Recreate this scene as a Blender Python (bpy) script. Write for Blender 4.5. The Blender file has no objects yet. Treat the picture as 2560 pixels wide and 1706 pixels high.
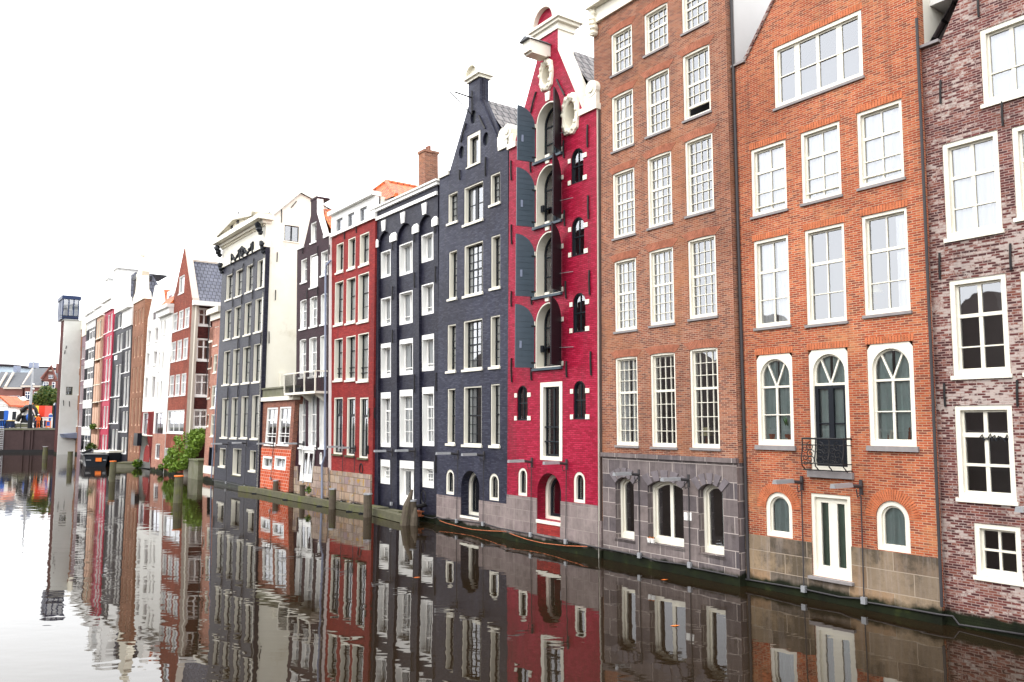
import bpy, math, random
from mathutils import Vector, geometry
random.seed(7)
scene = bpy.context.scene
COL = scene.collection
# ------------------------------------------------------------------ camera model (photo 2560 x 1706)
F, CX, CY, YH, CH = 2050.0, 1280.0, 853.0, 1057.0, 4.4
TH = math.atan((YH - CY) / F)
CAMP = Vector((0, 0, CH))
REG = dict(a=(1820, 0, .51034), b=(1820, 800, .51034), c=(1240, 0, .48485), d=(1080, 700, .47818), e=(720, 380, .30618),
           f=(720, 860, .30618), g=(500, 450, .25514), h=(400, 820, .28066), i=(100, 650, .1615), j=(0, 880, .2423),
           k=(2100, 1300, .25886), l=(1640, 1200, .25886), m=(1180, 1150, .22319), n=(780, 1100, .22319), o=(480, 1050, .1913),
           p=(150, 1040, .1913), q=(1100, 150, .19139), r=(400, 600, .19139), s=(300, 680, .17225), t=(180, 690, .15949),
           u=(180, 930, .15949), v=(0, 890, .1658), w=(1300, 20, .1913), x=(640, 820, .15302), y=(2000, 1060, .10204), z=(0, 0, 1.0))
def px(k, x, y):
    r = REG[k]; return r[0] + x * r[2], r[1] + y * r[2]
def ray(x, y):
    a = (x - CX) / F; b = -(y - CY) / F
    return Vector((a, math.cos(TH) - b * math.sin(TH), math.sin(TH) + b * math.cos(TH)))
def ground(k, x, y, z=0.0):
    r = ray(*px(k, x, y)); return CAMP + r * ((z - CH) / r.z)
def at_depth(k, x, y, Y):
    r = ray(*px(k, x, y)); return CAMP + r * (Y / r.y)
# ------------------------------------------------------------------ materials
def newmat(name):
    m = bpy.data.materials.new(name); m.use_nodes = True
    nt = m.node_tree; nt.nodes.clear()
    o = nt.nodes.new('ShaderNodeOutputMaterial'); b = nt.nodes.new('ShaderNodeBsdfPrincipled')
    nt.links.new(b.outputs[0], o.inputs[0])
    return m, nt, b
class NT:
    def __init__(s, nt): s.nt = nt
    def n(s, t, **kw):
        nd = s.nt.nodes.new('ShaderNode' + t)
        for k, v in kw.items(): setattr(nd, k, v)
        return nd
    def l(s, a, b): s.nt.links.new(a, b)
    def noise(s, scale, detail=4, vec=None, rough=.55):
        nd = s.n('TexNoise'); nd.inputs['Scale'].default_value = scale; nd.inputs['Detail'].default_value = detail
        nd.inputs['Roughness'].default_value = rough
        if vec: s.l(vec, nd.inputs['Vector'])
        return nd.outputs['Fac']
    def ramp(s, fac, stops, interp='LINEAR'):
        nd = s.n('ValToRGB'); cr = nd.color_ramp; cr.interpolation = interp
        while len(cr.elements) > 1: cr.elements.remove(cr.elements[-1])
        cr.elements[0].position = stops[0][0]; cr.elements[0].color = (*c3(stops[0][1]), 1)
        for p, c in stops[1:]:
            e = cr.elements.new(p); e.color = (*c3(c), 1)
        s.l(fac, nd.inputs[0]); return nd.outputs[0]
    def mix(s, fac, a, b, mode='MIX'):
        nd = s.n('MixRGB', blend_type=mode)
        for i, v in ((0, fac), (1, a), (2, b)):
            if isinstance(v, (int, float)): nd.inputs[i].default_value = v if i == 0 else (v, v, v, 1)
            elif isinstance(v, tuple): nd.inputs[i].default_value = (*v, 1)
            else: s.l(v, nd.inputs[i])
        return nd.outputs[0]
    def math(s, op, a, b=0.0, clamp=False):
        nd = s.n('Math', operation=op, use_clamp=clamp)
        for i, v in ((0, a), (1, b)):
            if isinstance(v, (int, float)): nd.inputs[i].default_value = v
            else: s.l(v, nd.inputs[i])
        return nd.outputs[0]
    def bump(s, h, strength, dist, b):
        nd = s.n('Bump'); nd.inputs['Strength'].default_value = strength; nd.inputs['Distance'].default_value = dist
        s.l(h, nd.inputs['Height']); s.l(nd.outputs[0], b.inputs['Normal'])
def c3(c): return (c, c, c) if isinstance(c, (int, float)) else c
def posz(N):
    g = N.n('NewGeometry'); sp = N.n('SeparateXYZ'); N.l(g.outputs['Position'], sp.inputs[0]); return g.outputs['Position'], sp.outputs['Z']
def algae(N, col, pos, z, top=.38):
    nz = N.noise(1.7, 5, pos)
    e = N.math('ADD', z, N.math('MULTIPLY', N.math('SUBTRACT', nz, .5), .5))
    f = N.ramp(e, [(0.0, 1), (top - .12, 1), (top, 0)])
    col = N.mix(f, col, N.ramp(nz, [(.35, (.006, .007, .004)), (.6, (.012, .016, .006)), (.75, (.045, .055, .015))]))
    return col
def brick(name, cols, mortar, bw=.21, bh=.066, ms=.009, bump=.5, rough=.85, var=.34, blotch=None, wet=True, offs=.5, efflo=None):
    m, nt, b = newmat(name); N = NT(nt)
    uv = N.n('UVMap').outputs[0]; pos, z = posz(N)
    br = N.n('TexBrick', offset=offs); br.inputs['Color1'].default_value = (0, 0, 0, 1); br.inputs['Color2'].default_value = (1, 1, 1, 1)
    br.inputs['Mortar'].default_value = (.5, .5, .5, 1)
    for k, v in (('Scale', 1), ('Mortar Size', ms), ('Mortar Smooth', .2), ('Bias', 0), ('Brick Width', bw), ('Row Height', bh)): br.inputs[k].default_value = v
    wob = N.n('VectorMath', operation='MULTIPLY_ADD'); nzc = N.n('TexNoise'); nzc.inputs['Scale'].default_value = 3.0
    N.l(pos, nzc.inputs['Vector']); N.l(nzc.outputs['Color'], wob.inputs[0]); wob.inputs[1].default_value = (.014, .014, 0); N.l(uv, wob.inputs[2])
    N.l(wob.outputs[0], br.inputs['Vector'])
    k = len(cols)
    c = N.ramp(br.outputs['Color'], [((i + .001) / k, cc) for i, cc in enumerate(cols)], 'CONSTANT')
    nz = N.noise(.45, 6, pos, .65); nf = N.noise(9, 4, pos)
    c = N.mix(N.math('MULTIPLY', br.outputs['Fac'], 1), c, mortar)
    c = N.mix(var, c, N.ramp(nz, [(.3, .25), (.5, .5), (.7, .8)]), 'OVERLAY')
    c = N.mix(var * .8, c, N.ramp(nf, [(.3, .3), (.7, .7)]), 'OVERLAY')
    if blotch:
        bc, bs, lo, hi = blotch
        nb = N.noise(bs, 5, wob.outputs[0], .7)
        c = N.mix(N.ramp(nb, [(lo, 0), (hi, .85)]), c, bc)
    c = N.mix(N.ramp(N.noise(.2, 5, pos, .6), [(.48, 0), (.68, .55)]), c, N.mix(1.0, c, (.62, .55, .55), 'MULTIPLY'))
    if efflo:
        e = N.math('ADD', N.math('ADD', N.math('MULTIPLY', N.noise(.55, 4, pos, .6), 1.15), N.math('MULTIPLY', br.outputs['Color'], .42)), N.math('MULTIPLY', N.noise(13, 3, pos, .7), .60))
        c = N.mix(N.ramp(N.math('MULTIPLY', e, .5), [(.567, 0), (.625, .85)]), c, efflo)
    # weathering streaks running down
    st = N.n('Mapping'); st.inputs['Scale'].default_value = (1.6, .12, 1); N.l(uv, st.inputs[0])
    c = N.mix(N.ramp(N.noise(1.3, 5, st.outputs[0], .7), [(.50, 0), (.78, .45)]), c, (.04, .035, .035))
    c = N.mix(1.0, c, (.85, .84, .84), 'MULTIPLY')
    if wet: c = algae(N, c, pos, z)
    N.l(c, b.inputs['Base Color']); b.inputs['Roughness'].default_value = rough; b.inputs['Specular IOR Level'].default_value = .14
    h = N.math('ADD', N.math('SUBTRACT', 1.0, br.outputs['Fac']), N.math('MULTIPLY', N.noise(25, 3, pos), .5))
    N.bump(h, bump, .012, b)
    return m
def stone(name, cols, joint, bw=.85, bh=.42, ms=.012, wet=True, dirt=(.05, .045, .035), dirtlo=.5, lichen=False):
    m, nt, b = newmat(name); N = NT(nt)
    uv = N.n('UVMap').outputs[0]; pos, z = posz(N)
    br = N.n('TexBrick', offset=.42); br.inputs['Color1'].default_value = (0, 0, 0, 1); br.inputs['Color2'].default_value = (1, 1, 1, 1)
    for k, v in (('Scale', 1), ('Mortar Size', ms), ('Mortar Smooth', .1), ('Bias', 0), ('Brick Width', bw), ('Row Height', bh)): br.inputs[k].default_value = v
    N.l(uv, br.inputs['Vector'])
    c = N.ramp(br.outputs['Color'], [(i / max(1, len(cols) - 1), cc) for i, cc in enumerate(cols)])
    c = N.mix(.5, c, N.ramp(N.noise(2.2, 8, pos, .7), [(.3, .2), (.5, .5), (.7, .85)]), 'OVERLAY')
    c = N.mix(N.ramp(N.noise(1.1, 9, pos, .72), [(dirtlo, 0), (dirtlo + .14, .8)]), c, dirt)
    if lichen: c = N.mix(N.ramp(N.noise(2.3, 6, pos, .7), [(.56, 0), (.62, .9)]), c, (.42, .25, .03))
    st = N.n('Mapping'); st.inputs['Scale'].default_value = (3.5, .2, 1); N.l(uv, st.inputs[0])
    c = N.mix(N.ramp(N.noise(1.5, 6, st.outputs[0], .7), [(.5, 0), (.72, .45)]), c, (.4, .36, .34))
    c = N.mix(br.outputs['Fac'], c, joint)
    c = N.mix(1.0, c, (.86, .82, .80), 'MULTIPLY')
    if wet: c = algae(N, c, pos, z)
    N.l(c, b.inputs['Base Color']); b.inputs['Roughness'].default_value = .85; b.inputs['Specular IOR Level'].default_value = .15
    h = N.math('ADD', N.math('SUBTRACT', 1.0, br.outputs['Fac']), N.math('MULTIPLY', N.noise(14, 6, pos, .7), .6))
    N.bump(h, .5, .02, b); return m
def plain(name, col, rough=.55, var=.12, sc=3.0, metal=0.0, bump=.0, dirt=None):
    m, nt, b = newmat(name); N = NT(nt); pos, z = posz(N)
    c = N.mix(var, col, N.ramp(N.noise(sc, 6, pos, .65), [(.3, .2), (.5, .5), (.7, .8)]), 'OVERLAY')
    if dirt: c = N.mix(N.ramp(N.noise(sc * .35, 8, pos, .7), [(dirt[1], 0), (dirt[1] + .16, dirt[2])]), c, dirt[0])
    N.l(c, b.inputs['Base Color']); b.inputs['Roughness'].default_value = rough; b.inputs['Metallic'].default_value = metal; b.inputs['Specular IOR Level'].default_value = .25
    if bump: N.bump(N.noise(sc * 6, 5, pos), bump, .01, b)
    return m
def tiles(name, col, col2, bw=.24, bh=.3, dark=(.02, .02, .02)):
    m, nt, b = newmat(name); N = NT(nt); pos, z = posz(N); uv = N.n('UVMap').outputs[0]
    br = N.n('TexBrick', offset=.5); br.inputs['Color1'].default_value = (*col, 1); br.inputs['Color2'].default_value = (*col2, 1)
    br.inputs['Mortar'].default_value = (*dark, 1)
    for k, v in (('Scale', 1), ('Mortar Size', .032), ('Mortar Smooth', .3), ('Brick Width', bw), ('Row Height', bh)): br.inputs[k].default_value = v
    N.l(uv, br.inputs['Vector'])
    c = N.mix(.35, br.outputs['Color'], N.ramp(N.noise(2.0, 6, pos), [(.3, .2), (.7, .8)]), 'OVERLAY')
    N.l(c, b.inputs['Base Color']); b.inputs['Roughness'].default_value = .6
    wv = N.n('TexWave', wave_type='BANDS', bands_direction='X'); wv.inputs['Scale'].default_value = .314 / bw; N.l(uv, wv.inputs['Vector'])
    N.bump(N.math('ADD', wv.outputs['Fac'], N.math('MULTIPLY', br.outputs['Fac'], -.8)), .8, .05, b); return m
def glassmat(name, tint=(.91, .925, .97), wob=.015):
    m = bpy.data.materials.new(name); m.use_nodes = True; nt = m.node_tree; nt.nodes.clear(); N = NT(nt)
    o = N.n('OutputMaterial'); mx = N.n('MixShader'); tr = N.n('BsdfTransparent'); gl = N.n('BsdfGlossy'); fr = N.n('Fresnel')
    gl.inputs['Roughness'].default_value = .01; gl.inputs['Color'].default_value = (*tint, 1); tr.inputs['Color'].default_value = (.95, .97, .97, 1)
    fr.inputs['IOR'].default_value = 1.55
    pos, z = posz(N)
    bp = N.n('Bump'); bp.inputs['Strength'].default_value = wob; bp.inputs['Distance'].default_value = .05
    N.l(N.noise(1.6, 2, pos), bp.inputs['Height']); N.l(bp.outputs[0], gl.inputs['Normal'])
    N.l(N.math('ADD', N.math('MULTIPLY', fr.outputs[0], 1.35), .19, True), mx.inputs[0]); N.l(tr.outputs[0], mx.inputs[1]); N.l(gl.outputs[0], mx.inputs[2]); N.l(mx.outputs[0], o.inputs[0])
    return m
M = {}
M['glass'] = glassmat('window_glass')
M['white'] = plain('white_paint', (.76, .725, .625), .45, .10, 4, dirt=((.45, .40, .30), .60, .35))
M['white2'] = plain('bright_white_paint', (.84, .83, .80), .45, .08, 4)
M['plaster'] = plain('cream_plaster', (.76, .73, .64), .8, .12, 1.2, bump=.2, dirt=((.42, .36, .24), .58, .45))
M['greywall'] = plain('grey_white_plaster', (.58, .58, .55), .85, .15, .6, bump=.2, dirt=((.40, .40, .38), .56, .5))
M['panel'] = plain('pale_grey_cladding', (.58, .57, .56), .6, .06, 1)
M['black'] = plain('black_paint', (.010, .012, .017), .35, .1, 4)
M['iron'] = plain('black_iron', (.016, .015, .016), .5, .1, 8)
M['teal'] = plain('slate_blue_shutter_paint', (.060, .082, .105), .38, .12, 3)
M['purple'] = plain('dark_shutter_back', (.018, .012, .016), .5, .1, 3)
M['steel'] = plain('galvanised_steel', (.38, .39, .41), .4, .15, 6, .5)
M['conduit'] = plain('dark_conduit', (.045, .042, .045), .5, .15, 6)
M['grey_sill'] = plain('bluestone_sill', (.24, .22, .22), .75, .2, 5, bump=.2)
M['pipe'] = plain('painted_blue_grey_pipe', (.22, .25, .34), .45, .15, 4)
M['curtain'] = plain('white_net_curtain', (.86, .88, .89), .9, .1, 3)
M['curtain_teal'] = plain('sea_green_curtain', (.50, .62, .60), .9, .2, 3)
M['curtain_green'] = plain('dark_green_curtain', (.20, .32, .24), .9, .2, 3)
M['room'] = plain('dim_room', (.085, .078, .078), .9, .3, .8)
M['stonewhite'] = plain('white_carved_stone', (.80, .75, .62), .7, .18, 6, bump=.5, dirt=((.40, .33, .2), .58, .4))
M['orange_b'] = brick('orange_brick', [(.34, .062, .028), (.43, .088, .036), (.49, .115, .046), (.38, .072, .031), (.52, .150, .064), (.23, .055, .034)], (.50, .31, .20), ms=.010, bh=.056, bw=.20, blotch=((.62, .30, .14), .7, .55, .78))
M['brown_b'] = brick('brown_red_brick', [(.20, .060, .038), (.30, .095, .054), (.36, .130, .072), (.25, .075, .045), (.15, .055, .044), (.34, .15, .095)], (.42, .28, .20), ms=.010, bh=.056, bw=.20, blotch=((.40, .17, .08), .5, .5, .75))
M['mottled_b'] = brick('mottled_purple_brick', [(.10, .032, .033), (.16, .050, .045), (.075, .028, .03), (.20, .068, .05), (.24, .10, .08), (.13, .036, .036)], (.36, .26, .23), bw=.18, bh=.056, ms=.009, efflo=(.52, .45, .41))
M['red_p'] = brick('crimson_painted_brick', [(.33, .010, .036), (.43, .016, .054), (.38, .012, .044), (.47, .024, .066)], (.25, .007, .028), rough=.45, var=.16, bump=1.0)
M['char_p'] = brick('charcoal_painted_brick', [(.030, .032, .056), (.046, .049, .080), (.038, .040, .066), (.064, .067, .10)], (.020, .022, .042), rough=.42, var=.22, bump=1.0)
M['char2_p'] = brick('blue_black_painted_brick', [(.018, .018, .034), (.030, .031, .050), (.023, .024, .042), (.040, .041, .064)], (.012, .012, .026), rough=.42, var=.22, bump=1.0)
M['redb'] = brick('deep_red_brick', [(.30, .030, .028), (.36, .040, .034), (.26, .025, .024)], (.22, .03, .03), rough=.7, var=.2)
M['plum_p'] = brick('plum_black_painted_brick', [(.042, .014, .022), (.052, .018, .028), (.034, .012, .018)], (.022, .012, .018), rough=.6, var=.15, bump=.7)
M['smallb'] = brick('brown_small_brick', [(.24, .075, .05), (.30, .10, .065), (.18, .055, .04)], (.40, .27, .2))
M['orangep'] = brick('orange_red_painted_block', [(.62, .10, .035), (.68, .13, .05), (.55, .085, .03)], (.75, .50, .40), bw=.36, bh=.2, ms=.016, wet=True)
M['pinkb'] = brick('salmon_pink_brick', [(.46, .20, .14), (.52, .25, .18), (.40, .17, .12)], (.48, .30, .24))
M['rust_b'] = brick('russet_brick', [(.25, .05, .032), (.32, .075, .045), (.20, .04, .028)], (.30, .13, .09), blotch=((.45, .2, .13), 1.0, .58, .75))
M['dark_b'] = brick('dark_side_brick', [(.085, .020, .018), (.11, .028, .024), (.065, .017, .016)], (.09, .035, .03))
M['tan_b'] = brick('tan_brown_brick', [(.30, .14, .085), (.34, .17, .10), (.26, .12, .075)], (.33, .18, .12))
M['peach'] = plain('peach_render', (.56, .35, .25), .8, .15, 2)
M['crimson'] = plain('crimson_render', (.40, .018, .055), .6, .12, 2)
M['blackr'] = plain('near_black_render', (.024, .022, .030), .6, .15, 2)
M['mauve'] = plain('mauve_render', (.22, .15, .17), .8, .15, 2)
M['whiter'] = plain('white_render', (.78, .77, .73), .7, .10, 1.5)
M['brownside'] = plain('brown_side_plaster', (.085, .062, .055), .85, .15, 1.2, bump=.3)
M['stone45'] = stone('mauve_grey_plinth', [(.20, .165, .165), (.27, .23, .225), (.24, .20, .20)], (.36, .32, .30), .62, .40, .008, dirtlo=.60)
M['stone3'] = stone('dark_grey_ashlar', [(.095, .085, .095), (.15, .13, .135), (.20, .17, .165)], (.46, .42, .40), .95, .46, .012, dirtlo=.58)
M['stone2'] = stone('weathered_beige_stone', [(.13, .105, .085), (.38, .29, .19), (.19, .16, .13), (.36, .24, .14), (.26, .22, .17)], (.40, .34, .27), 1.15, .5, .01, dirtlo=.44)
M['stone7'] = stone('rubble_stone', [(.20, .15, .14), (.40, .33, .27), (.27, .20, .21), (.44, .36, .27), (.33, .22, .16)], (.20, .15, .11), .62, .40, .02, dirtlo=.56, lichen=True)
M['tile_d'] = tiles('dark_roof_tile', (.13, .115, .12), (.20, .18, .175), .34, .42, (.012, .012, .014))
M['tile_o'] = tiles('orange_roof_tile', (.66, .15, .035), (.52, .10, .028), .36, .42, (.16, .03, .012))
M['tile_s'] = tiles('slate_roof_tile', (.085, .09, .125), (.115, .12, .155), .36, .44, (.010, .010, .018))
M['slate'] = plain('grey_slate', (.10, .105, .115), .7, .2, 1.5)
M['wood'] = plain('weathered_wood', (.085, .068, .05), .85, .35, 5, bump=.6, dirt=((.10, .12, .04), .56, .6))
M['mossy'] = plain('mossy_timber', (.10, .095, .060), .9, .35, 3, bump=.6, dirt=((.12, .135, .030), .5, .8))
M['leaf'] = plain('ivy_leaf', (.15, .24, .030), .5, .5, 1.5)
M['leafd'] = plain('dark_leaf', (.032, .075, .014), .5, .4, 1.5)
M['leaf2'] = plain('yellow_green_leaf', (.105, .125, .024), .55, .4, .8)
M['concrete'] = plain('algae_concrete', (.17, .165, .12), .9, .3, 1, bump=.3, dirt=((.085, .10, .035), .5, .8))
M['quaystone'] = plain('dark_quay_brick', (.058, .036, .036), .85, .3, .8, bump=.4, dirt=((.02, .015, .015), .55, .7))
M['orange'] = plain('orange_plastic', (.75, .17, .025), .5, .05, 2)
M['safety'] = plain('orange_workwear', (.85, .15, .02), .8, .05, 2)
M['truck_red'] = plain('red_box_body', (.66, .045, .02), .45, .05, 2)
M['yellow'] = plain('yellow_paint', (.75, .50, .05), .5, .05, 2)
M['blue'] = plain('blue_paint', (.02, .10, .42), .45, .1, 2)
M['navy'] = plain('navy_paint', (.012, .025, .075), .45, .1, 2)
M['skin'] = plain('skin', (.45, .26, .18), .6, .05, 2)
M['sandstone'] = plain('pale_sandstone', (.50, .44, .38), .8, .1, 2)
M['stationglass'] = plain('blue_roof_glazing', (.42, .50, .58), .25, .15, .15)
M['stationb'] = plain('station_red_brick', (.17, .07, .058), .85, .15, .8)
M['hull'] = plain('dark_hull_paint', (.016, .019, .024), .25, .1, 2)
M['canvas'] = plain('grey_boat_canvas', (.17, .175, .165), .8, .15, 2)
M['canvas_tan'] = plain('tan_boat_canvas', (.28, .19, .13), .8, .15, 2)
M['rust'] = plain('rusty_iron', (.22, .065, .025), .8, .3, 6)
M['plant'] = plain('house_plant', (.05, .14, .03), .5, .3, 6)
M['opp'] = plain('opposite_bank_facades', (.075, .058, .052), .8, .4, .12)
# ------------------------------------------------------------------ mesh building
class MB:
    def __init__(s): s.v = []; s.f = []; s.mi = []
    def face(s, pts, mi=0):
        b = len(s.v); s.v.extend(Vector(p) for p in pts); s.f.append(tuple(range(b, b + len(pts)))); s.mi.append(mi)
    def box8(s, p, mi=0):        # p: 8 corners, bottom 4 then top 4
        b = len(s.v); s.v.extend(Vector(x) for x in p)
        for q in ((0, 3, 2, 1), (4, 5, 6, 7), (0, 1, 5, 4), (1, 2, 6, 5), (2, 3, 7, 6), (3, 0, 4, 7)):
            s.f.append(tuple(b + i for i in q)); s.mi.append(mi)
    def box(s, fr, u0, u1, v0, v1, w0, w1, mi=0):
        s.box8([fr.P(u0, v0, w1), fr.P(u1, v0, w1), fr.P(u1, v0, w0), fr.P(u0, v0, w0), fr.P(u0, v1, w1), fr.P(u1, v1, w1), fr.P(u1, v1, w0), fr.P(u0, v1, w0)], mi)
    def ring(s, A, B, mi=0):     # two loops of equal length
        n = len(A)
        for i in range(n):
            j = (i + 1) % n
            if (Vector(A[i]) - Vector(A[j])).length < 1e-6 and (Vector(B[i]) - Vector(B[j])).length < 1e-6: continue
            s.face([A[i], A[j], B[j], B[i]], mi)
    def tube(s, pts, r, n=8, mi=0, caps=True):
        pts = [Vector(p) for p in pts]; rs = r if isinstance(r, (list, tuple)) else [r] * len(pts); rings = []
        for i, p in enumerate(pts):
            t = (pts[min(i + 1, len(pts) - 1)] - pts[max(i - 1, 0)]).normalized()
            a = t.cross(Vector((0, 0, 1)) if abs(t.z) < .9 else Vector((1, 0, 0))).normalized(); b = t.cross(a)
            k = len(s.v); rings.append(k)
            for j in range(n): s.v.append(p + (a * math.cos(2 * math.pi * j / n) + b * math.sin(2 * math.pi * j / n)) * rs[i])
        for a, b in zip(rings, rings[1:]):
            for j in range(n): s.f.append((a + j, a + (j + 1) % n, b + (j + 1) % n, b + j)); s.mi.append(mi)
        if caps:
            s.f.append(tuple(rings[0] + j for j in range(n))); s.mi.append(mi)
            s.f.append(tuple(rings[-1] + j for j in range(n))); s.mi.append(mi)
    def blob(s, c, rx, ry, rz, seg=10, rgs=6, mi=0, jit=0.0):
        c = Vector(c); rows = []
        for i in range(rgs + 1):
            t = math.pi * i / rgs; row = []
            for j in range(seg):
                a = 2 * math.pi * j / seg; k = 1 + random.uniform(-jit, jit)
                row.append(len(s.v)); s.v.append(c + Vector((rx * math.sin(t) * math.cos(a) * k, ry * math.sin(t) * math.sin(a) * k, rz * math.cos(t) * k)))
            rows.append(row)
        for a, b in zip(rows, rows[1:]):
            for j in range(seg): s.f.append((a[j], a[(j + 1) % seg], b[(j + 1) % seg], b[j])); s.mi.append(mi)
    def build(s, name, mats, parent=None, smooth=False, loc=None):
        if not isinstance(mats, (list, tuple)): mats = [mats]
        off = Vector(parent_loc(parent)) if parent else (Vector(loc) if loc is not None else Vector((0, 0, 0)))
        me = bpy.data.meshes.new(name)
        me.from_pydata([tuple(v - off) for v in s.v], [], s.f)
        for m in mats: me.materials.append(M[m] if isinstance(m, str) else m)
        uvl = me.uv_layers.new(name='UVMap')
        for p, mi in zip(me.polygons, s.mi):
            p.material_index = mi; p.use_smooth = smooth
            nn = p.normal
            t = Vector((0, 0, 1)).cross(nn)
            t = t.normalized() if t.length > .05 else Vector((1, 0, 0))
            bb = nn.cross(t)
            for li in p.loop_indices:
                q = s.v[me.loops[li].vertex_index]; uvl.data[li].uv = (q.dot(t), q.dot(bb))
        ob = bpy.data.objects.new(name, me); COL.objects.link(ob)
        if parent: ob.parent = parent
        elif loc is not None: ob.location = off
        return ob
def parent_loc(o):
    v = Vector((0, 0, 0))
    while o: v = v + o.location; o = o.parent
    return v
def thing(name, label, cat, loc, group=None):
    o = bpy.data.objects.new(name, None); o.empty_display_size = .3; COL.objects.link(o); o.location = loc
    return tag(o, label, cat, group)
def tag(o, label, cat, group=None):
    o['label'] = label; o['category'] = cat
    if group: o['group'] = group
    return o
def kind(o, k): o['kind'] = k; return o
# ------------------------------------------------------------------ facade planes
A0 = Vector((0.70, 30.65))
class Frame:
    def __init__(s, O, d, n, sh=0.0): s.O = Vector(O); s.d = Vector(d); s.n = Vector(n); s.s = sh
    def P(s, u, v, w=0.0):
        q = s.O + s.d * (u + s.s * v) + s.n * w; return Vector((q.x, q.y, v))
    def raw(s, k, x, y, w=0.0):
        r = ray(*px(k, x, y)); O = s.O + s.n * w
        t = O.dot(s.n) / Vector((r.x, r.y)).dot(s.n)
        q = Vector((r.x * t, r.y * t)); return (q - O).dot(s.d), CH + r.z * t
    def uv(s, k, x, y, w=0.0):
        U, v = s.raw(k, x, y, w); return U - s.s * v, v
    def lean(s, top, bot):
        a, b = s.raw(*top), s.raw(*bot); s.s = (a[0] - b[0]) / (a[1] - b[1]); return s
def row_frame(ang, off, top=None, bot=None):
    a = math.radians(ang); d = (math.sin(a), -math.cos(a)); n = (-math.cos(a), -math.sin(a))
    f = Frame(A0 + Vector(n) * off, d, n)
    if top: f.lean(top, bot)
    return f
def side_frame(fr, u):   # plane through the right edge, running back from the facade
    return Frame(fr.O + fr.d * u, -fr.n, fr.d)
def arc(u0, u1, v1, r, n=14):
    a = (u1 - u0) / 2; uc = (u0 + u1) / 2; R = (a * a + r * r) / (2 * r); vc = v1 - R
    t = math.asin(min(1, a / R)); t = t if r <= a else math.pi - t
    return [(uc + R * math.sin(t - 2 * t * i / n), vc + R * math.cos(t - 2 * t * i / n)) for i in range(n + 1)]
def loop(u0, u1, v0, v1, rise=0.0):
    if not rise: return [(u0, v0), (u1, v0), (u1, v1), (u0, v1)]
    return [(u0, v0), (u1, v0)] + arc(u0, u1, v1, rise)
def rectloop(u0, u1, v0, v1, inner, spring):   # rectangle sampled radially so it pairs with an arched inner loop
    out = [(u0, v0), (u1, v0)]; uc = (u0 + u1) / 2
    for (a, b) in inner[2:]:
        du, dv = a - uc, max(0, b - spring)
        k = min((u1 - uc) / abs(du) if abs(du) > 1e-6 else 9e9, (v1 - spring) / dv if dv > 1e-6 else 9e9)
        out.append((uc + du * k, spring + dv * k))
    return out
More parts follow.
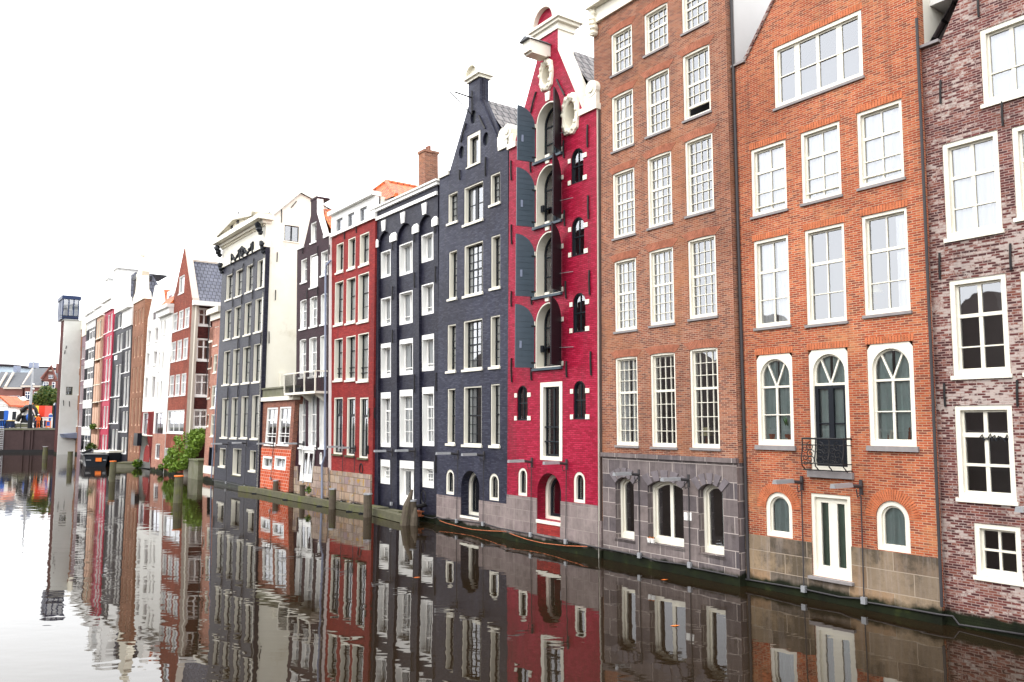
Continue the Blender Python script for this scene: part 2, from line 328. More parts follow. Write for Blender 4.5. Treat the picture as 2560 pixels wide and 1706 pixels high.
class House:
    def __init__(s, name, label, fr, u0, u1, mat, group=None, cat='house'):
        s.fr = fr; s.u0 = u0; s.u1 = u1; s.mat = mat
        s.root = thing(name, label, cat, fr.P((u0 + u1) / 2, 0, 0), group)
        s.holes = []; s.holes2 = []
    def part(s, mb, name, mats, parent=None, smooth=False): return mb.build(name, mats, parent or s.root, smooth)
    def q(s, spec, w=0.0, fr=None):
        fr = fr or s.fr
        if len(spec) == 5:
            k, xl, yt, xr, yb = spec; a = fr.uv(k, xl, yt, w); b = fr.uv(k, xr, yb, w)
        else: a = fr.uv(*spec[:3], w); b = fr.uv(*spec[3:], w)
        return a[0], b[0], b[1], a[1]
    def win(s, spec, fw=.10, rw=.06, gd=.17, frame='white', sash=None, sw=.045, vb=(), hb=(), rise=0.0, inrect=False, fan=None, curtain=None,
            sill=None, fb=None, ft=None, fr=None, holes=None, cut=True, uvs=None, wo=0.0, name='window', door=None, detail=True, lab=None, crise=None, gap=0):
        fr = fr or s.fr
        u0, u1, v0, v1 = uvs if uvs else s.q(spec, wo, fr)
        if u1 < u0: u0, u1 = u1, u0
        fb = fw if fb is None else fb; ft = fw if ft is None else ft
        a = (u1 - u0) / 2
        if rise == 'semi': rise = a * .999
        ri = (a - fw) * .999 if inrect else rise * (a - fw) / a
        if crise: ri = crise
        inn = loop(u0 + fw, u1 - fw, v0 + fb, v1 - ft, ri)
        out = rectloop(u0, u1, v0, v1, inn, v1 - ft - ri) if inrect else loop(u0, u1, v0, v1, rise)
        if cut: (s.holes if holes is None else holes).append(loop(u0, u1, v0, v1, 0 if inrect else rise))
        P = lambda L, w: [fr.P(x, y, w + wo) for x, y in L]
        mb = MB(); mb.ring(P(out, -rw), P(inn, -rw)); mb.ring(P(inn, -rw), P(inn, -gd - .03))
        U0, U1, V0, V1 = u0 + fw, u1 - fw, v0 + fb, v1 - ft
        if not sash: sb = mb
        else: sb = MB()
        g = gd
        if sw:
            i2 = loop(U0 + sw, U1 - sw, V0 + sw, V1 - sw, ri * (U1 - U0 - 2 * sw) / (U1 - U0) if ri else 0)
            sb.ring(P(inn, -g + .035), P(i2, -g + .035)); sb.ring(P(i2, -g + .035), P(i2, -g - .02))
        def topat(u):
            if not ri: return V1
            aa = (U1 - U0) / 2; R = (aa * aa + ri * ri) / (2 * ri); x = u - (U0 + U1) / 2
            return V1 - R + math.sqrt(max(0, R * R - x * x))
        fb_v = V1
        if fan: fb_v = V1 - fan * (V1 - V0)
        for b_ in vb:
            f, wd = (b_[0], b_[1]); lo, hi = (b_[2], b_[3]) if len(b_) > 2 else (0, 1)
            uc = U0 + f * (U1 - U0); tv = min(topat(uc), fb_v)
            tv2 = V0 + hi * (tv - V0) if hi < 1 else tv
            sb.box(fr, uc - wd / 2, uc + wd / 2, V0 + lo * (V1 - V0), tv2, wo - g - .012, wo - g + .03)
        for b_ in hb:
            f, wd = b_[0], b_[1]; pr = b_[2] if len(b_) > 2 else .04
            vc = V1 - f * (V1 - V0)
            sb.box(fr, U0, U1, vc - wd / 2, vc + wd / 2, wo - g - .014, wo - g + pr)
        if fan:
            uc = (U0 + U1) / 2; aa = (U1 - U0) / 2
            for sg in (-1, 1):
                e = (uc + sg * aa * .60, topat(uc + sg * aa * .60)); d = Vector((e[0] - uc, e[1] - fb_v)).normalized(); nn = Vector((-d.y, d.x)) * .022
                c = [(uc + nn.x, fb_v + nn.y), (uc - nn.x, fb_v - nn.y), (e[0] - nn.x, e[1] - nn.y), (e[0] + nn.x, e[1] + nn.y)]
                sb.box8([fr.P(x, y, wo - g - .01) for x, y in c] + [fr.P(x, y, wo - g + .03) for x, y in c])
        wobj = s.part(mb, name, frame)
        if lab: wobj['label'] = lab
        if sash: s.part(sb, 'sash', sash, wobj)
        if door:
            db = MB(); dw = .09; lo, hi, dm = V0, V1 - door * (V1 - V0) - .03, 'black'
            uc = (U0 + U1) / 2
            for (x0, x1) in ((U0, U0 + dw), (U1 - dw, U1), (uc - dw * .75, uc + dw * .75)): db.box(fr, x0, x1, lo, hi, wo - g - .02, wo - g + .05)
            db.box(fr, U0 + dw, U1 - dw, hi - .08, hi, wo - g - .02, wo - g + .045); db.box(fr, U0 + dw, U1 - dw, lo, lo + .7, wo - g - .02, wo - g + .045)
            db.box(fr, U0 + dw, U1 - dw, lo + (hi - lo) * .52, lo + (hi - lo) * .52 + .03, wo - g - .018, wo - g + .03)
            s.part(db, 'door', dm, wobj)
        gv = V0 + gap * (V1 - V0); gp = MB(); gp.face(P([(U0, gv), (U1, gv)] + inn[2:], -g)); s.part(gp, 'pane', 'glass', wobj)
        if curtain:
            cm = {'w': 'curtain', 't': 'curtain_teal', 'g': 'curtain_green'}[curtain[0]]
            spans = {'f': [(0, 1)], 'l': [(0, .38)], 'r': [(.66, 1)], 's': [(0, .30), (.72, 1)], 'b': [(0, .46), (.54, 1)]}[curtain[1]]
            cb = MB()
            for (x0, x1) in spans:
                n = max(8, int((x1 - x0) * (U1 - U0) / .035)); ph = random.random() * 6; fq = random.uniform(34, 46)
                pts = [(U0 + (U1 - U0) * (x0 + (x1 - x0) * i / n)) for i in range(n + 1)]
                ww = [-g - .075 + .030 * math.sin(u * fq + ph) + .02 * math.sin(u * fq * .37 + ph * 2) for u in pts]
                for i in range(n): cb.face([fr.P(pts[i], V0 + .01, wo + ww[i]), fr.P(pts[i + 1], V0 + .01, wo + ww[i + 1]), fr.P(pts[i + 1], topat(pts[i + 1]) + .02, wo + ww[i + 1]), fr.P(pts[i], topat(pts[i]) + .02, wo + ww[i])])
            s.part(cb, 'curtain', cm, wobj, True)
        if gap: ob_ = MB(); ob_.box(fr, U0, U1, gv, gv + .07, wo - g - .02, wo - g + .04); s.part(ob_, 'raised_sash_rail', frame, wobj)
        if sill:
            mt, hh, pr, ex = sill
            sb2 = MB(); sb2.box(fr, u0 - ex, u1 + ex, v0 - hh, v0 - .002, wo - rw - .02, wo + pr); s.part(sb2, 'sill', mt, wobj)
        return (u0, u1, v0, v1), wobj
    def wall(s, outline, holes=None, w0=0.0, th=.28, mat=None, name='wall', edge=None, back=True, fr=None):
        fr = fr or s.fr; holes = s.holes if holes is None else holes
        polys = [[Vector((x, y, 0)) for x, y in outline]] + [[Vector((x, y, 0)) for x, y in h] for h in holes]
        flat = [p for pl in polys for p in pl]
        tris = geometry.tessellate_polygon(polys)
        mb = MB(); b = len(mb.v); mb.v.extend(fr.P(p.x, p.y, w0) for p in flat)
        for t in tris:
            a, bb, c = (flat[i] for i in t)
            ar = (bb.x - a.x) * (c.y - a.y) - (bb.y - a.y) * (c.x - a.x)
            if abs(ar) < 1e-9: continue
            mb.f.append(tuple(t) if ar > 0 else tuple(reversed(t))); mb.mi.append(0)
        if back:
            b = len(mb.v); mb.v.extend(fr.P(p.x, p.y, w0 - th) for p in flat)
            for t in tris:
                a, bb, c = (flat[i] for i in t)
                ar = (bb.x - a.x) * (c.y - a.y) - (bb.y - a.y) * (c.x - a.x)
                if abs(ar) < 1e-9: continue
                t = tuple(b + i for i in t); mb.f.append(tuple(reversed(t)) if ar > 0 else t); mb.mi.append(0)
        for li, L in enumerate([outline] + list(holes)):
            n = len(L)
            for i in range(n):
                p, q_ = L[i], L[(i + 1) % n]
                if abs(p[0] - q_[0]) + abs(p[1] - q_[1]) < 1e-6: continue
                mb.face([fr.P(p[0], p[1], w0), fr.P(p[0], p[1], w0 - th), fr.P(q_[0], q_[1], w0 - th), fr.P(q_[0], q_[1], w0)], 1 if (li == 0 and edge) else 0)
        return s.part(mb, name, [mat or s.mat] + ([edge] if edge else []))
    def body(s, top, depth=9.0, th=.28, side=None, roof='flat', ridge=None, um=None, roofmat='slate', over=.0, u0=None, u1=None, interior=True, rw=0.0):
        fr = s.fr; u0 = s.u0 if u0 is None else u0; u1 = s.u1 if u1 is None else u1
        mb = MB(); lo = -1.0
        mb.face([fr.P(u1, lo, -th), fr.P(u1, lo, -depth), fr.P(u1, top, -depth), fr.P(u1, top, -th)])
        mb.face([fr.P(u0, lo, -depth), fr.P(u0, lo, -th), fr.P(u0, top, -th), fr.P(u0, top, -depth)])
        mb.face([fr.P(u1, lo, -depth), fr.P(u0, lo, -depth), fr.P(u0, top, -depth), fr.P(u1, top, -depth)])
        if ridge:
            um = (u0 + u1) / 2 if um is None else um
            mb.face([fr.P(u1, top, -depth), fr.P(u0, top, -depth), fr.P(um, ridge, -depth)])
        s.part(mb, 'side_wall', side or s.mat)
        rb = MB()
        if ridge:
            for ue in (u0 - over, u1 + over):
                tv = top - over * .8
                a, b_, c, d = fr.P(ue, tv, -th + rw), fr.P(ue, tv, -depth - .1), fr.P(um, ridge, -depth - .1), fr.P(um, ridge, -th + rw)
                rb.face([a, b_, c, d] if ue > um else [b_, a, d, c])
        else: rb.face([fr.P(u0, top - .02, -th), fr.P(u1, top - .02, -th), fr.P(u1, top - .02, -depth), fr.P(u0, top - .02, -depth)])
        s.part(rb, 'roof', roofmat)
        if interior:
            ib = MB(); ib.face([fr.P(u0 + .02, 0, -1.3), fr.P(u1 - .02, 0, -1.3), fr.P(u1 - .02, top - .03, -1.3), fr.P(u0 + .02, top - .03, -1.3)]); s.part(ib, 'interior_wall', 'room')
    def boxpart(s, name, mat, *boxes, parent=None, fr=None):
        mb = MB()
        for b in boxes: mb.box(fr or s.fr, *b)
        return s.part(mb, name, mat, parent)
    def anchors(s, lst, wd=.035, fr=None, mat='iron'):
        fr = fr or s.fr
        for (k, x0, y0, x1, y1) in lst:
            a = fr.uv(k, x0, y0); b = fr.uv(k, x1, y1)
            mb = MB(); mb.tube([fr.P(*a, .035), fr.P((a[0] + b[0]) / 2, (a[1] + b[1]) / 2, .05), fr.P(*b, .035)], wd, 6); s.part(mb, 'wall_anchor', mat)
    def extend(s, p, q_, u):      # line p->q evaluated at u
        t = (u - p[0]) / (q_[0] - p[0]); return p[1] + t * (q_[1] - p[1])
SILL = ('grey_sill', .07, .05, .04)
WS = ('white', .10, .07, .06)
# ================================================================== HOUSE 1: mottled brick house at the right edge
fr = row_frame(34.8, -.30, ('a', 1048, 712), ('b', 1108, 425))
uL = fr.uv('b', 1040, 900)[0] - .1
h = House('brick_house', 'mottled purple brick house with white patchy bricks beside the orange house', fr, uL, uL + 6.4, 'mottled_b', 'canal houses')
g4 = dict(vb=[(.5, .08)], fw=.105, rw=.02, gd=.14, sill=('white', .09, .05, .04))
h.win(('a', 1232, 152, 1545, 425), hb=[(.62, .03)], curtain='wf', **g4)
(a0, a1, av0, av1), _ = h.win(('a', 1048, 710, 1345, 1122), hb=[(.36, .08), (.72, .03)], curtain='wf', **g4)
h.win(('a', 1388, 627, 1725, 1010), hb=[(.36, .08), (.72, .03)], curtain='wf', **g4)
r3 = h.q(('a', 1082, 1378, 1082 + 303, 1378 + 462)); r3 = h.q(('b', 1082, -190, 1385, 262))
h.win(None, uvs=r3, hb=[(.37, .08), (.73, .03)], **g4)
du = h.q(('a', 1388, 627, 1725, 1010))[0] - a0
h.win(None, uvs=(r3[0] + du, r3[1] + du, r3[2], r3[3]), hb=[(.37, .08), (.73, .03)], **g4)
r4 = h.q(('b', 1108, 420, 1415, 890))
h.win(None, uvs=r4, hb=[(.30, .10), (.66, .06)], **g4)
h.win(None, uvs=(r4[0] + du, r4[1] + du, r4[2], r4[3]), hb=[(.30, .10), (.66, .06)], **g4)
h.win(('k', 1290, 27, 1768, 600), hb=[(.5, .045)], **dict(g4, vb=[(.5, .05)]), lab='low four-pane window above the water')
p, q_ = fr.uv('a', 1040, 212), fr.uv('a', 1130, 0)
e = fr.uv('a', 945, 245); um = uL + 3.2
top = h.extend(p, q_, um)
mir = lambda pt: (2 * um - pt[0], pt[1])
h.wall([(uL, 0), (uL + 6.4, 0), (uL + 6.4, e[1]), mir(p), (um, top), p, (uL, e[1])])
h.body(e[1], ridge=top - .5, side='plaster', roofmat='tile_d')
h.boxpart('gutter', 'grey_sill', (uL - .02, p[0], e[1] + .003, e[1] + .07, -.4, .1))
h.boxpart('corner_pier', 'mottled_b', (uL - .02, uL + .12, 0, e[1], .002, .035))
h.anchors([('a', 1045, 395, 1045, 510), ('a', 1345, 500, 1350, 620), ('a', 1040, 1240, 1042, 1370), ('a', 1386, 1195, 1390, 1325), ('b', 1062, 310, 1068, 425), ('b', 1420, 295, 1422, 425), ('a', 1228, 0, 1232, 85)], .024)
H1 = h
# ================================================================== HOUSE 2: orange brick
fr = row_frame(34.8, -.18, ('a', 353, 655), ('b', 404, 850))
uL, uR = fr.uv('b', 72, 900)[0] - .06, fr.uv('b', 1040, 1165)[0]
h = House('brick_house', 'bright orange brick house with small wrought iron balcony over the water', fr, uL, uR, 'orange_b', 'canal houses')
sw_ = dict(fw=.08, rw=.03, gd=.15, sill=SILL, vb=[(.5, .035)])
h.win(('a', 222, 238, 663, 372), fw=.10, rw=.02, gd=.12, sill=SILL, vb=[(.24, .16), (.50, .09), (.76, .16)], hb=[(.5, .03)], lab='wide four-light window under the gable')
for k, s_ in enumerate([('a', 110, 738, 290, 1022), ('a', 353, 655, 557, 952), ('a', 628, 557, 864, 868)]):
    h.win(s_, hb=[(.35, .075), (.68, .025), (.90, .03, .07)], curtain='wf', **sw_)
for k, s_ in enumerate([('a', 124, 1185, 305, 1590), ('a', 373, 1132, 583, 1572), ('a', 652, 1062, 895, 1522)]):
    h.win(s_, hb=[(.36, .075), (.70, .025)], curtain=('wb', None, 'wr')[k], **sw_)
aw = dict(fw=.11, rw=.02, gd=.13, inrect=True, ft=.13)
for k, s_ in enumerate([('b', 137, 175, 325, 618), ('b', 678, 122, 925, 622)]):
    u0, u1, v0, v1 = h.q(s_)
    _, wo_ = h.win(None, uvs=(u0, u1, v0, v1), fan=.34, hb=[(.34, .055), (.68, .028)], vb=[(.5, .06)], curtain='tb', sill=('grey_sill', .12, .07, .06), **aw)
u0, u1, v0, v1 = h.q(('b', 392, 150, 605, 748))
h.win(None, uvs=(u0, u1, v0, v1), fan=.27, hb=[(.27, .07)], curtain='tb', sill=('grey_sill', .16, .10, .07), door=.27, fb=.12, **aw, lab='arched window over black balcony doors')
# wrought iron balcony
P = fr.P; bv0, bv1 = fr.uv('b', 400, 742)[1] + .04, fr.uv('b', 400, 580)[1]; b0, b1 = u0 - .02, u1 + .02
mb = MB(); dep = .32
for vv, r_ in ((bv1, .026), (bv1 - .16, .014), (bv0 + .18, .014), (bv0 + .02, .018)):
    bu = dep + (.05 if bv0 + .1 < vv < bv1 - .3 else 0)
    mb.tube([P(b0, vv, 0), P(b0, vv, bu), P(b1, vv, bu), P(b1, vv, 0)], r_, 6)
for uu in (b0, b0 + (b1 - b0) * .33, b0 + (b1 - b0) * .66, b1):
    mb.tube([P(uu, bv1, dep), P(uu, bv1 - .2, dep), P(uu, (bv0 + bv1) / 2, dep + .03), P(uu, bv0 + .3, dep + .06), P(uu, bv0 + .12, dep + .03), P(uu, bv0, dep - .12)], .016, 6)
def spiral(c, r, turns, s0, sg):
    return [P(c[0] + sg * math.cos(t) * rr, c[1] + math.sin(t) * rr, dep + .03) for i in range(22) for t in [s0 + turns * 6.283 * i / 21] for rr in [r * (1 - .8 * i / 21)]]
L = (b1 - b0); vm = (bv0 + bv1) / 2
for cx, sg in ((.17, 1), (.5, -1), (.83, 1)):
    for cv, s0 in ((vm + .2, 1.57), (vm - .12, -1.57), (vm + .02, 0.4)):
        mb.tube(spiral((b0 + L * cx + .05 * sg, cv), .12, 1.4, s0, sg), .011, 5)
        mb.tube(spiral((b0 + L * cx - .1 * sg, cv - .08), .09, 1.3, s0 + 2, -sg), .010, 5)
h.part(mb, 'balcony', 'iron')
h.win(('l', 1055, 108, 1322, 572), fw=.115, rw=.03, gd=.12, rise='semi', curtain='tf', fb=.10, lab='small arched basement window left of the white doors')
h.win(('b', 722, 880, 896, 1147), fw=.115, rw=.03, gd=.12, rise='semi', curtain='tf', fb=.10, lab='small arched basement window right of the white doors')
(d0, d1, dv0, dv1), _ = h.win(('b', 405, 848, 612, 1285), fw=.09, rw=.02, gd=.13, vb=[(.5, .24)], sw=.13, curtain='gf', fb=.14, sill=('grey_sill', .07, .14, .06), lab='tall white double doors above the water')
def voussoirs(h, spec, rise, t, mat, n=22, pr=.012, name='brick_arch', lo=.0):
    u0, u1, v0, v1 = h.q(spec) if not isinstance(spec[0], float) else spec
    a = (u1 - u0) / 2; r = a * .999 if rise == 'semi' else rise
    A = arc(u0, u1, v1, r, n); k = (a + t) / a; B = arc(u0 - t, u1 + t, v1 + t, r * k if rise == 'semi' else r + t * .12, n)
    mb = MB()
    for i in range(n):
        c = [A[i], A[i + 1], B[i + 1], B[i]]
        f = .15
        c = [tuple(Vector(x).lerp(Vector(y), f)) for x, y in ((c[0], c[1]), (c[1], c[0]), (c[2], c[3]), (c[3], c[2]))]
        mb.box8([h.fr.P(x, y, -.02) for x, y in c] + [h.fr.P(x, y, pr) for x, y in c])
    h.part(mb, name, mat)
M['vous'] = plain('orange_arch_brick', (.46, .14, .062), .85, .5, 6, bump=.3)
M['vousb'] = plain('brown_arch_brick', (.34, .125, .075), .85, .5, 6, bump=.3)
voussoirs(h, ('l', 1055, 108, 1322, 572), 'semi', .27, 'vous', 30)
voussoirs(h, ('b', 722, 880, 896, 1147), 'semi', .27, 'vous', 30)
def lintel(h, uvq, t, mat, pr=.010, bw=.075, ex=.04):
    u0, u1, v0, v1 = uvq; n = int((u1 - u0 + 2 * ex) / bw); mb = MB(); st = (u1 - u0 + 2 * ex) / n
    for i in range(n): mb.box(h.fr, u0 - ex + st * i + .010, u0 - ex + st * (i + 1) - .010, v1 + .004, v1 + t, -.02, pr + random.uniform(-.003, .003))
    h.part(mb, 'brick_lintel', mat)
for s_ in [('a', 222, 238, 663, 372), ('a', 110, 738, 290, 1022), ('a', 353, 655, 557, 952), ('a', 628, 557, 864, 868), ('a', 124, 1185, 305, 1590), ('a', 373, 1132, 583, 1572), ('a', 652, 1062, 895, 1522), ('b', 137, 175, 325, 618), ('b', 392, 150, 605, 748), ('b', 678, 122, 925, 622)]:
    lintel(h, h.q(s_), .17, 'vous')
e = fr.uv('a', 30, 332); p, q_ = fr.uv('a', 85, 292), fr.uv('a', 225, 0); um = (uL + uR) / 2
mir = lambda pt: (2 * um - pt[0], pt[1]); top = h.extend(p, q_, um)
h.wall([(uL, 0), (uR, 0), (uR, e[1]), mir(p), (um, top), p, (uL, e[1])])
h.body(e[1], ridge=top - .5, side='plaster', roofmat='tile_d')
sb_ = MB(); sv = fr.uv('b', 80, 1045)[1]; sv2 = fr.uv('b', 725, 1125)[1]
sb_.box(fr, uL + .01, d0, -.5, sv, .002, .03); sb_.box(fr, d1, uR, -.5, fr.uv('b', 900, 1150)[1], .002, .03)
sb_.box(fr, d0, d1, -.5, dv0 - .075, .002, .03)
# cut-outs: pieces around the two basement windows are built below their sills only
h.part(sb_, 'stone_plinth', 'stone2')
h.boxpart('gutter', 'grey_sill', (uL, p[0], e[1] + .003, e[1] + .06, -.3, .08))
gb = MB()
gb.tube([P(*p, .02), P(um, top, .02)], .05, 6); h.part(gb, 'gable_coping', 'mottled_b')
gb = MB(); x = uR + .02
gb.tube([P(x, e[1] - .8, .06), P(x, .4, .06)], .035, 8); h.part(gb, 'drainpipe', 'conduit')
# white dormer cheek behind the right shoulder of the gable
db = MB(); vt = e[1]
db.box8([P(uR - .05, vt - .3, -.6), P(uR + 2.1, vt - .3, -.6), P(uR + 2.1, vt - .3, -3), P(uR - .05, vt - .3, -3), P(uR - .05, vt + 2.6, -.6), P(uR + 2.1, vt + .4, -.6), P(uR + 2.1, vt + .4, -3), P(uR - .05, vt + 2.6, -3)])
h.part(db, 'dormer', 'panel')
db = MB()
db.box8([P(uR - .1, vt + 2.35, -.35), P(uR + 2.3, vt + .2, -.35), P(uR + 2.3, vt + .2, -3), P(uR - .1, vt + 2.35, -3), P(uR - .1, vt + 2.75, -.35), P(uR + 2.3, vt + .55, -.35), P(uR + 2.3, vt + .55, -3), P(uR - .1, vt + 2.75, -3)])
h.part(db, 'dormer_fascia', 'white2')
H2 = h
# ================================================================== HOUSE 3: tall brown brick
fr = row_frame(34.8, .05, ('c', 762, 78), ('d', 1140, 390))
uL, uR = fr.uv('d', 897, 900)[0] - .25, fr.uv('d', 1600, 900)[0]
h = House('brick_house', 'tall brown brick house with many-paned white sash windows and grey stone base', fr, uL, uR, 'brown_b', 'canal houses')
P = fr.P
rows = [[('c', 592, 180, 703, 340), ('c', 762, 76, 888, 228), ('c', 955, -30, 1095, 108)],
        [('c', 595, 503, 710, 742), ('c', 770, 403, 898, 660), ('c', 960, 290, 1108, 570)],
        [('c', 600, 898, 718, 1203), ('c', 778, 818, 910, 1146), ('c', 972, 732, 1125, 1078)],
        [('z', 1534.8, 654.5, 1592.6, 823), ('z', 1621.6, 628.9, 1686.3, 807), ('z', 1718.5, 601.2, 1793.4, 789)],
        [('d', 957, 408, 1080, 868), ('d', 1140, 388, 1280, 876), ('d', 1345, 363, 1506, 882)]]
cur = [[None] * 3, ['wl', None, None], ['wl', 'wl', None], ['wl', 'wl', None], ['wb', None, None]]
for i, row in enumerate(rows):
    for j, s_ in enumerate(row):
        q4 = h.q(s_); nx = 4
        if i < 4: hbs = [(.25, .018), (.48, .07), (.66, .018), (.83, .018)] if i else [(.42, .07), (.22, .018), (.7, .018)]
        else: hbs = [(.13, .018), (.26, .018), (.40, .07), (.55, .018), (.70, .018), (.85, .018)]
        if i in (2, 3): hbs = [(.16, .018), (.32, .018), (.47, .07), (.60, .018), (.73, .018), (.87, .018)]
        h.win(None, uvs=q4, fw=.07, rw=.03, gd=.15, vb=[(k / nx, .018, .15 if (i, j) == (1, 2) else 0, 1) for k in range(1, nx)], hb=hbs if (i, j) != (1, 2) else [x for x in hbs if x[0] < .82], curtain=cur[i][j], sill=SILL, rise=0, gap=.15 if (i, j) == (1, 2) else 0, lab='raised sash window with a dark gap at the bottom' if (i, j) == (1, 2) else None)
        voussoirs(h, q4, .03, .24, 'vousb', 22, name='brick_lintel')
bq = [h.q(('d', 965, 1027, 1066, 1365)), h.q(('d', 1133, 1040, 1326, 1405)), h.q(('d', 1398, 1060, 1536, 1448))]
sv = fr.uv('d', 1200, 938)[1]
h2 = []
for k, q4 in enumerate(bq):
    h.win(None, uvs=q4, fw=.09, rw=.16, gd=.26, rise=.22, curtain=('tr', None, 'tr')[k], vb=[(.5, .13)] if k == 1 else [], fb=.16, sw=.06, sill=('grey_sill' if k == 1 else 'stone45', .10, .06, .05),
          lab=('narrow arched basement window nearest the red house', 'wide arched double basement window', 'arched basement window beside the drainpipe')[k])
    h2.append(loop(q4[0], q4[1], q4[2], q4[3], .22))
cornice_v = fr.uv('c', 545, 108)[1]
h.holes = [x for x in h.holes if x[0][1] > sv]
h.wall([(uL, sv), (uR, sv), (uR, cornice_v), (uL, cornice_v)])
h.boxpart('pier_foot', 'brown_b', (uL, uL + .249, -.6, sv, -.28, 0.0))
h.wall([(uL + .25, 0), (uR - .01, 0), (uR - .01, sv), (uL + .25, sv)], holes=h2, w0=.06, th=.40, mat='stone3', name='stone_base')
vb_ = MB()
for q4 in bq: pass
h.boxpart('base_cornice', 'stone3', (uL + .24, uR + .02, sv, sv + .13, .0, .13))
M['stonearch'] = plain('grey_arch_stone', (.15, .13, .14), .85, .4, 3, bump=.3)
for q4 in bq: voussoirs(h, q4, .22, .30, 'stonearch', 5, .085, 'stone_arch')
h.body(cornice_v - .1, depth=10, side='brown_b', roofmat='slate')
h.boxpart('side_cladding', 'panel', (uR - .02, uR + .04, fr.uv('a', 22, 345)[1] - 3.0, cornice_v - .3, -10, -.33))
h.boxpart('cornice', 'white', (uL - .02, uR + .02, cornice_v, cornice_v + .5, -.25, .10), (uL - .04, uR + .04, cornice_v + .5, cornice_v + .85, -.25, .35))
mb = MB()
for k in range(7): mb.blob(P(uL + .12 + .02 * math.sin(k * 2), cornice_v - .35 + k * .17, .12), .16, .16, .13, 8, 5, jit=.2)
h.part(mb, 'carved_bracket', 'stonewhite')
mb = MB(); x = uR + .08
mb.tube([P(x, cornice_v, -.18), P(x, .2, -.18)], .045, 8); h.part(mb, 'drainpipe', 'conduit')
h.boxpart('wall_notice', 'white2', (fr.uv('l', 287, 350)[0], fr.uv('l', 320, 350)[0], fr.uv('l', 300, 388)[1], fr.uv('l', 300, 312)[1], .062, .075))
h.boxpart('wall_notice', 'white2', (fr.uv('l', 328, 350)[0], fr.uv('l', 358, 350)[0], fr.uv('l', 340, 392)[1], fr.uv('l', 340, 314)[1], .062, .075))
H3 = h
# ================================================================== HOUSE 4: crimson warehouse
fr = row_frame(35.2, .22, ('c', 515, 565), ('m', 1405, 505))
uL, uR = fr.uv('d', 395, 1000)[0] - .02, fr.uv('d', 868, 1000)[0]
h = House('warehouse_house', 'crimson painted brick warehouse house with white gable and dark open shutters', fr, uL, uR, 'red_p', 'canal houses')
P = fr.P; UV = fr.uv
vsh = UV('c', 520, 562)[1]
nk0, nk1 = UV('w', 217, 455), UV('w', 495, 268); um = (nk0[0] + nk1[0]) / 2; hn = (nk1[0] - nk0[0]) / 2; vneck = (nk0[1] + nk1[1]) / 2
nb = UV('w', 497, 545)[1]; gb_ = UV('w', 845, 1292); hb_ = gb_[0] - um
outl = [(uL, 0), (uR, 0), (uR, vsh), (um + hb_, vsh), (um + hn, nb), (um + hn, vneck), (um - hn, vneck), (um - hn, nb), (um - hb_, vsh), (uL, vsh)]
aps = [h.q(('c', 195, 563, 328, 790)), h.q(('c', 200, 876, 333, 1135)), h.q(('c', 203, 1213, 336, 1508)), h.q(('d', 548, 128, 680, 452))]
lu0 = sum(a[0] for a in aps) / 4 + .04; lu1 = sum(a[1] for a in aps) / 4 - .02; ua = (lu0 + lu1) / 2
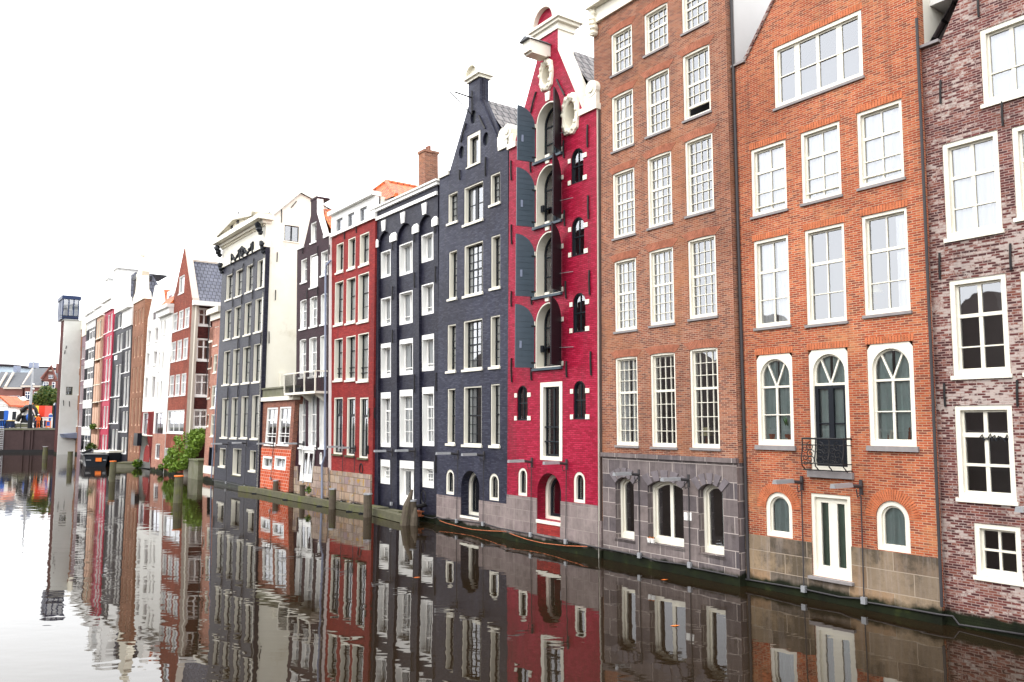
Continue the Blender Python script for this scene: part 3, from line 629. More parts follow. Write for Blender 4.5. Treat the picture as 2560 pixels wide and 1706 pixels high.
for k, a in enumerate(aps):
    q4 = (lu0, lu1, a[2], a[3])
    (w0_, w1_, wv0, wv1), wob = h.win(None, uvs=q4, fw=.05, rw=.01, gd=.40, rise='semi', sash='black', sw=.07, vb=[(.5, .05)], hb=[(.36, .04), (.68, .04)], sill=('teal', .09, .10, .12), fb=.04)
    mb = MB(); cy = q4[3]; mb.box8([P(ua - .10, cy + .03, 0), P(ua + .10, cy + .03, 0), P(ua + .10, cy + .03, .05), P(ua - .10, cy + .03, .05), P(ua - .14, cy + .36, 0), P(ua + .14, cy + .36, 0), P(ua + .14, cy + .36, .05), P(ua - .14, cy + .36, .05)])
    h.part(mb, 'keystone', 'white')
    a_ = (lu1 - lu0) / 2
    for sg, u_ in ((-1, lu0), (1, lu1)):
        for vv in (q4[2] + .02, q4[3] - a_ - .05):
            x0, x1 = (u_ - .17, u_ - .003) if sg < 0 else (u_ + .003, u_ + .17)
            h.boxpart('quoin_block', 'white', (x0, x1, vv, vv + .16, .002, .03))
    # iron-clad shutters: quarter-arch leaves swung out on their hinges
    for sg, hu, ang, mt in ((-1, lu0 - .05, 100 + 3 * k, 'teal'), (1, lu1 + .05, 122 - 3 * k, 'purple')):
        A_ = math.radians(ang); hv0 = q4[2] + .03; vs = q4[3] - a_; n = 9; Lf = a_ * .98
        # closed leaf lies along the facade towards the middle; rotated by A_ about the hinge
        pr = [(0, hv0), (Lf, hv0)] + [(Lf - Lf * math.sin(math.pi / 2 * i / n), vs + a_ * math.cos(math.pi / 2 * i / n)) for i in range(n + 1)]
        dx = (-sg) * math.cos(A_); dw = math.sin(A_); th_ = .05; nx, nw = -dw * (1), dx * (1)
        fpt = lambda l, v, o: P(hu + dx * l + nx * o, v, .03 + dw * l + nw * o)
        mb = MB(); Af = [fpt(l, v, -th_ / 2) for l, v in pr]; Bf = [fpt(l, v, th_ / 2) for l, v in pr]
        mb.face(Af, 0); mb.face(list(reversed(Bf)), 1 if sg > 0 else 0); mb.ring(Af, Bf)
        nb_ = 11
        for i in range(1, nb_):     # board joints as raised battens
            vv = hv0 + (vs + a_ - hv0) * i / nb_
            lo_l = 0 if vv < vs else Lf - math.sqrt(max(0, 1 - ((vv - vs) / a_) ** 2)) * Lf
            for o in (-th_ / 2, th_ / 2):
                s_ = 1 if o > 0 else -1
                mb.box8([fpt(lo_l, vv, o), fpt(Lf, vv, o), fpt(Lf, vv, o + s_ * .006), fpt(lo_l, vv, o + s_ * .006), fpt(lo_l, vv + .018, o), fpt(Lf, vv + .018, o), fpt(Lf, vv + .018, o + s_ * .006), fpt(lo_l, vv + .018, o + s_ * .006)], 0)
        so = h.part(mb, 'shutter', [mt, 'purple'])
        hb2 = MB()
        for vv in (hv0 + .15, vs - .1): hb2.box8([fpt(-.1, vv, -.04), fpt(.12, vv, -.04), fpt(.12, vv, .04), fpt(-.1, vv, .04), fpt(-.1, vv + .06, -.04), fpt(.12, vv + .06, -.04), fpt(.12, vv + .06, .04), fpt(-.1, vv + .06, .04)])
        h.part(hb2, 'hinge', 'iron', so)
        if sg < 0:
            lb = MB(); lb.box8([fpt(Lf - .22, hv0 + .75, o) for o in (.03, .03)] * 0 + [fpt(Lf - .24, hv0 + .72, -.045), fpt(Lf - .16, hv0 + .72, -.045), fpt(Lf - .16, hv0 + .72, .045), fpt(Lf - .24, hv0 + .72, .045), fpt(Lf - .24, hv0 + .98, -.045), fpt(Lf - .16, hv0 + .98, -.045), fpt(Lf - .16, hv0 + .98, .045), fpt(Lf - .24, hv0 + .98, .045)])
            h.part(lb, 'latch', 'pipe', so)
        else:
            lb = MB(); lb.tube([fpt(.12, hv0 + .62, .03), P(hu + .72, hv0 + .60, .05)], .012, 5); h.part(lb, 'stay_rod', 'steel', so)
    if k in (1, 3): h.boxpart('inner_latch', 'black', (lu0 + .06, lu0 + .2, q4[2] + .6, q4[2] + .85, -.25, -.18))
sm = dict(fw=.035, rw=.03, gd=.10, frame='black', sw=.03, vb=[(.5, .03)], hb=[(.5, .035)])
for sp, ss in ((('c', 387, 780, 450, 932), 1), (('c', 389, 1131, 455, 1310), 1), (('d', 736, 75, 803, 270), 1), (('d', 739, 530, 804, 730), 1), (('d', 446, 555, 500, 736), 1)):
    q4 = h.q(sp); h.win(None, uvs=q4, rise='semi', **sm)
    hh = q4[3] - q4[2]; aw_ = (q4[1] - q4[0]) / 2
    for u_, sg in ((q4[0], -1), (q4[1], 1)):
        for vv in (q4[2] + .01, q4[3] - aw_ - .1):
            x0, x1 = (u_ - .15, u_ - .003) if sg < 0 else (u_ + .003, u_ + .2)
            h.boxpart('quoin_block', 'white', (x0, x1, vv, vv + .16, .002, .03))
h.win(('d', 567, 538, 682, 948), fw=.17, rw=-.01, gd=.16, frame='white', sash='black', sw=.07, vb=[(.5, .08)], hb=[(.58, .045, .10), (.79, .045, .10)], curtain='tr', fb=.14, lab='tall white framed loading door with two safety bars')
h.win(('m', 517, 85, 616, 410), fw=.10, rw=.02, gd=.14, rise='semi', sash='black', sw=.025, lab='small arched basement window left of the red house door')
h.win(('m', 1138, 130, 1266, 490), fw=.10, rw=.02, gd=.14, rise='semi', sash='black', sw=.05, lab='small arched basement window right of the red house door')
dq = h.q(('m', 732, 138, 998, 705))
(d0, d1, dv0, dv1), _ = h.win(None, uvs=dq, fw=.15, rw=.38, gd=.52, rise='semi', sash='black', sw=.10, vb=[(.55, .06)], fb=.1, sill=('white', .12, .05, .02), lab='arched basement door in a deep red reveal')
tb = MB()   # tilted open top-hung pane of the right basement window
M['warm'] = plain('warm_painting', (.30, .09, .03), .8, .5, 3)
# oval windows in carved surrounds
for sp in (('c', 232, 330, 296, 452), ('c', 347, 507, 430, 678)):
    u0, u1, v0, v1 = h.q(sp); uc, vc = (u0 + u1) / 2, (v0 + v1) / 2; a, b_ = (u1 - u0) / 2, (v1 - v0) / 2
    n = 36
    def E(ka, kb, w, sq=1.0, bmp=0):
        o_ = []
        for i in range(n):
            t = 2 * math.pi * i / n; c_, s_ = math.cos(t), math.sin(t); k_ = 1 + bmp * math.cos(9 * t)
            o_.append(P(uc + a * ka * k_ * math.copysign(abs(c_) ** sq, c_), vc + b_ * kb * k_ * math.copysign(abs(s_) ** sq, s_), w))
        return o_
    mb = MB(); o, i1, i2, i25 = E(1, 1, 0, .62, .035), E(.97, .97, .09, .62, .04), E(.78, .80, .13, .8, .02), E(.60, .66, .07); i3 = E(.5, .57, -.34)
    mb.ring(o, i1); mb.ring(i1, i2); mb.ring(i2, i25); mb.ring(i25, i3)
    for t in (35, 62, 90, 118, 145, 215, 242, 270, 298, 325, 5, 175):
        tt = math.radians(t); mb.blob(P(uc + a * .86 * math.cos(tt), vc + b_ * .86 * math.sin(tt), .10), .075, .06, .085, 7, 5, jit=.2)
    ov = h.part(mb, 'oval_window', 'stonewhite', None, True)
    h.holes.append([(uc + a * .6 * math.cos(2 * math.pi * i / 20), vc + b_ * .64 * math.sin(2 * math.pi * i / 20)) for i in range(20)])
    mb = MB(); mb.face(E(.5, .57, -.30)); h.part(mb, 'pane', 'glass', ov)
h.wall(outl, th=.75, edge='white')
h.body(vsh - .05, depth=9, th=.75, side='brownside', ridge=side_frame(fr, um).uv('w', 870, 655)[1], um=um, roofmat='tile_d')
plv = [UV('m', 420, 392), UV('m', 1400, 510)]
pm = MB(); pv = (plv[0][1] + plv[1][1]) / 2
pm.box(fr, uL + .003, d0 - .003, -.6, pv, .002, .03); pm.box(fr, d1 + .003, uR + .003, -.6, pv, .002, .03); pm.box(fr, d0 - .003, d1 + .003, -.6, dv0 - .13, .002, .03)
h.part(pm, 'stone_plinth', 'stone45')
h.boxpart('brick_apron', 'redb', (d0 + .02, d1 - .02, dv0 - .5, dv0 - .13, .0305, .034))
h.boxpart('side_pier', 'brownside', (uR + .004, uR + .05, 1.2, vsh - .02, -.42, -.06)); h.boxpart('side_pier_foot', 'stone45', (uR + .004, uR + .09, -.6, 1.2, -.42, -.03))
# pediment, scrolls
v1 = vneck; mb = MB(); W = hn + .05
mb.box(fr, um - W, um + W, v1 + .002, v1 + .24, -.80, .05); mb.box(fr, um - W - .14, um + W + .14, v1 + .24, v1 + .35, -.90, .14); mb.box(fr, um - W - .24, um + W + .24, v1 + .35, v1 + .45, -1.0, .22)
h.part(mb, 'gable_cornice', 'white')
O = arc(um - W - .24, um + W + .24, v1 + 1.24, .80, 16); I = arc(um - W + .12, um + W - .12, v1 + 1.02, .56, 16)
mb = MB(); f = lambda L, w: [P(x, y, w) for x, y in L]
for A_, B_ in ((f(O, .22), f(I, .22)), (f(I, .22), f(I, .02)), (f(O, -1.0), f(O, .22))):
    for i in range(16): mb.face([A_[i], A_[i + 1], B_[i + 1], B_[i]])
h.part(mb, 'segmental_pediment', 'white')
mb = MB(); mb.face(f(I, .03)); h.part(mb, 'pediment_panel', 'red_p')
for sg in (-1, 1):
    mb = MB(); c = um + sg * (hb_ + .38); e_ = uR if sg > 0 else uL
    mb.box(fr, min(um + sg * (hb_ - .25), e_ + sg * .06), max(um + sg * (hb_ - .25), e_ + sg * .06), vsh + .003, vsh + .22, -.80, .08)
    mb.box(fr, min(um + sg * hb_, e_), max(um + sg * hb_, e_), vsh + .22, vsh + .62, -.78, .03)
    mb.tube([P(c, vsh + .80, -.78), P(c, vsh + .80, .05)], .29, 18); mb.tube([P(c, vsh + .80, .05), P(c, vsh + .80, .10)], .15, 14)
    h.part(mb, 'scroll', 'white')
# hoist beam house
hv = UV('c', 230, 335)[1] + .1
hu = um - .02
mb = MB(); mb.box(fr, hu - .23, hu + .23, hv, hv + .42, .0, .95); mb.box(fr, hu - .23, hu + .23, hv - .06, hv, .15, .85)
hbm = h.part(mb, 'hoist_beam_box', 'white')
mb = MB(); mb.box8([P(hu - .31, hv + .422, 0), P(hu + .31, hv + .422, 0), P(hu + .31, hv + .422, 1.07), P(hu - .31, hv + .422, 1.07), P(hu - .04, hv + .62, 0), P(hu + .04, hv + .62, 0), P(hu + .04, hv + .58, 1.04), P(hu - .04, hv + .58, 1.04)])
h.part(mb, 'little_roof', 'slate', hbm)
h.anchors([('w', 215, 1100, 145, 1380), ('w', 490, 940, 590, 1140), ('c', 475, 645, 475, 760), ('c', 478, 1010, 480, 1130), ('c', 484, 1395, 486, 1520), ('d', 832, 375, 836, 500), ('c', 352, 725, 352, 815), ('c', 356, 1085, 358, 1165), ('c', 362, 1450, 364, 1540), ('d', 706, 425, 708, 510), ('c', 80, 830, 82, 930), ('c', 82, 1160, 84, 1260), ('d', 418, 60, 418, 140), ('d', 418, 410, 420, 535), ('c', 180, 820, 182, 890), ('d', 522, 450, 523, 525), ('d', 524, 70, 524, 130)])
H4 = h
# ================================================================== HOUSE 5: charcoal gable
fr = row_frame(35.8, .04, ('e', 1438, 297), ('f', 1430, 355))
uL, uR = fr.uv('f', 1222, 900)[0] - .02, fr.uv('f', 1794, 900)[0] + .03
h = House('gabled_house', 'charcoal painted brick house with tall neck gable left of the crimson one', fr, uL, uR, 'char_p', 'canal houses')
P = fr.P; UV = fr.uv
wk = dict(fw=.055, rw=.03, gd=.24, curtain='wl', sash='black', sw=.035, sill=WS)
m4 = [(k / 4, .022) for k in (1, 2, 3)]; m2 = [(.5, .022)]
h.win(('q', 355, 1000, 525, 1335), fw=.16, rw=.02, gd=.2, sw=.03, sash='black', fb=.08, lab='attic window in the charcoal gable', sill=('white', .05, .05, .03))
h.win(('e', 1308, 350, 1383, 562), vb=m2, hb=[(.25, .022), (.5, .022), (.75, .022)], **dict(wk, fw=.05, gd=.22))
h.win(('e', 1437, 297, 1592, 545), vb=[(.46, .22)], hb=[(.5, .02)], **wk)
h.win(('e', 1652, 192, 1732, 408), vb=m2, hb=[(.25, .022), (.5, .022), (.75, .022)], **dict(wk, fw=.05, gd=.22))
S6 = [(.17, .022), (.34, .022), (.5, .06), (.66, .022), (.83, .022)]
for L_, Mi, R_ in (((('e', 1314, 818, 1377, 1190)), ('e', 1438, 770, 1590, 1145), ('e', 1657, 693, 1732, 1100)),
                   (('z', 1118.5, 813.5, 1138.9, 927), ('z', 1158.5, 804, 1205.3, 920.5), ('z', 1225.5, 791.5, 1249.7, 916)),
                   (('f', 1302, 368, 1363, 815), ('f', 1432, 352, 1580, 828), ('f', 1654, 330, 1728, 832))):
    h.win(L_, vb=m2, hb=S6, **dict(wk, fw=.05, gd=.26)); h.win(Mi, vb=m4, hb=S6, **wk); h.win(R_, vb=m2, hb=S6, **dict(wk, fw=.05, gd=.26))
h.win(('f', 1289, 1022, 1355, 1235), fw=.11, rw=.03, gd=.16, rise='semi', sash='black', sw=.04, lab='small arched basement window left of the charcoal house door')
h.win(('f', 1641, 1054, 1721, 1285), fw=.11, rw=.03, gd=.16, rise='semi', sash='black', sw=.025, lab='small arched basement window right of the charcoal house door')
(d0, d1, dv0, dv1), _ = h.win(('f', 1415, 1030, 1562, 1422), fw=.15, rw=.38, gd=.50, rise='semi', sash='black', sw=.09, vb=[(.5, .06)], fb=.12, sill=('white', .10, .05, .02), lab='arched basement door in a deep charcoal reveal')
for sp in (('q', 398, 678, 468, 815), ('q', 560, 965, 634, 1102), ('q', 246, 1142, 314, 1272)):
    u0, u1, v0, v1 = h.q(sp); uc, vc, a, b_ = (u0 + u1) / 2, (v0 + v1) / 2, (u1 - u0) / 2, (v1 - v0) / 2
    Lp = [(uc + a * math.cos(6.2832 * i / 20), vc + b_ * math.sin(6.2832 * i / 20)) for i in range(20)]
    h.holes.append(Lp); mb = MB(); mb.face([P(x, y, -.1) for x, y in Lp]); h.part(mb, 'round_vent', 'black')
nk0, nk1 = UV('q', 372, 310), UV('q', 520, 228); um = (nk0[0] + nk1[0]) / 2; hn = (nk1[0] - nk0[0]) / 2; vneck = (nk0[1] + nk1[1]) / 2
nb = UV('q', 545, 505)[1]; gbp = UV('q', 800, 1110); vsh = UV('q', 775, 1195)[1]; hb_ = gbp[0] - um
hb2 = um - UV('q', 112, 1530)[0]
h.wall([(uL, 0), (uR, 0), (uR, vsh), (um + hb_, vsh), (um + hn, nb), (um + hn, vneck), (um - hn, vneck), (um - hn, nb), (max(uL + .05, um - hb2), vsh), (uL, vsh)], th=.45)
h.body(vsh - .05, depth=9, th=.45, side='brownside', ridge=side_frame(fr, um).uv('q', 760, 562)[1], um=um, roofmat='tile_d')
mb = MB()
for sg, hx in ((-1, um - max(uL + .05, um - hb2)), (1, hb_)):
    mb.tube([P(um + sg * hx, vsh, -.2), P(um + sg * hn, nb, -.2), P(um + sg * hn, vneck, -.2)], .08, 6)
h.part(mb, 'gable_coping', 'char2_p')
mb = MB(); v1 = vneck; W = hn
mb.box(fr, um - W - .06, um + W + .06, v1 + .002, v1 + .12, -.55, .08); mb.box(fr, um - W - .16, um + W + .16, v1 + .12, v1 + .22, -.62, .18); h.part(mb, 'gable_cornice', 'white')
O = arc(um - W - .16, um + W + .16, v1 + .76, .55, 14); I = arc(um - W + .05, um + W - .05, v1 + .60, .40, 14); f = lambda L, w: [P(x, y, w) for x, y in L]
mb = MB()
for A_, B_ in ((f(O, .18), f(I, .18)), (f(I, .18), f(I, .0)), (f(O, -.62), f(O, .18))):
    for i in range(14): mb.face([A_[i], A_[i + 1], B_[i + 1], B_[i]])
mb.face(f(I, .01)); h.part(mb, 'segmental_pediment', 'white')
h.boxpart('shoulder_coping', 'white', (um + hb_ - .15, uR + .02, vsh + .003, vsh + .2, -.5, .07))
h.boxpart('shoulder_coping', 'white', (uL - .03, max(uL + .05, um - hb2) + .06, vsh + .003, vsh + .2, -.5, .07))
mb = MB(); c = uR - .33; mb.tube([P(c, vsh + .58, -.45), P(c, vsh + .58, .04)], .31, 16); mb.box(fr, c - .38, uR, vsh + .2, vsh + .6, -.45, .03); h.part(mb, 'scroll', 'white')
mb = MB(); hp = UV('q', 430, 500); mb.tube([P(hp[0], hp[1] + .3, .05), P(hp[0], hp[1] - .75, .05)], .03, 6); mb.tube([P(hp[0], hp[1], .05), P(hp[0], hp[1] + .05, .9)], .03, 6); mb.tube([P(hp[0], hp[1] - .75, .05), P(hp[0], hp[1], 1.15)], .022, 6)
h.part(mb, 'hoist_bracket', 'iron')
pv = (UV('f', 1235, 1235)[1] + UV('f', 1700, 1290)[1]) / 2; pm = MB()
pm.box(fr, uL + .003, d0 - .003, -.6, pv, .002, .03); pm.box(fr, d1 + .003, uR - .003, -.6, pv, .002, .03); pm.box(fr, d0 - .003, d1 + .003, -.6, dv0 - .11, .002, .03)
h.part(pm, 'stone_plinth', 'stone45')
h.anchors([('q', 345, 830, 280, 1080), ('q', 515, 730, 598, 900), ('q', 602, 1275, 600, 1520), ('q', 265, 1440, 263, 1568)])
H5 = h
# ================================================================== HOUSE 6: blue-black with blind arches
fr = row_frame(36.2, -.10, ('e', 892, 772), ('f', 893, 380))
uL, uR = fr.uv('f', 694, 860)[0], fr.uv('f', 1236, 900)[0] + .02
h = House('flat_topped_house', 'blue-black painted house with white keystones on three blind arches', fr, uL, uR, 'char2_p', 'canal houses')
P = fr.P; UV = fr.uv
bt = [UV('e', 785, 668), UV('e', 942, 585), UV('e', 1118, 508)]     # arch crowns
ims = [UV('e', 718, 795), UV('e', 863, 737), UV('e', 1040, 660), UV('e', 1207, 585)]
x_ = [UV('f', 735, 500)[0], UV('f', 842, 500)[0], UV('f', 888, 500)[0], UV('f', 1030, 500)[0], UV('f', 1072, 500)[0], UV('f', 1196, 500)[0]]
vimp = sum(i[1] for i in ims) / 4; vcr = sum(i[1] for i in bt) / 3
hs = []
for k in range(3):
    u0, u1 = x_[2 * k], x_[2 * k + 1]; r = min(vcr - vimp + .3, (u1 - u0) / 2 * .999)
    hs.append(loop(u0, u1, .0 + .02, vcr, r))
topv = UV('e', 700, 497)[1]
h.wall([(uL, 0), (uR, 0), (uR, topv), (uL, topv)], holes=hs, th=.14, back=False)
RW = -.14; hp_ = []
cw = dict(frame='white2', holes=hp_, wo=RW)
gr = [[('e', 745, 828, 838, 1012), ('e', 893, 770, 1018, 985), ('e', 1074, 692, 1187, 880)], [('e', 743, 1205, 840, 1412), ('e', 893, 1160, 1018, 1395), ('e', 1074, 1095, 1190, 1318)],
      [('f', 744, 5, 840, 272), ('f', 896, -28, 1020, 248), ('f', 1078, -65, 1193, 216)], [('f', 744, 400, 838, 845), ('f', 895, 380, 1020, 845), ('f', 1082, 357, 1194, 836)]]
for i, row in enumerate(gr):
    for j, sp in enumerate(row):
        q4 = h.q(sp, RW); q4 = (max(q4[0], x_[2 * j] + .02), min(q4[1], x_[2 * j + 1] - .02), q4[2], q4[3])
        if i < 2: h.win(None, uvs=q4, fw=.05, rw=.0, gd=.30, vb=[(.5, .11)], hb=[(.80, .03, .06)] if i else [], curtain='wf', fb=.12, **cw)
        elif i == 2: h.win(None, uvs=q4, fw=.05, rw=.0, gd=.30, vb=[], sw=.06, hb=[(.86, .04, .06)], curtain='wl', ft=.22, fb=.16, **cw)
        else: h.win(None, uvs=q4, fw=.05, rw=.0, gd=.30, vb=[(.34, .03), (.67, .03)], hb=[(.27, .08), (.5, .03), (.75, .03)], curtain='wf', ft=.30, fb=.14, **cw)
for j, sp in enumerate((('f', 735, 942, 832, 1148), ('f', 1070, 955, 1190, 1180))):
    q4 = h.q(sp, RW); q4 = (max(q4[0], x_[4 * j] + .02), min(q4[1], x_[4 * j + 1] - .02), q4[2], q4[3])
    h.win(None, uvs=q4, fw=.05, rw=.0, gd=.26, sw=.1, vb=[(.34, .03), (.67, .03)], hb=[(.33, .03), (.66, .03)], curtain='wf', ft=.32, fb=.16, **cw)
q4 = h.q(('f', 872, 948, 1012, 1330), RW); q4 = (x_[2] + .02, x_[3] - .02, q4[2], q4[3])
h.win(None, uvs=q4, fw=.05, rw=.0, gd=.25, vb=[(.5, .26)], sw=.14, curtain='wr', ft=.36, fb=.30, lab='white double doors down at the water', **cw)
h.wall([(uL + .01, 0), (uR - .01, 0), (uR - .01, vcr + .2), (uL + .01, vcr + .2)], holes=hp_, w0=RW - .002, th=.3, name='recessed_panel_wall')
for u_, v_ in bt:
    mb = MB(); mb.box8([P(u_ - .14, vcr + .04, 0), P(u_ + .14, vcr + .04, 0), P(u_ + .14, vcr + .04, .06), P(u_ - .14, vcr + .04, .06), P(u_ - .22, vcr + .58, 0), P(u_ + .22, vcr + .58, 0), P(u_ + .22, vcr + .58, .06), P(u_ - .22, vcr + .58, .06)]); h.part(mb, 'keystone', 'white2')
for a_, b_ in ((uL + .02, x_[0]), (x_[1], x_[2]), (x_[3], x_[4]), (x_[5], uR - .02)):
    mb = MB(); mb.box(fr, a_ - .05, b_ + .05, vimp - .02, vimp + .30, .002, .07); mb.box8([P(a_ - .05, vimp + .3, .002), P(b_ + .05, vimp + .3, .002), P(b_ + .05, vimp + .3, .07), P(a_ - .05, vimp + .3, .07), P(a_ + .1, vimp + .42, .002), P(b_ - .1, vimp + .42, .002), P(b_ - .1, vimp + .42, .04), P(a_ + .1, vimp + .42, .04)])
    h.part(mb, 'impost_block', 'white2')
vs1 = UV('e', 698, 578)[1]
h.boxpart('string_course', 'white2', (uL - .01, uR + .01, vs1, vs1 + .17, .002, .10))
h.boxpart('cornice', 'white2', (uL - .04, uR + .1, topv - .06, topv + .10, -.3, .12), (uL - .06, uR + .16, topv + .10, topv + .18, -.4, .20))
h.body(topv, depth=9, th=.30, side='char2_p')
mb = MB(); c0 = UV('e', 1105, 250, -1.0)
ch0, ch1 = c0[0] - .02, c0[0] + .58; cvt = UV('e', 1083, 40, -1.0)[1]
mb.box(fr, ch0, ch1, topv, cvt, -1.5, -.75); mb.box(fr, ch0 - .05, ch1 + .05, cvt, cvt + .12, -1.55, -.70)
cm = h.part(mb, 'chimney', 'brown_b')
mb = MB()
for k in (.35, .65): mb.tube([P(ch0 + (ch1 - ch0) * k, cvt + .12, -1.12), P(ch0 + (ch1 - ch0) * k, cvt + .4, -1.12)], .09, 8)
h.part(mb, 'chimney_pot', 'smallb', cm)
an = []
for y0, y1 in ((700, 800), (1110, 1220), (1500, 1600)): an += [('e', 709, y0 + 60, 709, y1 + 60)]
an += [('e', 857, 740, 857, 805), ('e', 1035, 660, 1035, 740), ('e', 1205, 585, 1205, 665), ('e', 857, 1100, 857, 1210), ('e', 1035, 985, 1037, 1110), ('e', 1208, 935, 1208, 1070), ('e', 857, 1455, 858, 1560), ('f', 1037, 250, 1038, 400), ('f', 1214, 235, 1215, 385), ('f', 712, 320, 712, 440), ('f', 712, 520, 712, 610), ('f', 1212, 910, 1211, 1055)]
h.anchors(an, .03)
rc = UV('n', 1255, 640); mb = MB(); mb.tube([P(rc[0] + .2 * math.cos(t), rc[1] + .28 * math.sin(t), .03) for t in [6.2832 * i / 16 for i in range(17)]], .025, 5); h.part(mb, 'mooring_ring', 'iron')
dpp = UV('n', 1250, 730); mb = MB(); mb.tube([P(*dpp, -.1), P(dpp[0], dpp[1] - .1, .6)], .09, 8); h.part(mb, 'outlet_pipe', 'iron')
H6 = h
# ================================================================== HOUSE 7: deep red with white attic frieze
def clone(fr, s=None): return Frame(fr.O, fr.d, fr.n, fr.s if s is None else s)
fr = row_frame(36.0, .05, ('e', 397, 760), ('f', 377, 440))
uL, uR = fr.uv('f', 330, 900)[0], fr.uv('f', 690, 900)[0] + .03
h = House('narrow_house', 'deep red brick house with white attic frieze and tall black sashes', fr, uL, uR, 'redb', 'canal houses')
P = fr.P; UV = fr.uv
rk = dict(fw=.05, rw=.01, gd=.28, sash='black', sw=.05, sill=WS, fb=.1)
for row, hbs in (((('e', 397, 758, 450, 972), ('e', 492, 715, 548, 942), ('e', 587, 680, 660, 908)), [(.5, .05)]),
                 ((('e', 384, 1070, 447, 1402), ('e', 478, 1040, 548, 1386), ('e', 574, 1005, 657, 1375)), [(.4, .05), (.7, .02)]),
                 ((('z', 836, 849, 855.6, 950), ('z', 865.5, 842.5, 887.5, 949), ('z', 895, 836, 920.5, 951)), [(.33, .05), (.74, .035, .10), (.86, .035, .10)])):
    for s_ in row: h.win(s_, hb=hbs, curtain='wf' if row[0][0] == 'e' else 'wl', **rk)
for s_ in (('f', 376, 440, 441, 903), ('f', 483, 440, 544, 914), ('f', 586, 440, 651, 935)):
    h.win(s_, fw=.07, rw=.02, gd=.16, sash='black', sw=.06, vb=[(.5, .03, 0, .66), (.35, .03, .72, 1), (.68, .03, .72, 1)], hb=[(.30, .14), (.55, .02)], curtain='wl', sill=('mossy', .09, .10, .06))
fv = UV('e', 355, 690)[1]; fv2 = UV('e', 350, 535)[1]
h.wall([(uL, 0), (uR, 0), (uR, fv), (uL, fv)])
hs = []
for s_ in (('e', 425 - 25, 558, 452, 632), ('e', 493, 515, 547, 595), ('e', 592, 468, 650, 550)):
    q4 = h.q(s_); h.win(None, uvs=q4, fw=.03, rw=.02, gd=.08, frame='steel', sw=.03, holes=hs)
h.wall([(uL - .02, fv), (uR, fv), (uR, fv2), (uL - .02, fv2)], holes=hs, w0=.05, th=.25, mat='white2', name='attic_frieze')
h.boxpart('cornice', 'white2', (uL - .08, uR + .05, fv2, fv2 + .22, -.3, .28), (uL - .08, uR + .03, fv - .10, fv, .002, .12))
h.body(fv2, depth=9, side='plaster')
pm = MB(); pv = (UV('f', 340, 1020)[1] + UV('f', 640, 1075)[1]) / 2; pm.box(fr, uL - .25, uR - .04, -.6, pv, .003, .10); h.part(pm, 'rubble_plinth', 'stone7')
mb = MB(); pk = UV('e', 803, 243, -1.7); ez = fv2 + .1; rw_ = min(uR - .4, pk[0])
a_, b_, c_, d_ = P(uL - .1, ez, -.5), P(uR + 1.3, ez - .3, -.5), P(rw_, pk[1], -1.7), P(rw_, pk[1], -7.5)
mb.face([a_, b_, c_]); mb.face([b_, P(uR + 1.3, ez - .3, -8.5), d_, c_]); mb.face([P(uL - .1, ez, -8.5), a_, c_, d_])
hr = h.part(mb, 'hipped_roof', 'tile_o')
mb = MB(); mb.tube([a_, c_], .12, 6); mb.tube([b_, c_], .12, 6); mb.tube([c_, d_], .12, 6); h.part(mb, 'ridge_tiles', 'tile_o', hr)
h.boxpart('roof_rail', 'steel', (uL + .6, uR - 1.0, fv2 + .9, fv2 + .96, -2.2, -2.1), (uL + .6, uL + .66, fv2, fv2 + .9, -2.2, -2.1), (uR - 1.06, uR - 1.0, fv2, fv2 + .9, -2.2, -2.1))
h.anchors([('e', 465, 640, 466, 715), ('e', 562, 600, 562, 665), ('f', 666, 525, 666, 600), ('f', 660, 830, 660, 900)], .03)
rc = UV('n', 555, 325); mb = MB(); mb.tube([P(rc[0] + .17 * math.cos(t), rc[1] + .26 * math.sin(t), .03) for t in [6.2832 * i / 16 for i in range(17)]], .03, 5); h.part(mb, 'mooring_ring', 'iron')
H7 = h
# ================================================================== HOUSE 8: plum black neck gable with balcony
fr = row_frame(36.0, .22, ('e', 105, 885), ('f', 96, 425))
uL, uR = fr.uv('f', 62, 700)[0], fr.uv('f', 328, 900)[0] + .02
h = House('gabled_house', 'narrow plum black house with white neck gable, white windows and a balcony', fr, uL, uR, 'plum_p', 'canal houses')
P = fr.P; UV = fr.uv
ww = dict(fw=.05, rw=.02, gd=.24, frame='white2', sw=.06, sill=('white2', .09, .06, .05))
h.win(('e', 186, 588, 231, 728), vb=[(.5, .06)], lab='gable window', **ww)
h.win(('e', 107, 885, 154, 1055), vb=[(.5, .05)], hb=[(.4, .05)], **ww); h.win(('e', 269, 820, 325, 995), vb=[(.5, .05)], hb=[(.4, .05)], **ww)
q4 = h.q(('e', 180, 850, 243, 1092)); h.win(None, uvs=q4, vb=[(.5, .03)], **ww)
h.boxpart('hatch_door', 'white2', (q4[0] + .12, q4[1] - .12, q4[2] + .12, q4[3] - .12, -.14, -.09))
for row in ((('e', 98, 1215, 151, 1438), ('e', 177, 1190, 238, 1418), ('e', 266, 1165, 318, 1400)), (('x', 712, 195, 815, 800), ('x', 865, 165, 990, 790), ('x', 1045, 130, 1150, 770)), (('x', 705, 1100, 805, 1560 + 400), ('x', 855, 1085, 985, 1560 + 405), ('x', 1035, 1080, 1145, 1560 + 405))):
    for s_ in row: h.win(s_, vb=[(.5, .05)], hb=[(.38, .06), (.7, .03)], rise=.05, curtain='wl', **ww)
h.win(('f', 86, 850, 119, 990), fw=.07, rw=.02, gd=.12, frame='white2'); h.win(('f', 257, 885, 278, 985), fw=.05, rw=.01, gd=.12, frame='white2', rise='semi', lab='tiny arched window')
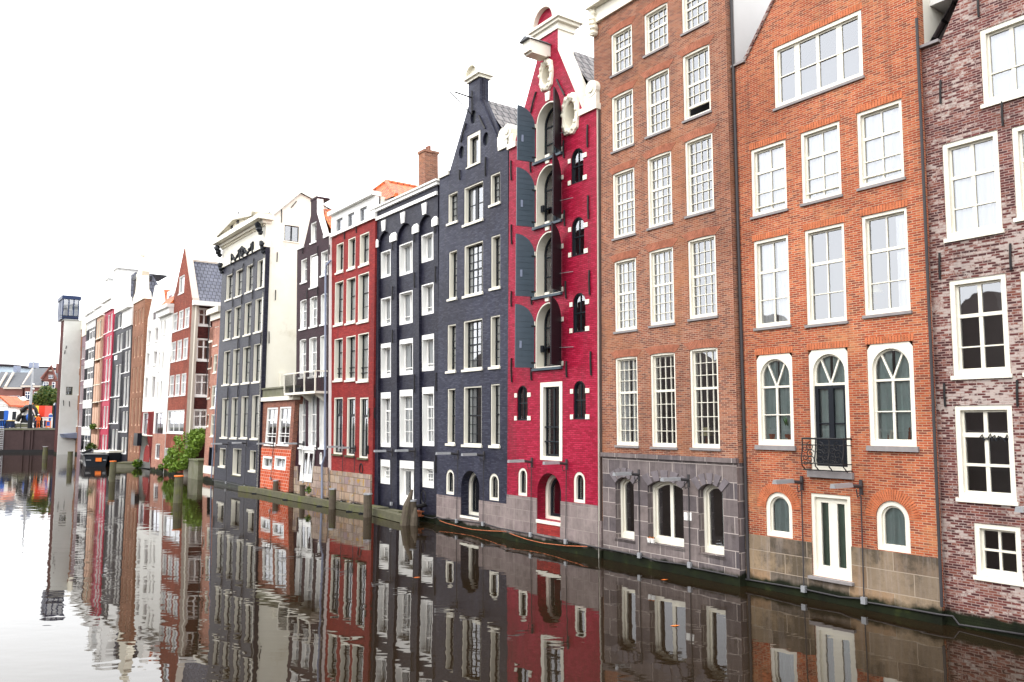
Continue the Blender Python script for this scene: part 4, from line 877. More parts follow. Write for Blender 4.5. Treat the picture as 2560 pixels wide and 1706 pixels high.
f2 = clone(fr); f2.lean(('f', 133, 850), ('f', 110, 1130)); 
dq = [f2.uv('f', 130, 835), f2.uv('f', 205, 1132)]
h.win(None, uvs=(dq[0][0], dq[1][0], dq[1][1], dq[0][1]), fr=f2, fw=.07, rw=-.10, gd=.0, frame='white2', vb=[(.5, .22)], sw=.16, fb=.26, ft=.22, cut=False, lab='leaning white double door above the rubble wall', name='door')
ds = f2.s - fr.s
h.holes.append([(u_ + ds * v_, v_) for u_, v_ in ((dq[0][0] + .03, dq[1][1] + .2), (dq[1][0] - .03, dq[1][1] + .2), (dq[1][0] - .03, dq[0][1] - .03), (dq[0][0] + .03, dq[0][1] - .03))])
nk0, nk1 = UV('e', 187, 405), UV('e', 237, 380); um = (nk0[0] + nk1[0]) / 2; hn = (nk1[0] - nk0[0]) / 2; vneck = (nk0[1] + nk1[1]) / 2; nb = UV('e', 240, 492)[1]
gbp = UV('e', 297, 700); hb_ = gbp[0] - um; vsh = UV('e', 300, 705)[1]
h.wall([(uL, 0), (uR, 0), (uR, vsh), (um + hb_, vsh), (um + hn, nb), (um + hn, vneck), (um - hn, vneck), (um - hn, nb), (max(uL + .02, um - hb_), vsh), (uL, vsh)], th=.40, edge='white2')
h.body(vsh - .05, depth=8, th=.40, side='plaster', ridge=side_frame(fr, um).uv('e', 330, 440)[1], um=um, roofmat='tile_o')
h.boxpart('gable_cap', 'plum_p', (um - hn - .03, um + hn + .03, vneck + .002, vneck + .12, -.8, .03))
h.boxpart('shoulder_coping', 'white2', (um + hb_ - .05, uR + .02, vsh + .003, vsh + .18, -.75, .06)); h.boxpart('shoulder_coping', 'white2', (uL - .03, um - hb_ + .1, vsh + .003, vsh + .18, -.75, .06))
h.boxpart('balcony_planter', 'black', (uL + .5, uL + 2.2, UV('x', 965, 1068, .75)[1] + .13, UV('x', 965, 1068, .75)[1] + .40, .35, .6))
# balcony
BD = .75; bt_ = UV('x', 965, 690, BD)[1]; bb = UV('x', 965, 1068, BD)[1]; B0, B1 = uL + .06, uR - .12
mb = MB(); mb.box(fr, B0, B1, bb, bb + .13, .01, BD)
for uu in (B0 + .4, (B0 + B1) / 2, B1 - .4): mb.box8([P(uu - .04, bb - .45, .01), P(uu + .04, bb - .45, .01), P(uu + .04, bb - .45, .06), P(uu - .04, bb - .45, .06), P(uu - .04, bb - .002, .01), P(uu + .04, bb - .002, .01), P(uu + .04, bb - .002, BD - .1), P(uu - .04, bb - .002, BD - .1)])
bo = h.part(mb, 'balcony', 'white')
mb = MB()
mb.box(fr, B0 - .03, B1 + .03, bt_ - .06, bt_, BD - .07, BD + .02); mb.box(fr, B1 - .04, B1 + .03, bt_ - .06, bt_, .01, BD - .07); mb.box(fr, B0 - .03, B0 + .04, bt_ - .06, bt_, .01, BD - .07)
for uu in (B0, B0 + (B1 - B0) / 3, B0 + 2 * (B1 - B0) / 3, B1): mb.box(fr, uu - .035, uu + .035, bb + .13, bt_ - .06, BD - .06, BD + .01)
h.part(mb, 'railing', 'white', bo)
mb = MB()
for k in range(3):
    for i in range(1, 9):
        uu = B0 + (B1 - B0) * (k + i / 9) / 3; mb.tube([P(uu, bb + .16, BD - .04), P(uu + .03, (bb + bt_) / 2, BD - .0), P(uu, bt_ - .1, BD - .04)], .021, 5)
for i in range(1, 6): mb.tube([P(B1, bb + .16, BD * i / 6), P(B1 + .02, (bb + bt_) / 2, BD * i / 6), P(B1, bt_ - .1, BD * i / 6)], .014, 5)
h.part(mb, 'baluster', 'iron', bo)
h.boxpart('chair_back', 'black', (B0 + .8, B0 + 1.2, bb + .16, bb + .95, .28, .34)) if False else None
pm = MB(); pv = UV('f', 80, 1000)[1]; pm.box(fr, uL, dq[0][0] - .15, -.6, pv, .003, .08); pm.box(fr, dq[1][0] + .35, uR + .1, -.6, pv + .12, .003, .085); pm.box(fr, dq[0][0] - .15, dq[1][0] + .35, -.6, dq[1][1] - .03, .003, .085); h.part(pm, 'rubble_plinth', 'stone7')
dpx = UV('f', 322, 600)[0]; mb = MB(); dvt = UV('e', 330, 940)[1]
mb.tube([P(dpx + .3, dvt + .35, -.05), P(dpx + .05, dvt + .1, .12), P(dpx, dvt - .2, .14), P(dpx, 2.6, .14), P(dpx - .25, 2.1, .2), P(dpx - .25, .2, .2)], .06, 8); h.part(mb, 'drainpipe', 'pipe')
h.anchors([('e', 122, 760, 122, 830), ('e', 246, 770, 246, 850), ('e', 345, 760, 345, 840), ('e', 160, 1130, 160, 1210), ('e', 246, 1100, 246, 1180), ('f', 128, 795, 128, 850), ('f', 238, 795, 238, 860)], .028)
H8 = h
# ================================================================== HOUSE 9: low brick house in front of the white wall
fr = row_frame(36.0, .50, ('h', 958, 712), ('h', 935, 1040))
uL, uR = fr.uv('h', 885, 1050)[0] - .1, fr.uv('h', 1175, 1050)[0]
h = House('low_house', 'small two-storey brick house with orange-red painted base below the white side wall', fr, uL, uR, 'smallb', 'canal houses')
P = fr.P; UV = fr.uv
for s_ in (('h', 956, 712, 1028, 1045), ('h', 1068, 705, 1146, 1045)): h.win(s_, fw=.09, rw=.02, gd=.12, frame='white2', sw=.05, vb=[(.5, .06)], hb=[(.33, .08), (.72, .035, .07), (.80, .035, .07)], sill=('white2', .07, .06, .05))
hb9 = []
for s_ in (('h', 922, 1140, 1000, 1265), ('h', 1028, 1140, 1120, 1272)): h.win(s_, fw=.13, rw=-.03, gd=.10, frame='white2', sw=.05, vb=[(.5, .07)], fb=.12)
vt = (UV('h', 905, 660)[1] + UV('h', 1180, 640)[1]) / 2; vb9 = (UV('h', 890, 1070)[1] + UV('h', 1165, 1080)[1]) / 2
h.wall([(uL, 0), (uR, 0), (uR, vt), (uL, vt)], th=.30)
hb9 = [x for x in h.holes if x[2][1] < vb9 + .3]
h.wall([(uL + .02, 0), (uR - .01, 0), (uR - .01, vb9), (uL + .02, vb9)], holes=hb9, w0=.03, th=.028, mat='orangep', name='painted_base', back=False)
h.boxpart('whitewashed_corner', 'plaster', (uL - .02, uL + .32, 0.9, vb9 - .2, .031, .05))
h.boxpart('cornice', 'white', (uL - .05, uR + .03, vt + .002, vt + .25, -.3, .16))
h.boxpart('parapet', 'concrete', (uL - .03, uR + .02, vt + .25, vt + .75, -.3, .06), (uL - .06, uR + .05, vt + .75, vt + .85, -.35, .14))
h.body(vt + .2, depth=7)
H9 = h
# ================================================================== HOUSE 10: charcoal with pediment and white side wall
fr = row_frame(36.0, .66, ('g', 262, 940), ('h', 553, 628))
uL, uR = fr.uv('h', 492, 1050)[0], fr.uv('h', 884, 1050)[0]
h = House('pediment_house', 'charcoal house with cream pediment, dark garland and bare cream side wall', fr, uL, uR, 'char2_p', 'canal houses')
P = fr.P; UV = fr.uv
w10 = dict(fw=.05, rw=.03, gd=.26, sash='black', sw=.05, sill=WS)
for row in ((('g', 260, 940, 313, 1160), ('g', 350, 893, 411, 1125), ('g', 456, 845, 516, 1082), ('g', 562, 797, 628, 1042)),
            (('g', 246, 1285, 297, 1555), ('g', 337, 1250, 391, 1532), ('g', 438, 1213, 496, 1508), ('g', 541, 1175, 607, 1478)),
            (('h', 568, 212, 616, 502), ('h', 651, 193, 701, 497), ('h', 739, 175, 796, 487), ('h', 834, 150, 891, 477)),
            (('h', 553, 628, 600, 978), ('h', 638, 622, 684, 982), ('h', 724, 612, 777, 982), ('h', 820, 602, 873, 988))):
    for s_ in row: h.win(s_, hb=[(.42, .05), (.72, .022)], vb=[(.5, .022)], curtain='wf', **w10)
for s_ in (('h', 531, 1070, 580, 1238), ('h', 800, 1090, 850, 1278)): h.win(s_, vb=[(.5, .025)], hb=[(.33, .02), (.66, .02)], **dict(w10, gd=.3))
h.win(('h', 648, 1072, 718, 1322), **dict(w10, gd=.35, fb=.06, sill=('mossy', .06, .06, .05)), lab='tall narrow water door')
va = (UV('g', 240, 850)[1] + UV('g', 665, 657)[1]) / 2; vb_ = va + 1.55
h.wall([(uL, 0), (uR, 0), (uR, va), (uL, va)])
h.boxpart('frieze', 'white', (uL - .01, uR + .01, va + .002, vb_, -.28, .05), (uL - .02, uR + .03, va + .002, va + .14, .05, .12))
h.boxpart('cornice', 'white', (uL - .1, uR + .1, vb_, vb_ + .2, -.3, .30), (uL - .4, uR + .4, vb_ + .2, vb_ + .52, -.35, .72))
mb = MB()
n_ = 26
for i in range(n_): mb.box(fr, uL + (uR - uL) * (i + .2) / n_, uL + (uR - uL) * (i + .75) / n_, vb_ - .14, vb_ - .002, .051, .16)
h.part(mb, 'dentil', 'stonewhite')
ap_ = UV('g', 340, 372, .7); um = ap_[0]; ap = ap_[1]; v0 = vb_ + .52; PW = um - UV('g', 165, 640, .7)[0]
tri = [(um - PW, v0 + .002), (um + PW, v0 + .002), (um, ap)]
mb = MB(); f = [P(x, y, .52) for x, y in tri]; mb.face(f); mb.face([P(x, y, -3.5) for x, y in reversed(tri)]); h.part(mb, 'pediment_panel', 'stonewhite')
mb = MB()
for sg in (-1, 1):
    a = (um + sg * (PW + .2), v0 + .004); b = (um, ap + .12)
    mb.box8([P(a[0] - sg * .35, a[1], .3), P(a[0] - sg * .35, a[1], .82), P(b[0], b[1] - .28, .82), P(b[0], b[1] - .28, .3), P(a[0] + sg * .1, a[1] + .3, -2.0), P(a[0] + sg * .1, a[1] + .22, .9), P(b[0], b[1] + .05, .9), P(b[0], b[1] + .05, -2.0)])
h.part(mb, 'pediment_moulding', 'white')
for k in (-.28, .05):
    uu = um + PW * k; vv = v0 + (.55 if k < 0 else .75); mb = MB()
    mb.box8([P(uu - .25, vv - .5, .521), P(uu + .25, vv - .5, .521), P(uu + .25, vv - .5, .56), P(uu - .25, vv - .5, .56), P(uu - .12, vv + .35, .521), P(uu + .12, vv + .35, .521), P(uu + .12, vv + .35, .56), P(uu - .12, vv + .35, .56)]); h.part(mb, 'pediment_window', 'purple')
mb = MB(); g0 = UV('g', 325, 760); g1 = UV('g', 535, 660); gw = g1[0] - g0[0]; gm = (g0[0] + g1[0]) / 2; gv = (g0[1] + g1[1]) / 2
for x0, x1 in ((g0[0], gm - .35), (gm + .35, g1[0])):
    pts = [P(x0 + (x1 - x0) * t, gv + dv, .12) for t, dv in ((0, -.55), (.02, .25), (.25, -.1), (.5, -.32), (.75, -.08), (.98, .3), (1, -.5))]
    mb.tube(pts, .085, 6)
    for t, dv in ((0.1, .1), (.3, -.15), (.5, -.3), (.7, -.12), (.9, .15)): mb.blob(P(x0 + (x1 - x0) * t, gv + dv, .14), .13, .1, .13, 7, 4, jit=.2)
for t in range(9): a = t * .7; mb.blob(P(gm + .17 * math.cos(a), gv + .05 + .3 * math.sin(a), .12), .1, .08, .1, 6, 4, jit=.2)
h.part(mb, 'garland', 'black')
for sg, uu in ((-1, uL + .25), (1, uR - .25)):
    for grp in (((va - .3, .1, .13), (va - .05, .16, .17), (va + .2, .22, .2)), ((va + .95, .3, .17), (va + 1.2, .42, .22), (va + 1.42, .5, .22))):
        mb = MB()
        for vv, ww_, r_ in grp: mb.blob(P(uu, vv, ww_), r_, r_, r_ * 1.1, 7, 5, jit=.2)
        h.part(mb, 'carved_console', 'black')
sf = side_frame(fr, uR); S = sf.uv
pts = [(0, -.6), (0, vb_ + .5)] + [S('g', x, y) for x, y in ((705, 430), (706, 215), (838, 192), (985, 103), (988, 60), (1140, 60), (1143, 150))]
lx = pts[-1][0]; pts += [(lx + 3.5, pts[-1][1] - 3.5), (lx + 3.5, -.6)]
sw2 = []
h.win(('g', 830, 440, 965, 612), fr=sf, fw=.04, rw=.02, gd=.08, frame='black', sw=.0, vb=[(.5, .09)], holes=sw2, lab='dark two-pane window high in the cream side wall', sill=('white', .08, .05, .06))
h.wall(pts, holes=sw2, th=.3, mat='plaster', name='side_wall', fr=sf)
h.anchors([('g', 800, 290, 798, 420), ('g', 757, 710, 752, 805), ('g', 740, 1080, 736, 1180), ('x', 210, 60, 212, 255), ('g', 890, 275, 945, 210)], .03, fr=sf)
mb = MB()
rid = S('g', 985, 103)
mb.face([P(uL, vb_ + .5, -.35), P(uR - .02, vb_ + .5, -.35), P(uR - .02, rid[1] - .2, -rid[0]), P(uL, rid[1] - .2, -rid[0])]); mb.face([P(uR - .02, vb_, -9), P(uL, vb_, -9), P(uL, rid[1] - .2, -rid[0]), P(uR - .02, rid[1] - .2, -rid[0])]); h.part(mb, 'roof', 'tile_s')
mb = MB(); mb.face([P(uL, -.6, -9), P(uL, -.6, -.28), P(uL, vb_ + .5, -.28), P(uL, rid[1] - .2, -rid[0]), P(uL, vb_, -9)]); h.part(mb, 'far_side_wall', 'smallb')
h.boxpart('interior_wall', 'room', (uL + .02, uR - .35, 0, vb_, -1.35, -1.3))
pmx = sf.uv('x', 425, 870); h.boxpart('vent_box', 'white', (pmx[0] - .2, pmx[0] + .2, pmx[1] - .4, pmx[1] + .5, .01, .3), fr=sf)
h.anchors([('g', 430, 820, 425, 900), ('g', 530, 770, 525, 850), ('g', 330, 870, 326, 935), ('h', 625, 60, 622, 190) if False else ('g', 325, 1180, 322, 1250), ('g', 415, 1130, 410, 1220), ('g', 520, 1080, 516, 1170), ('h', 700, 100, 697, 190), ('h', 800, 70, 798, 170), ('h', 905, 50, 902, 150), ('h', 610, 530, 606, 640), ('h', 700, 520, 696, 620), ('h', 790, 510, 787, 610), ('h', 505, 1020, 502, 1110)], .03)
H10 = h
# ================================================================== HOUSE 11: narrow salmon house
fr = row_frame(36.0, .30, ('h', 488, 240), ('h', 455, 770))
uL, uR = fr.uv('h', 400, 1050)[0], fr.uv('h', 492, 1050)[0] + .05
h = House('slim_house', 'very narrow salmon pink brick house squeezed beside the charcoal pediment house', fr, uL, uR, 'pinkb', 'canal houses')
P = fr.P; UV = fr.uv
w11 = dict(fw=.08, rw=.03, gd=.14, sw=.04, sill=('white', .07, .05, .03), hb=[(.45, .05)])
for s_ in (('r', 655, 1165, 688, 1325), ('r', 712, 1140, 752, 1375), ('h', 437, 255, 458, 358), ('h', 479, 240, 501, 398), ('h', 427, 527, 443, 628), ('h', 462, 515, 494, 715), ('h', 414, 770, 431, 878), ('h', 456, 770, 481, 968), ('h', 446, 0, 466, 110), ('h', 487, 0, 513, 148)): h.win(s_, **w11)
h.win(('h', 437, 1062, 470, 1268), fw=.05, rw=.03, gd=.2, frame='black', lab='dark water door')
vt = UV('r', 640, 1080)[1]
h.wall([(uL, 0), (uR, 0), (uR, vt), (uL, vt)])
h.boxpart('cornice', 'white', (uL - .1, uR + .03, vt + .002, vt + .45, -.25, .15), (uL - .25, uR + .03, vt + .45, vt + .85, -.3, .45))
h.boxpart('painted_band', 'white', (uL - .01, uR, .55, 1.15, .003, .03))
h.body(vt + .2, depth=8, side='pinkb')
h.boxpart('chimney', 'white2', (uR - 1.0, uR - .45, vt + .2, vt + 3.6, -1.9, -1.2))
mb = MB(); mb.tube([P(uR - .12, vt, .12), P(uR - .12, .3, .12)], .05, 8); h.part(mb, 'drainpipe', 'pipe')
H11 = h
# ================================================================== HOUSE 12: russet gable with dark side wall and slate roof
fr = row_frame(36.0, .55, ('r', 168, 945), ('h', 68, 735))
uL, uR = fr.uv('h', 45, 900)[0], fr.uv('h', 229, 900)[0]
h = House('gabled_house', 'russet brick gable with blue slate roof and dark side wall behind the bush', fr, uL, uR, 'rust_b', 'canal houses')
P = fr.P; UV = fr.uv
w12 = dict(fw=.08, rw=.03, gd=.14, frame='white2', sw=.05, sill=('white2', .08, .05, .03))
h.win(('r', 252, 487, 312, 682), vb=[], **w12)
W_ = uR - uL; c12 = [(uL + W_ * x0, uL + W_ * x1) for x0, x1 in ((.10, .33), (.385, .615), (.67, .90))]
for k_, x_0, y_0, y_1 in (('r', 266, 925, 1172), ('h', 167, 110, 290), ('h', 150, 416, 604)):
    for c_ in c12: h.win(None, uvs=(c_[0], c_[1], UV(k_, x_0, y_1)[1], UV(k_, x_0, y_0)[1]), vb=[(.5, .04)], hb=[(.42, .06)], curtain='wf', **w12)
h.win(None, uvs=(uL + W_ * .08, uL + W_ * .90, UV('h', 140, 937)[1], UV('h', 140, 732)[1]), vb=[(.34, .12), (.67, .12)], hb=[(.38, .08)], curtain='wf', **w12)
h.win(('h', 42, 1068, 92, 1205), vb=[(.5, .1)], **w12)
ap = UV('r', 315, 112); ve = UV('r', 395, 762); um = (uL + uR) / 2; vsh = UV('r', 405, 765)[1]
h.wall([(uL, 0), (uR, 0), (uR, vsh), (uR - .12, vsh), (um + .12, ap[1]), (um - .12, ap[1]), (uL + .12, vsh), (uL, vsh)], th=.55, edge='sandstone')
sf = side_frame(fr, uR); sw2 = []; D12 = 9.0; S = sf.uv
vg = UV('r', 360, 860)[1]
for s_ in (('r', 500, 885, 660, 1128), ('h', 326, 90, 455, 296), ('h', 310, 407, 440, 612), ('h', 297, 724, 425, 892)):
    h.win(s_, fr=sf, holes=sw2, vb=[(.5, .12)], hb=[(.36, .10)], curtain='wf' if s_[2] > 300 and s_[0] == 'h' else None, **dict(w12, fw=.12))
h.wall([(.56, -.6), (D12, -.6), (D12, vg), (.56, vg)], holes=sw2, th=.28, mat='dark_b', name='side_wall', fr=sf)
mb = MB(); rg = ap[1] - 1.0
ov = .25
for sg in (-1, 1):
    ue = um + sg * ((uR - uL) / 2 + ov); vv = vg + .1
    q4 = [P(ue, vv, -.55), P(ue, vv, -D12 - .2), P(um, rg, -D12 - .2), P(um, rg, -.55)]; mb.face(q4 if sg > 0 else [q4[1], q4[0], q4[3], q4[2]])
h.part(mb, 'roof', 'tile_s')
h.boxpart('ridge_capping', 'sandstone', (um - .14, um + .14, rg - .08, rg + .1, -D12 - .2, -.56))
h.boxpart('eave_gutter', 'white2', (uR - .02, uR + .38, vg - .12, vg + .26, -D12 - .1, -.0))
mb = MB(); mb.tube([P(uR + .06, vg, -.3), P(uR + .06, 1.4, -.3)], .06, 8); h.part(mb, 'drainpipe', 'white')
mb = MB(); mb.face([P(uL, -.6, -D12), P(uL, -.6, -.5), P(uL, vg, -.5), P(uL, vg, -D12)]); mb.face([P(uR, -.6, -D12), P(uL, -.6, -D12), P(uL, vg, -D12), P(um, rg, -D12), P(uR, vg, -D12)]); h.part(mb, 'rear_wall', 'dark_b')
h.boxpart('interior_wall', 'room', (uL + .05, uR - .4, 0, vg - .1, -1.6, -1.55), (uR - 1.6, uR - 1.55, 0, vg - .1, -D12 + .3, -1.6))
H12 = h
# ================================================================== FAR ROW
WF = dict(white=dict(fw=.09, frame='white2'), peach=dict(fw=.09, frame='peach'), )
def far(name, label, off, lean, xl, xr, yb, top, mat, cols, rows, frame='white2', fw=.09, rw=.06, gd=.28, sash='black', depth=8, side=None, gable=None, hb=((.4, .06),), sill=True, vb=(), extra=(), roofmat='slate', curtain=None):
    k = cols[0]; fr = row_frame(36.0, off, *lean)
    uL, uR = fr.uv(*xl)[0], fr.uv(*xr)[0]
    h = House(name, label, fr, uL, uR, mat, 'canal houses')
    cs = [(fr.uv(k, a, cols[1])[0], fr.uv(k, b, cols[1])[0]) for a, b in cols[2]]
    for (kk, xx, y0, y1) in rows:
        v1, v0 = fr.uv(kk, xx, y0)[1], fr.uv(kk, xx, y1)[1]
        for c in cs:
            h.win(None, uvs=(c[0], c[1], v0, v1), fw=fw, rw=rw, gd=gd, frame=frame, sash=sash, sw=.05 if sash else .03, hb=hb, vb=vb, curtain=curtain, sill=(frame, .09, .07, .04) if sill else None)
    for sp, kw in extra: h.win(sp, **kw)
    vt = fr.uv(*top)[1]
    if not gable:
        h.wall([(uL, 0), (uR, 0), (uR, vt), (uL, vt)])
    h.body(vt, depth=depth, side=side, roofmat=roofmat)
    return h, vt
LN = (('s', 400, 845), ('j', 1492, 265))
h, vt = far('gabled_house', 'white rendered house with steep white gable and crimson ground floor', .60, LN, ('j', 1437, 1100), ('j', 1560, 1100), 0, ('s', 570, 615), 'whiter',
            ('s', 1010, [(396, 440), (496, 546)]), [('s', 420, 848, 1045), ('s', 405, 1175, 1375), ('j', 1508, 265, 490)], sash='mauve', gable=True, hb=[(.3, .06)])
fr = h.fr; P = fr.P; u0, u1 = h.u0, h.u1; um = (u0 + u1) / 2; ap = fr.uv('s', 505, 205)[1]; e0 = vt
for s_ in (('j', 1478, 628, 1517, 860), ('j', 1532, 628, 1577, 860)): h.win(s_, fw=.09, rw=.04, gd=.2, frame='white2', sash='mauve', sw=.05, hb=[(.3, .1)], sill=WS)
h.win(('s', 470, 545, 520, 695), fw=.08, rw=.04, gd=.2, frame='white2', sash='mauve')
h.win(('j', 1490, 958, 1540, 1140), fw=.04, rw=.10, gd=.4, frame='black', rise='semi', lab='dark arched water door')
h.wall([(u0, 0), (u1, 0), (u1, e0), (um + .35, ap), (um - .35, ap), (u0, e0)], th=.6)
vred = fr.uv('j', 1520, 618)[1]
h.wall([(u0 + .01, 0), (u1 - .01, 0), (u1 - .01, vred), (u0 + .01, vred)], holes=[x for x in h.holes if x[2][1] < vred], w0=.02, th=.018, mat='redb', name='painted_ground_floor', back=False)
mb = MB()
for sg in (-1, 1):
    ue = um + sg * (u1 - u0) / 2; q4 = [P(ue, e0, -.6), P(ue, e0, -4), P(um, ap - .3, -4), P(um, ap - .3, -.6)]; mb.face(q4 if sg > 0 else [q4[1], q4[0], q4[3], q4[2]])
h.part(mb, 'pitched_roof', 'tile_o')
h.boxpart('side_screen', 'black', (u0 + .4, u0 + 2.0, 2.2, 3.4, .3, .7))
H13 = h
h, vt = far('rendered_house', 'white house with orange tiled roof and white dormer beside the russet gable', .60, LN, ('j', 1562, 1100), ('j', 1695, 1050), 0, ('s', 560, 685), 'whiter',
            ('s', 800, [(588, 612), (637, 664)]), [('s', 598, 722, 925), ('s', 585, 1168, 1440), ('j', 1640, 305, 515)], sash='mauve', hb=[(.3, .06)],
            extra=[(('j', 1600, 620, 1678, 862), dict(fw=.10, rw=.04, gd=.15, frame='white2', sash='mauve', sw=.05, vb=[(.5, .06)], hb=[(.25, .06)])), (('j', 1608, 945, 1645, 1112), dict(fw=.10, rw=.04, gd=.15, frame='white2', sash='mauve', sw=.05, vb=[(.5, .06)]))])
fr = h.fr; P = fr.P; u0, u1 = h.u0, h.u1
h.boxpart('cornice', 'white2', (u0 - .1, u1 + .05, vt, vt + .5, -.3, .35), (u0 - .15, u1 + .1, vt + .5, vt + .8, -.3, .6))
vbn = fr.uv('j', 1630, 845)[1]
h.wall([(u0 + .01, 0), (u1 - .01, 0), (u1 - .01, vbn), (u0 + .01, vbn)], holes=[x for x in h.holes if x[2][1] < vbn], w0=.02, th=.018, mat='pinkb', name='brick_ground_floor', back=False)
mb = MB(); va_ = vt + .8; rz = fr.uv('s', 610, 240, -2.6)[1]
mb.face([P(u0, va_, .3), P(u1, va_, .3), P(u1, rz, -2.6), P(u0, rz, -2.6)]); mb.face([P(u1, va_, -5), P(u0, va_, -5), P(u0, rz, -2.6), P(u1, rz, -2.6)]); mb.face([P(u1, va_, .3), P(u1, va_, -5), P(u1, rz, -2.6)]); h.part(mb, 'pitched_roof', 'tile_o')
dq = fr.uv('s', 690, 510, -.6), fr.uv('s', 785, 255, -.6)
mb = MB(); mb.box(fr, dq[0][0], u1 + .02, va_ - .1, dq[1][1], -3.0, -.5); do = h.part(mb, 'dormer', 'white2')
mb = MB(); ww_ = (u1 - dq[0][0])
for k in (.16, .56): mb.box(fr, dq[0][0] + ww_ * k, dq[0][0] + ww_ * (k + .22), va_ + .35, dq[1][1] - .45, -.499, -.48)
h.part(mb, 'pane', 'mauve', do)
H13b = h
h, vt = far('tall_house', 'tan brown house with three narrow window columns and pale cream ornate gable', .5, (('t', 985, 700), ('u', 930, 600)), ('u', 885, 1000), ('u', 1065, 1000), 0, ('t', 1060, 400), 'tan_b',
            ('u', 700, [(922, 952), (978, 1010), (1034, 1062)]), [('t', 1000, 552, 785), ('t', 985, 965, 1290), ('t', 962, 1445, 1840), ('u', 940, 418, 845), ('u', 925, 1000, 1255)], frame='peach', fw=.12, sill=False)
fr = h.fr; P = fr.P; u0, u1 = h.u0, h.u1
mb = MB(); hw = (u1 - u0)
prof = [(u0 - .1, vt), (u1 + .05, vt), (u1 - hw * .06, vt + .7), (u1 - hw * .22, vt + 1.1), (u1 - hw * .28, vt + 2.6), (u1 - hw * .22, vt + 3.0), (u1 - hw * .4, vt + 3.2), (u1 - hw * .45, vt + 4.2), (u0 + hw * .45, vt + 4.2), (u0 + hw * .4, vt + 3.2), (u0 + hw * .22, vt + 3.0), (u0 + hw * .28, vt + 2.6), (u0 + hw * .2, vt + 1.1), (u0 + hw * .05, vt + .7)]
h.wall(prof, holes=[], w0=.1, th=.7, mat='stonewhite', name='ornate_gable')
mb = MB(); um = (u0 + u1) / 2
mb.tube([P(um, vt + 4.2, -.2), P(um, vt + 4.7, -.2)], .2, 8); mb.blob(P(um, vt + 5.0, -.2), .32, .32, .4); mb.tube([P(um, vt + 5.3, -.2), P(um, vt + 6.4, -.2)], .05, 6); h.part(mb, 'finial', 'stonewhite')
H14 = h
h, vt = far('tall_house', 'narrow near-black house with white carved cornice and long white window jambs', .45, (('t', 800, 900), ('u', 735, 1000)), ('u', 733, 1000), ('u', 872, 1000), 0, ('t', 830, 820), 'blackr',
            ('u', 700, [(742, 778), (788, 826), (836, 872)]), [('t', 810, 880, 1150), ('t', 795, 1200, 1525), ('u', 770, 92, 545), ('u', 760, 622, 935), ('u', 745, 1020, 1265)], fw=.10)
fr = h.fr; P = fr.P; u0, u1 = h.u0, h.u1
h.boxpart('cornice', 'white2', (u0 - .05, u1 + .05, vt, vt + 1.9, -.3, .12), (u0 - .2, u1 + .1, vt + 1.9, vt + 2.4, -.4, .55))
H15b = h
h, vt = far('tall_house', 'near-black house with white scrolled bell gable and blue and white plaque', .38, (('t', 655, 900), ('u', 570, 1000)), ('u', 580, 1000), ('u', 733, 1000), 0, ('t', 700, 590), 'blackr',
            ('u', 700, [(590, 628), (640, 678), (690, 728)]), [('t', 680, 640, 850), ('t', 660, 950, 1220), ('t', 650, 1410, 1895), ('u', 625, 430, 805), ('u', 600, 895, 1225)], fw=.10)
fr = h.fr; P = fr.P; u0, u1 = h.u0, h.u1; hw = u1 - u0
h.wall([(u0 - .05, vt), (u1, vt), (u1 - hw * .02, vt + 1.2), (u1 - hw * .2, vt + 1.6), (u1 - hw * .24, vt + 3.6), (u1 - hw * .30, vt + 4.4), (u0 + hw * .3, vt + 4.4), (u0 + hw * .24, vt + 3.6), (u0 + hw * .2, vt + 1.6), (u0 + hw * .02, vt + 1.2)], holes=[], w0=.12, th=.8, mat='white2', name='bell_gable')
h.boxpart('roof_beam', 'black', (u1 - hw * .3, u1 + .2, vt + 3.4, vt + 3.9, -2.6, -.9)); h.boxpart('roof_stack', 'purple', (u1 - .9, u1 + .1, vt - .1, vt + 3.3, -2.2, -.9))
a = fr.uv('t', 672, 1325); b = fr.uv('t', 715, 1245); h.boxpart('plaque', 'white2', (a[0], b[0], a[1], b[1], .003, .06)); h.boxpart('plaque_edge', 'blue', (a[0] - .25, a[0] - .002, a[1], b[1], .003, .05))
H15 = h
h, vt = far('rendered_house', 'crimson rendered house in the far row between peach and near-black houses', .30, (('t', 525, 900), ('u', 450, 1000)), ('u', 428, 1000), ('u', 562, 1000), 0, ('t', 575, 560), 'crimson',
            ('u', 700, [(440, 474), (486, 520), (532, 562)]), [('t', 560, 622, 890), ('t', 540, 962, 1255), ('t', 525, 1318, 1660), ('u', 500, 172, 445), ('u', 480, 542, 880), ('u', 440, 982, 1225)], fw=.10, hb=[(.45, .05)], sash='crimson')
fr = h.fr; P = fr.P; u0, u1 = h.u0, h.u1; hw = u1 - u0
h.boxpart('cornice', 'white2', (u0 - .1, u1, vt, vt + 1.2, -.3, .25), (u0 - .1, u1, vt + 1.2, vt + 1.6, -.3, .5))
h.boxpart('dormer', 'white2', (u0 + hw * .2, u0 + hw * .62, vt + 1.6, vt + 5.2, -3, -.6), (u0 + hw * .12, u0 + hw * .7, vt + 5.2, vt + 5.7, -3.1, -.4))
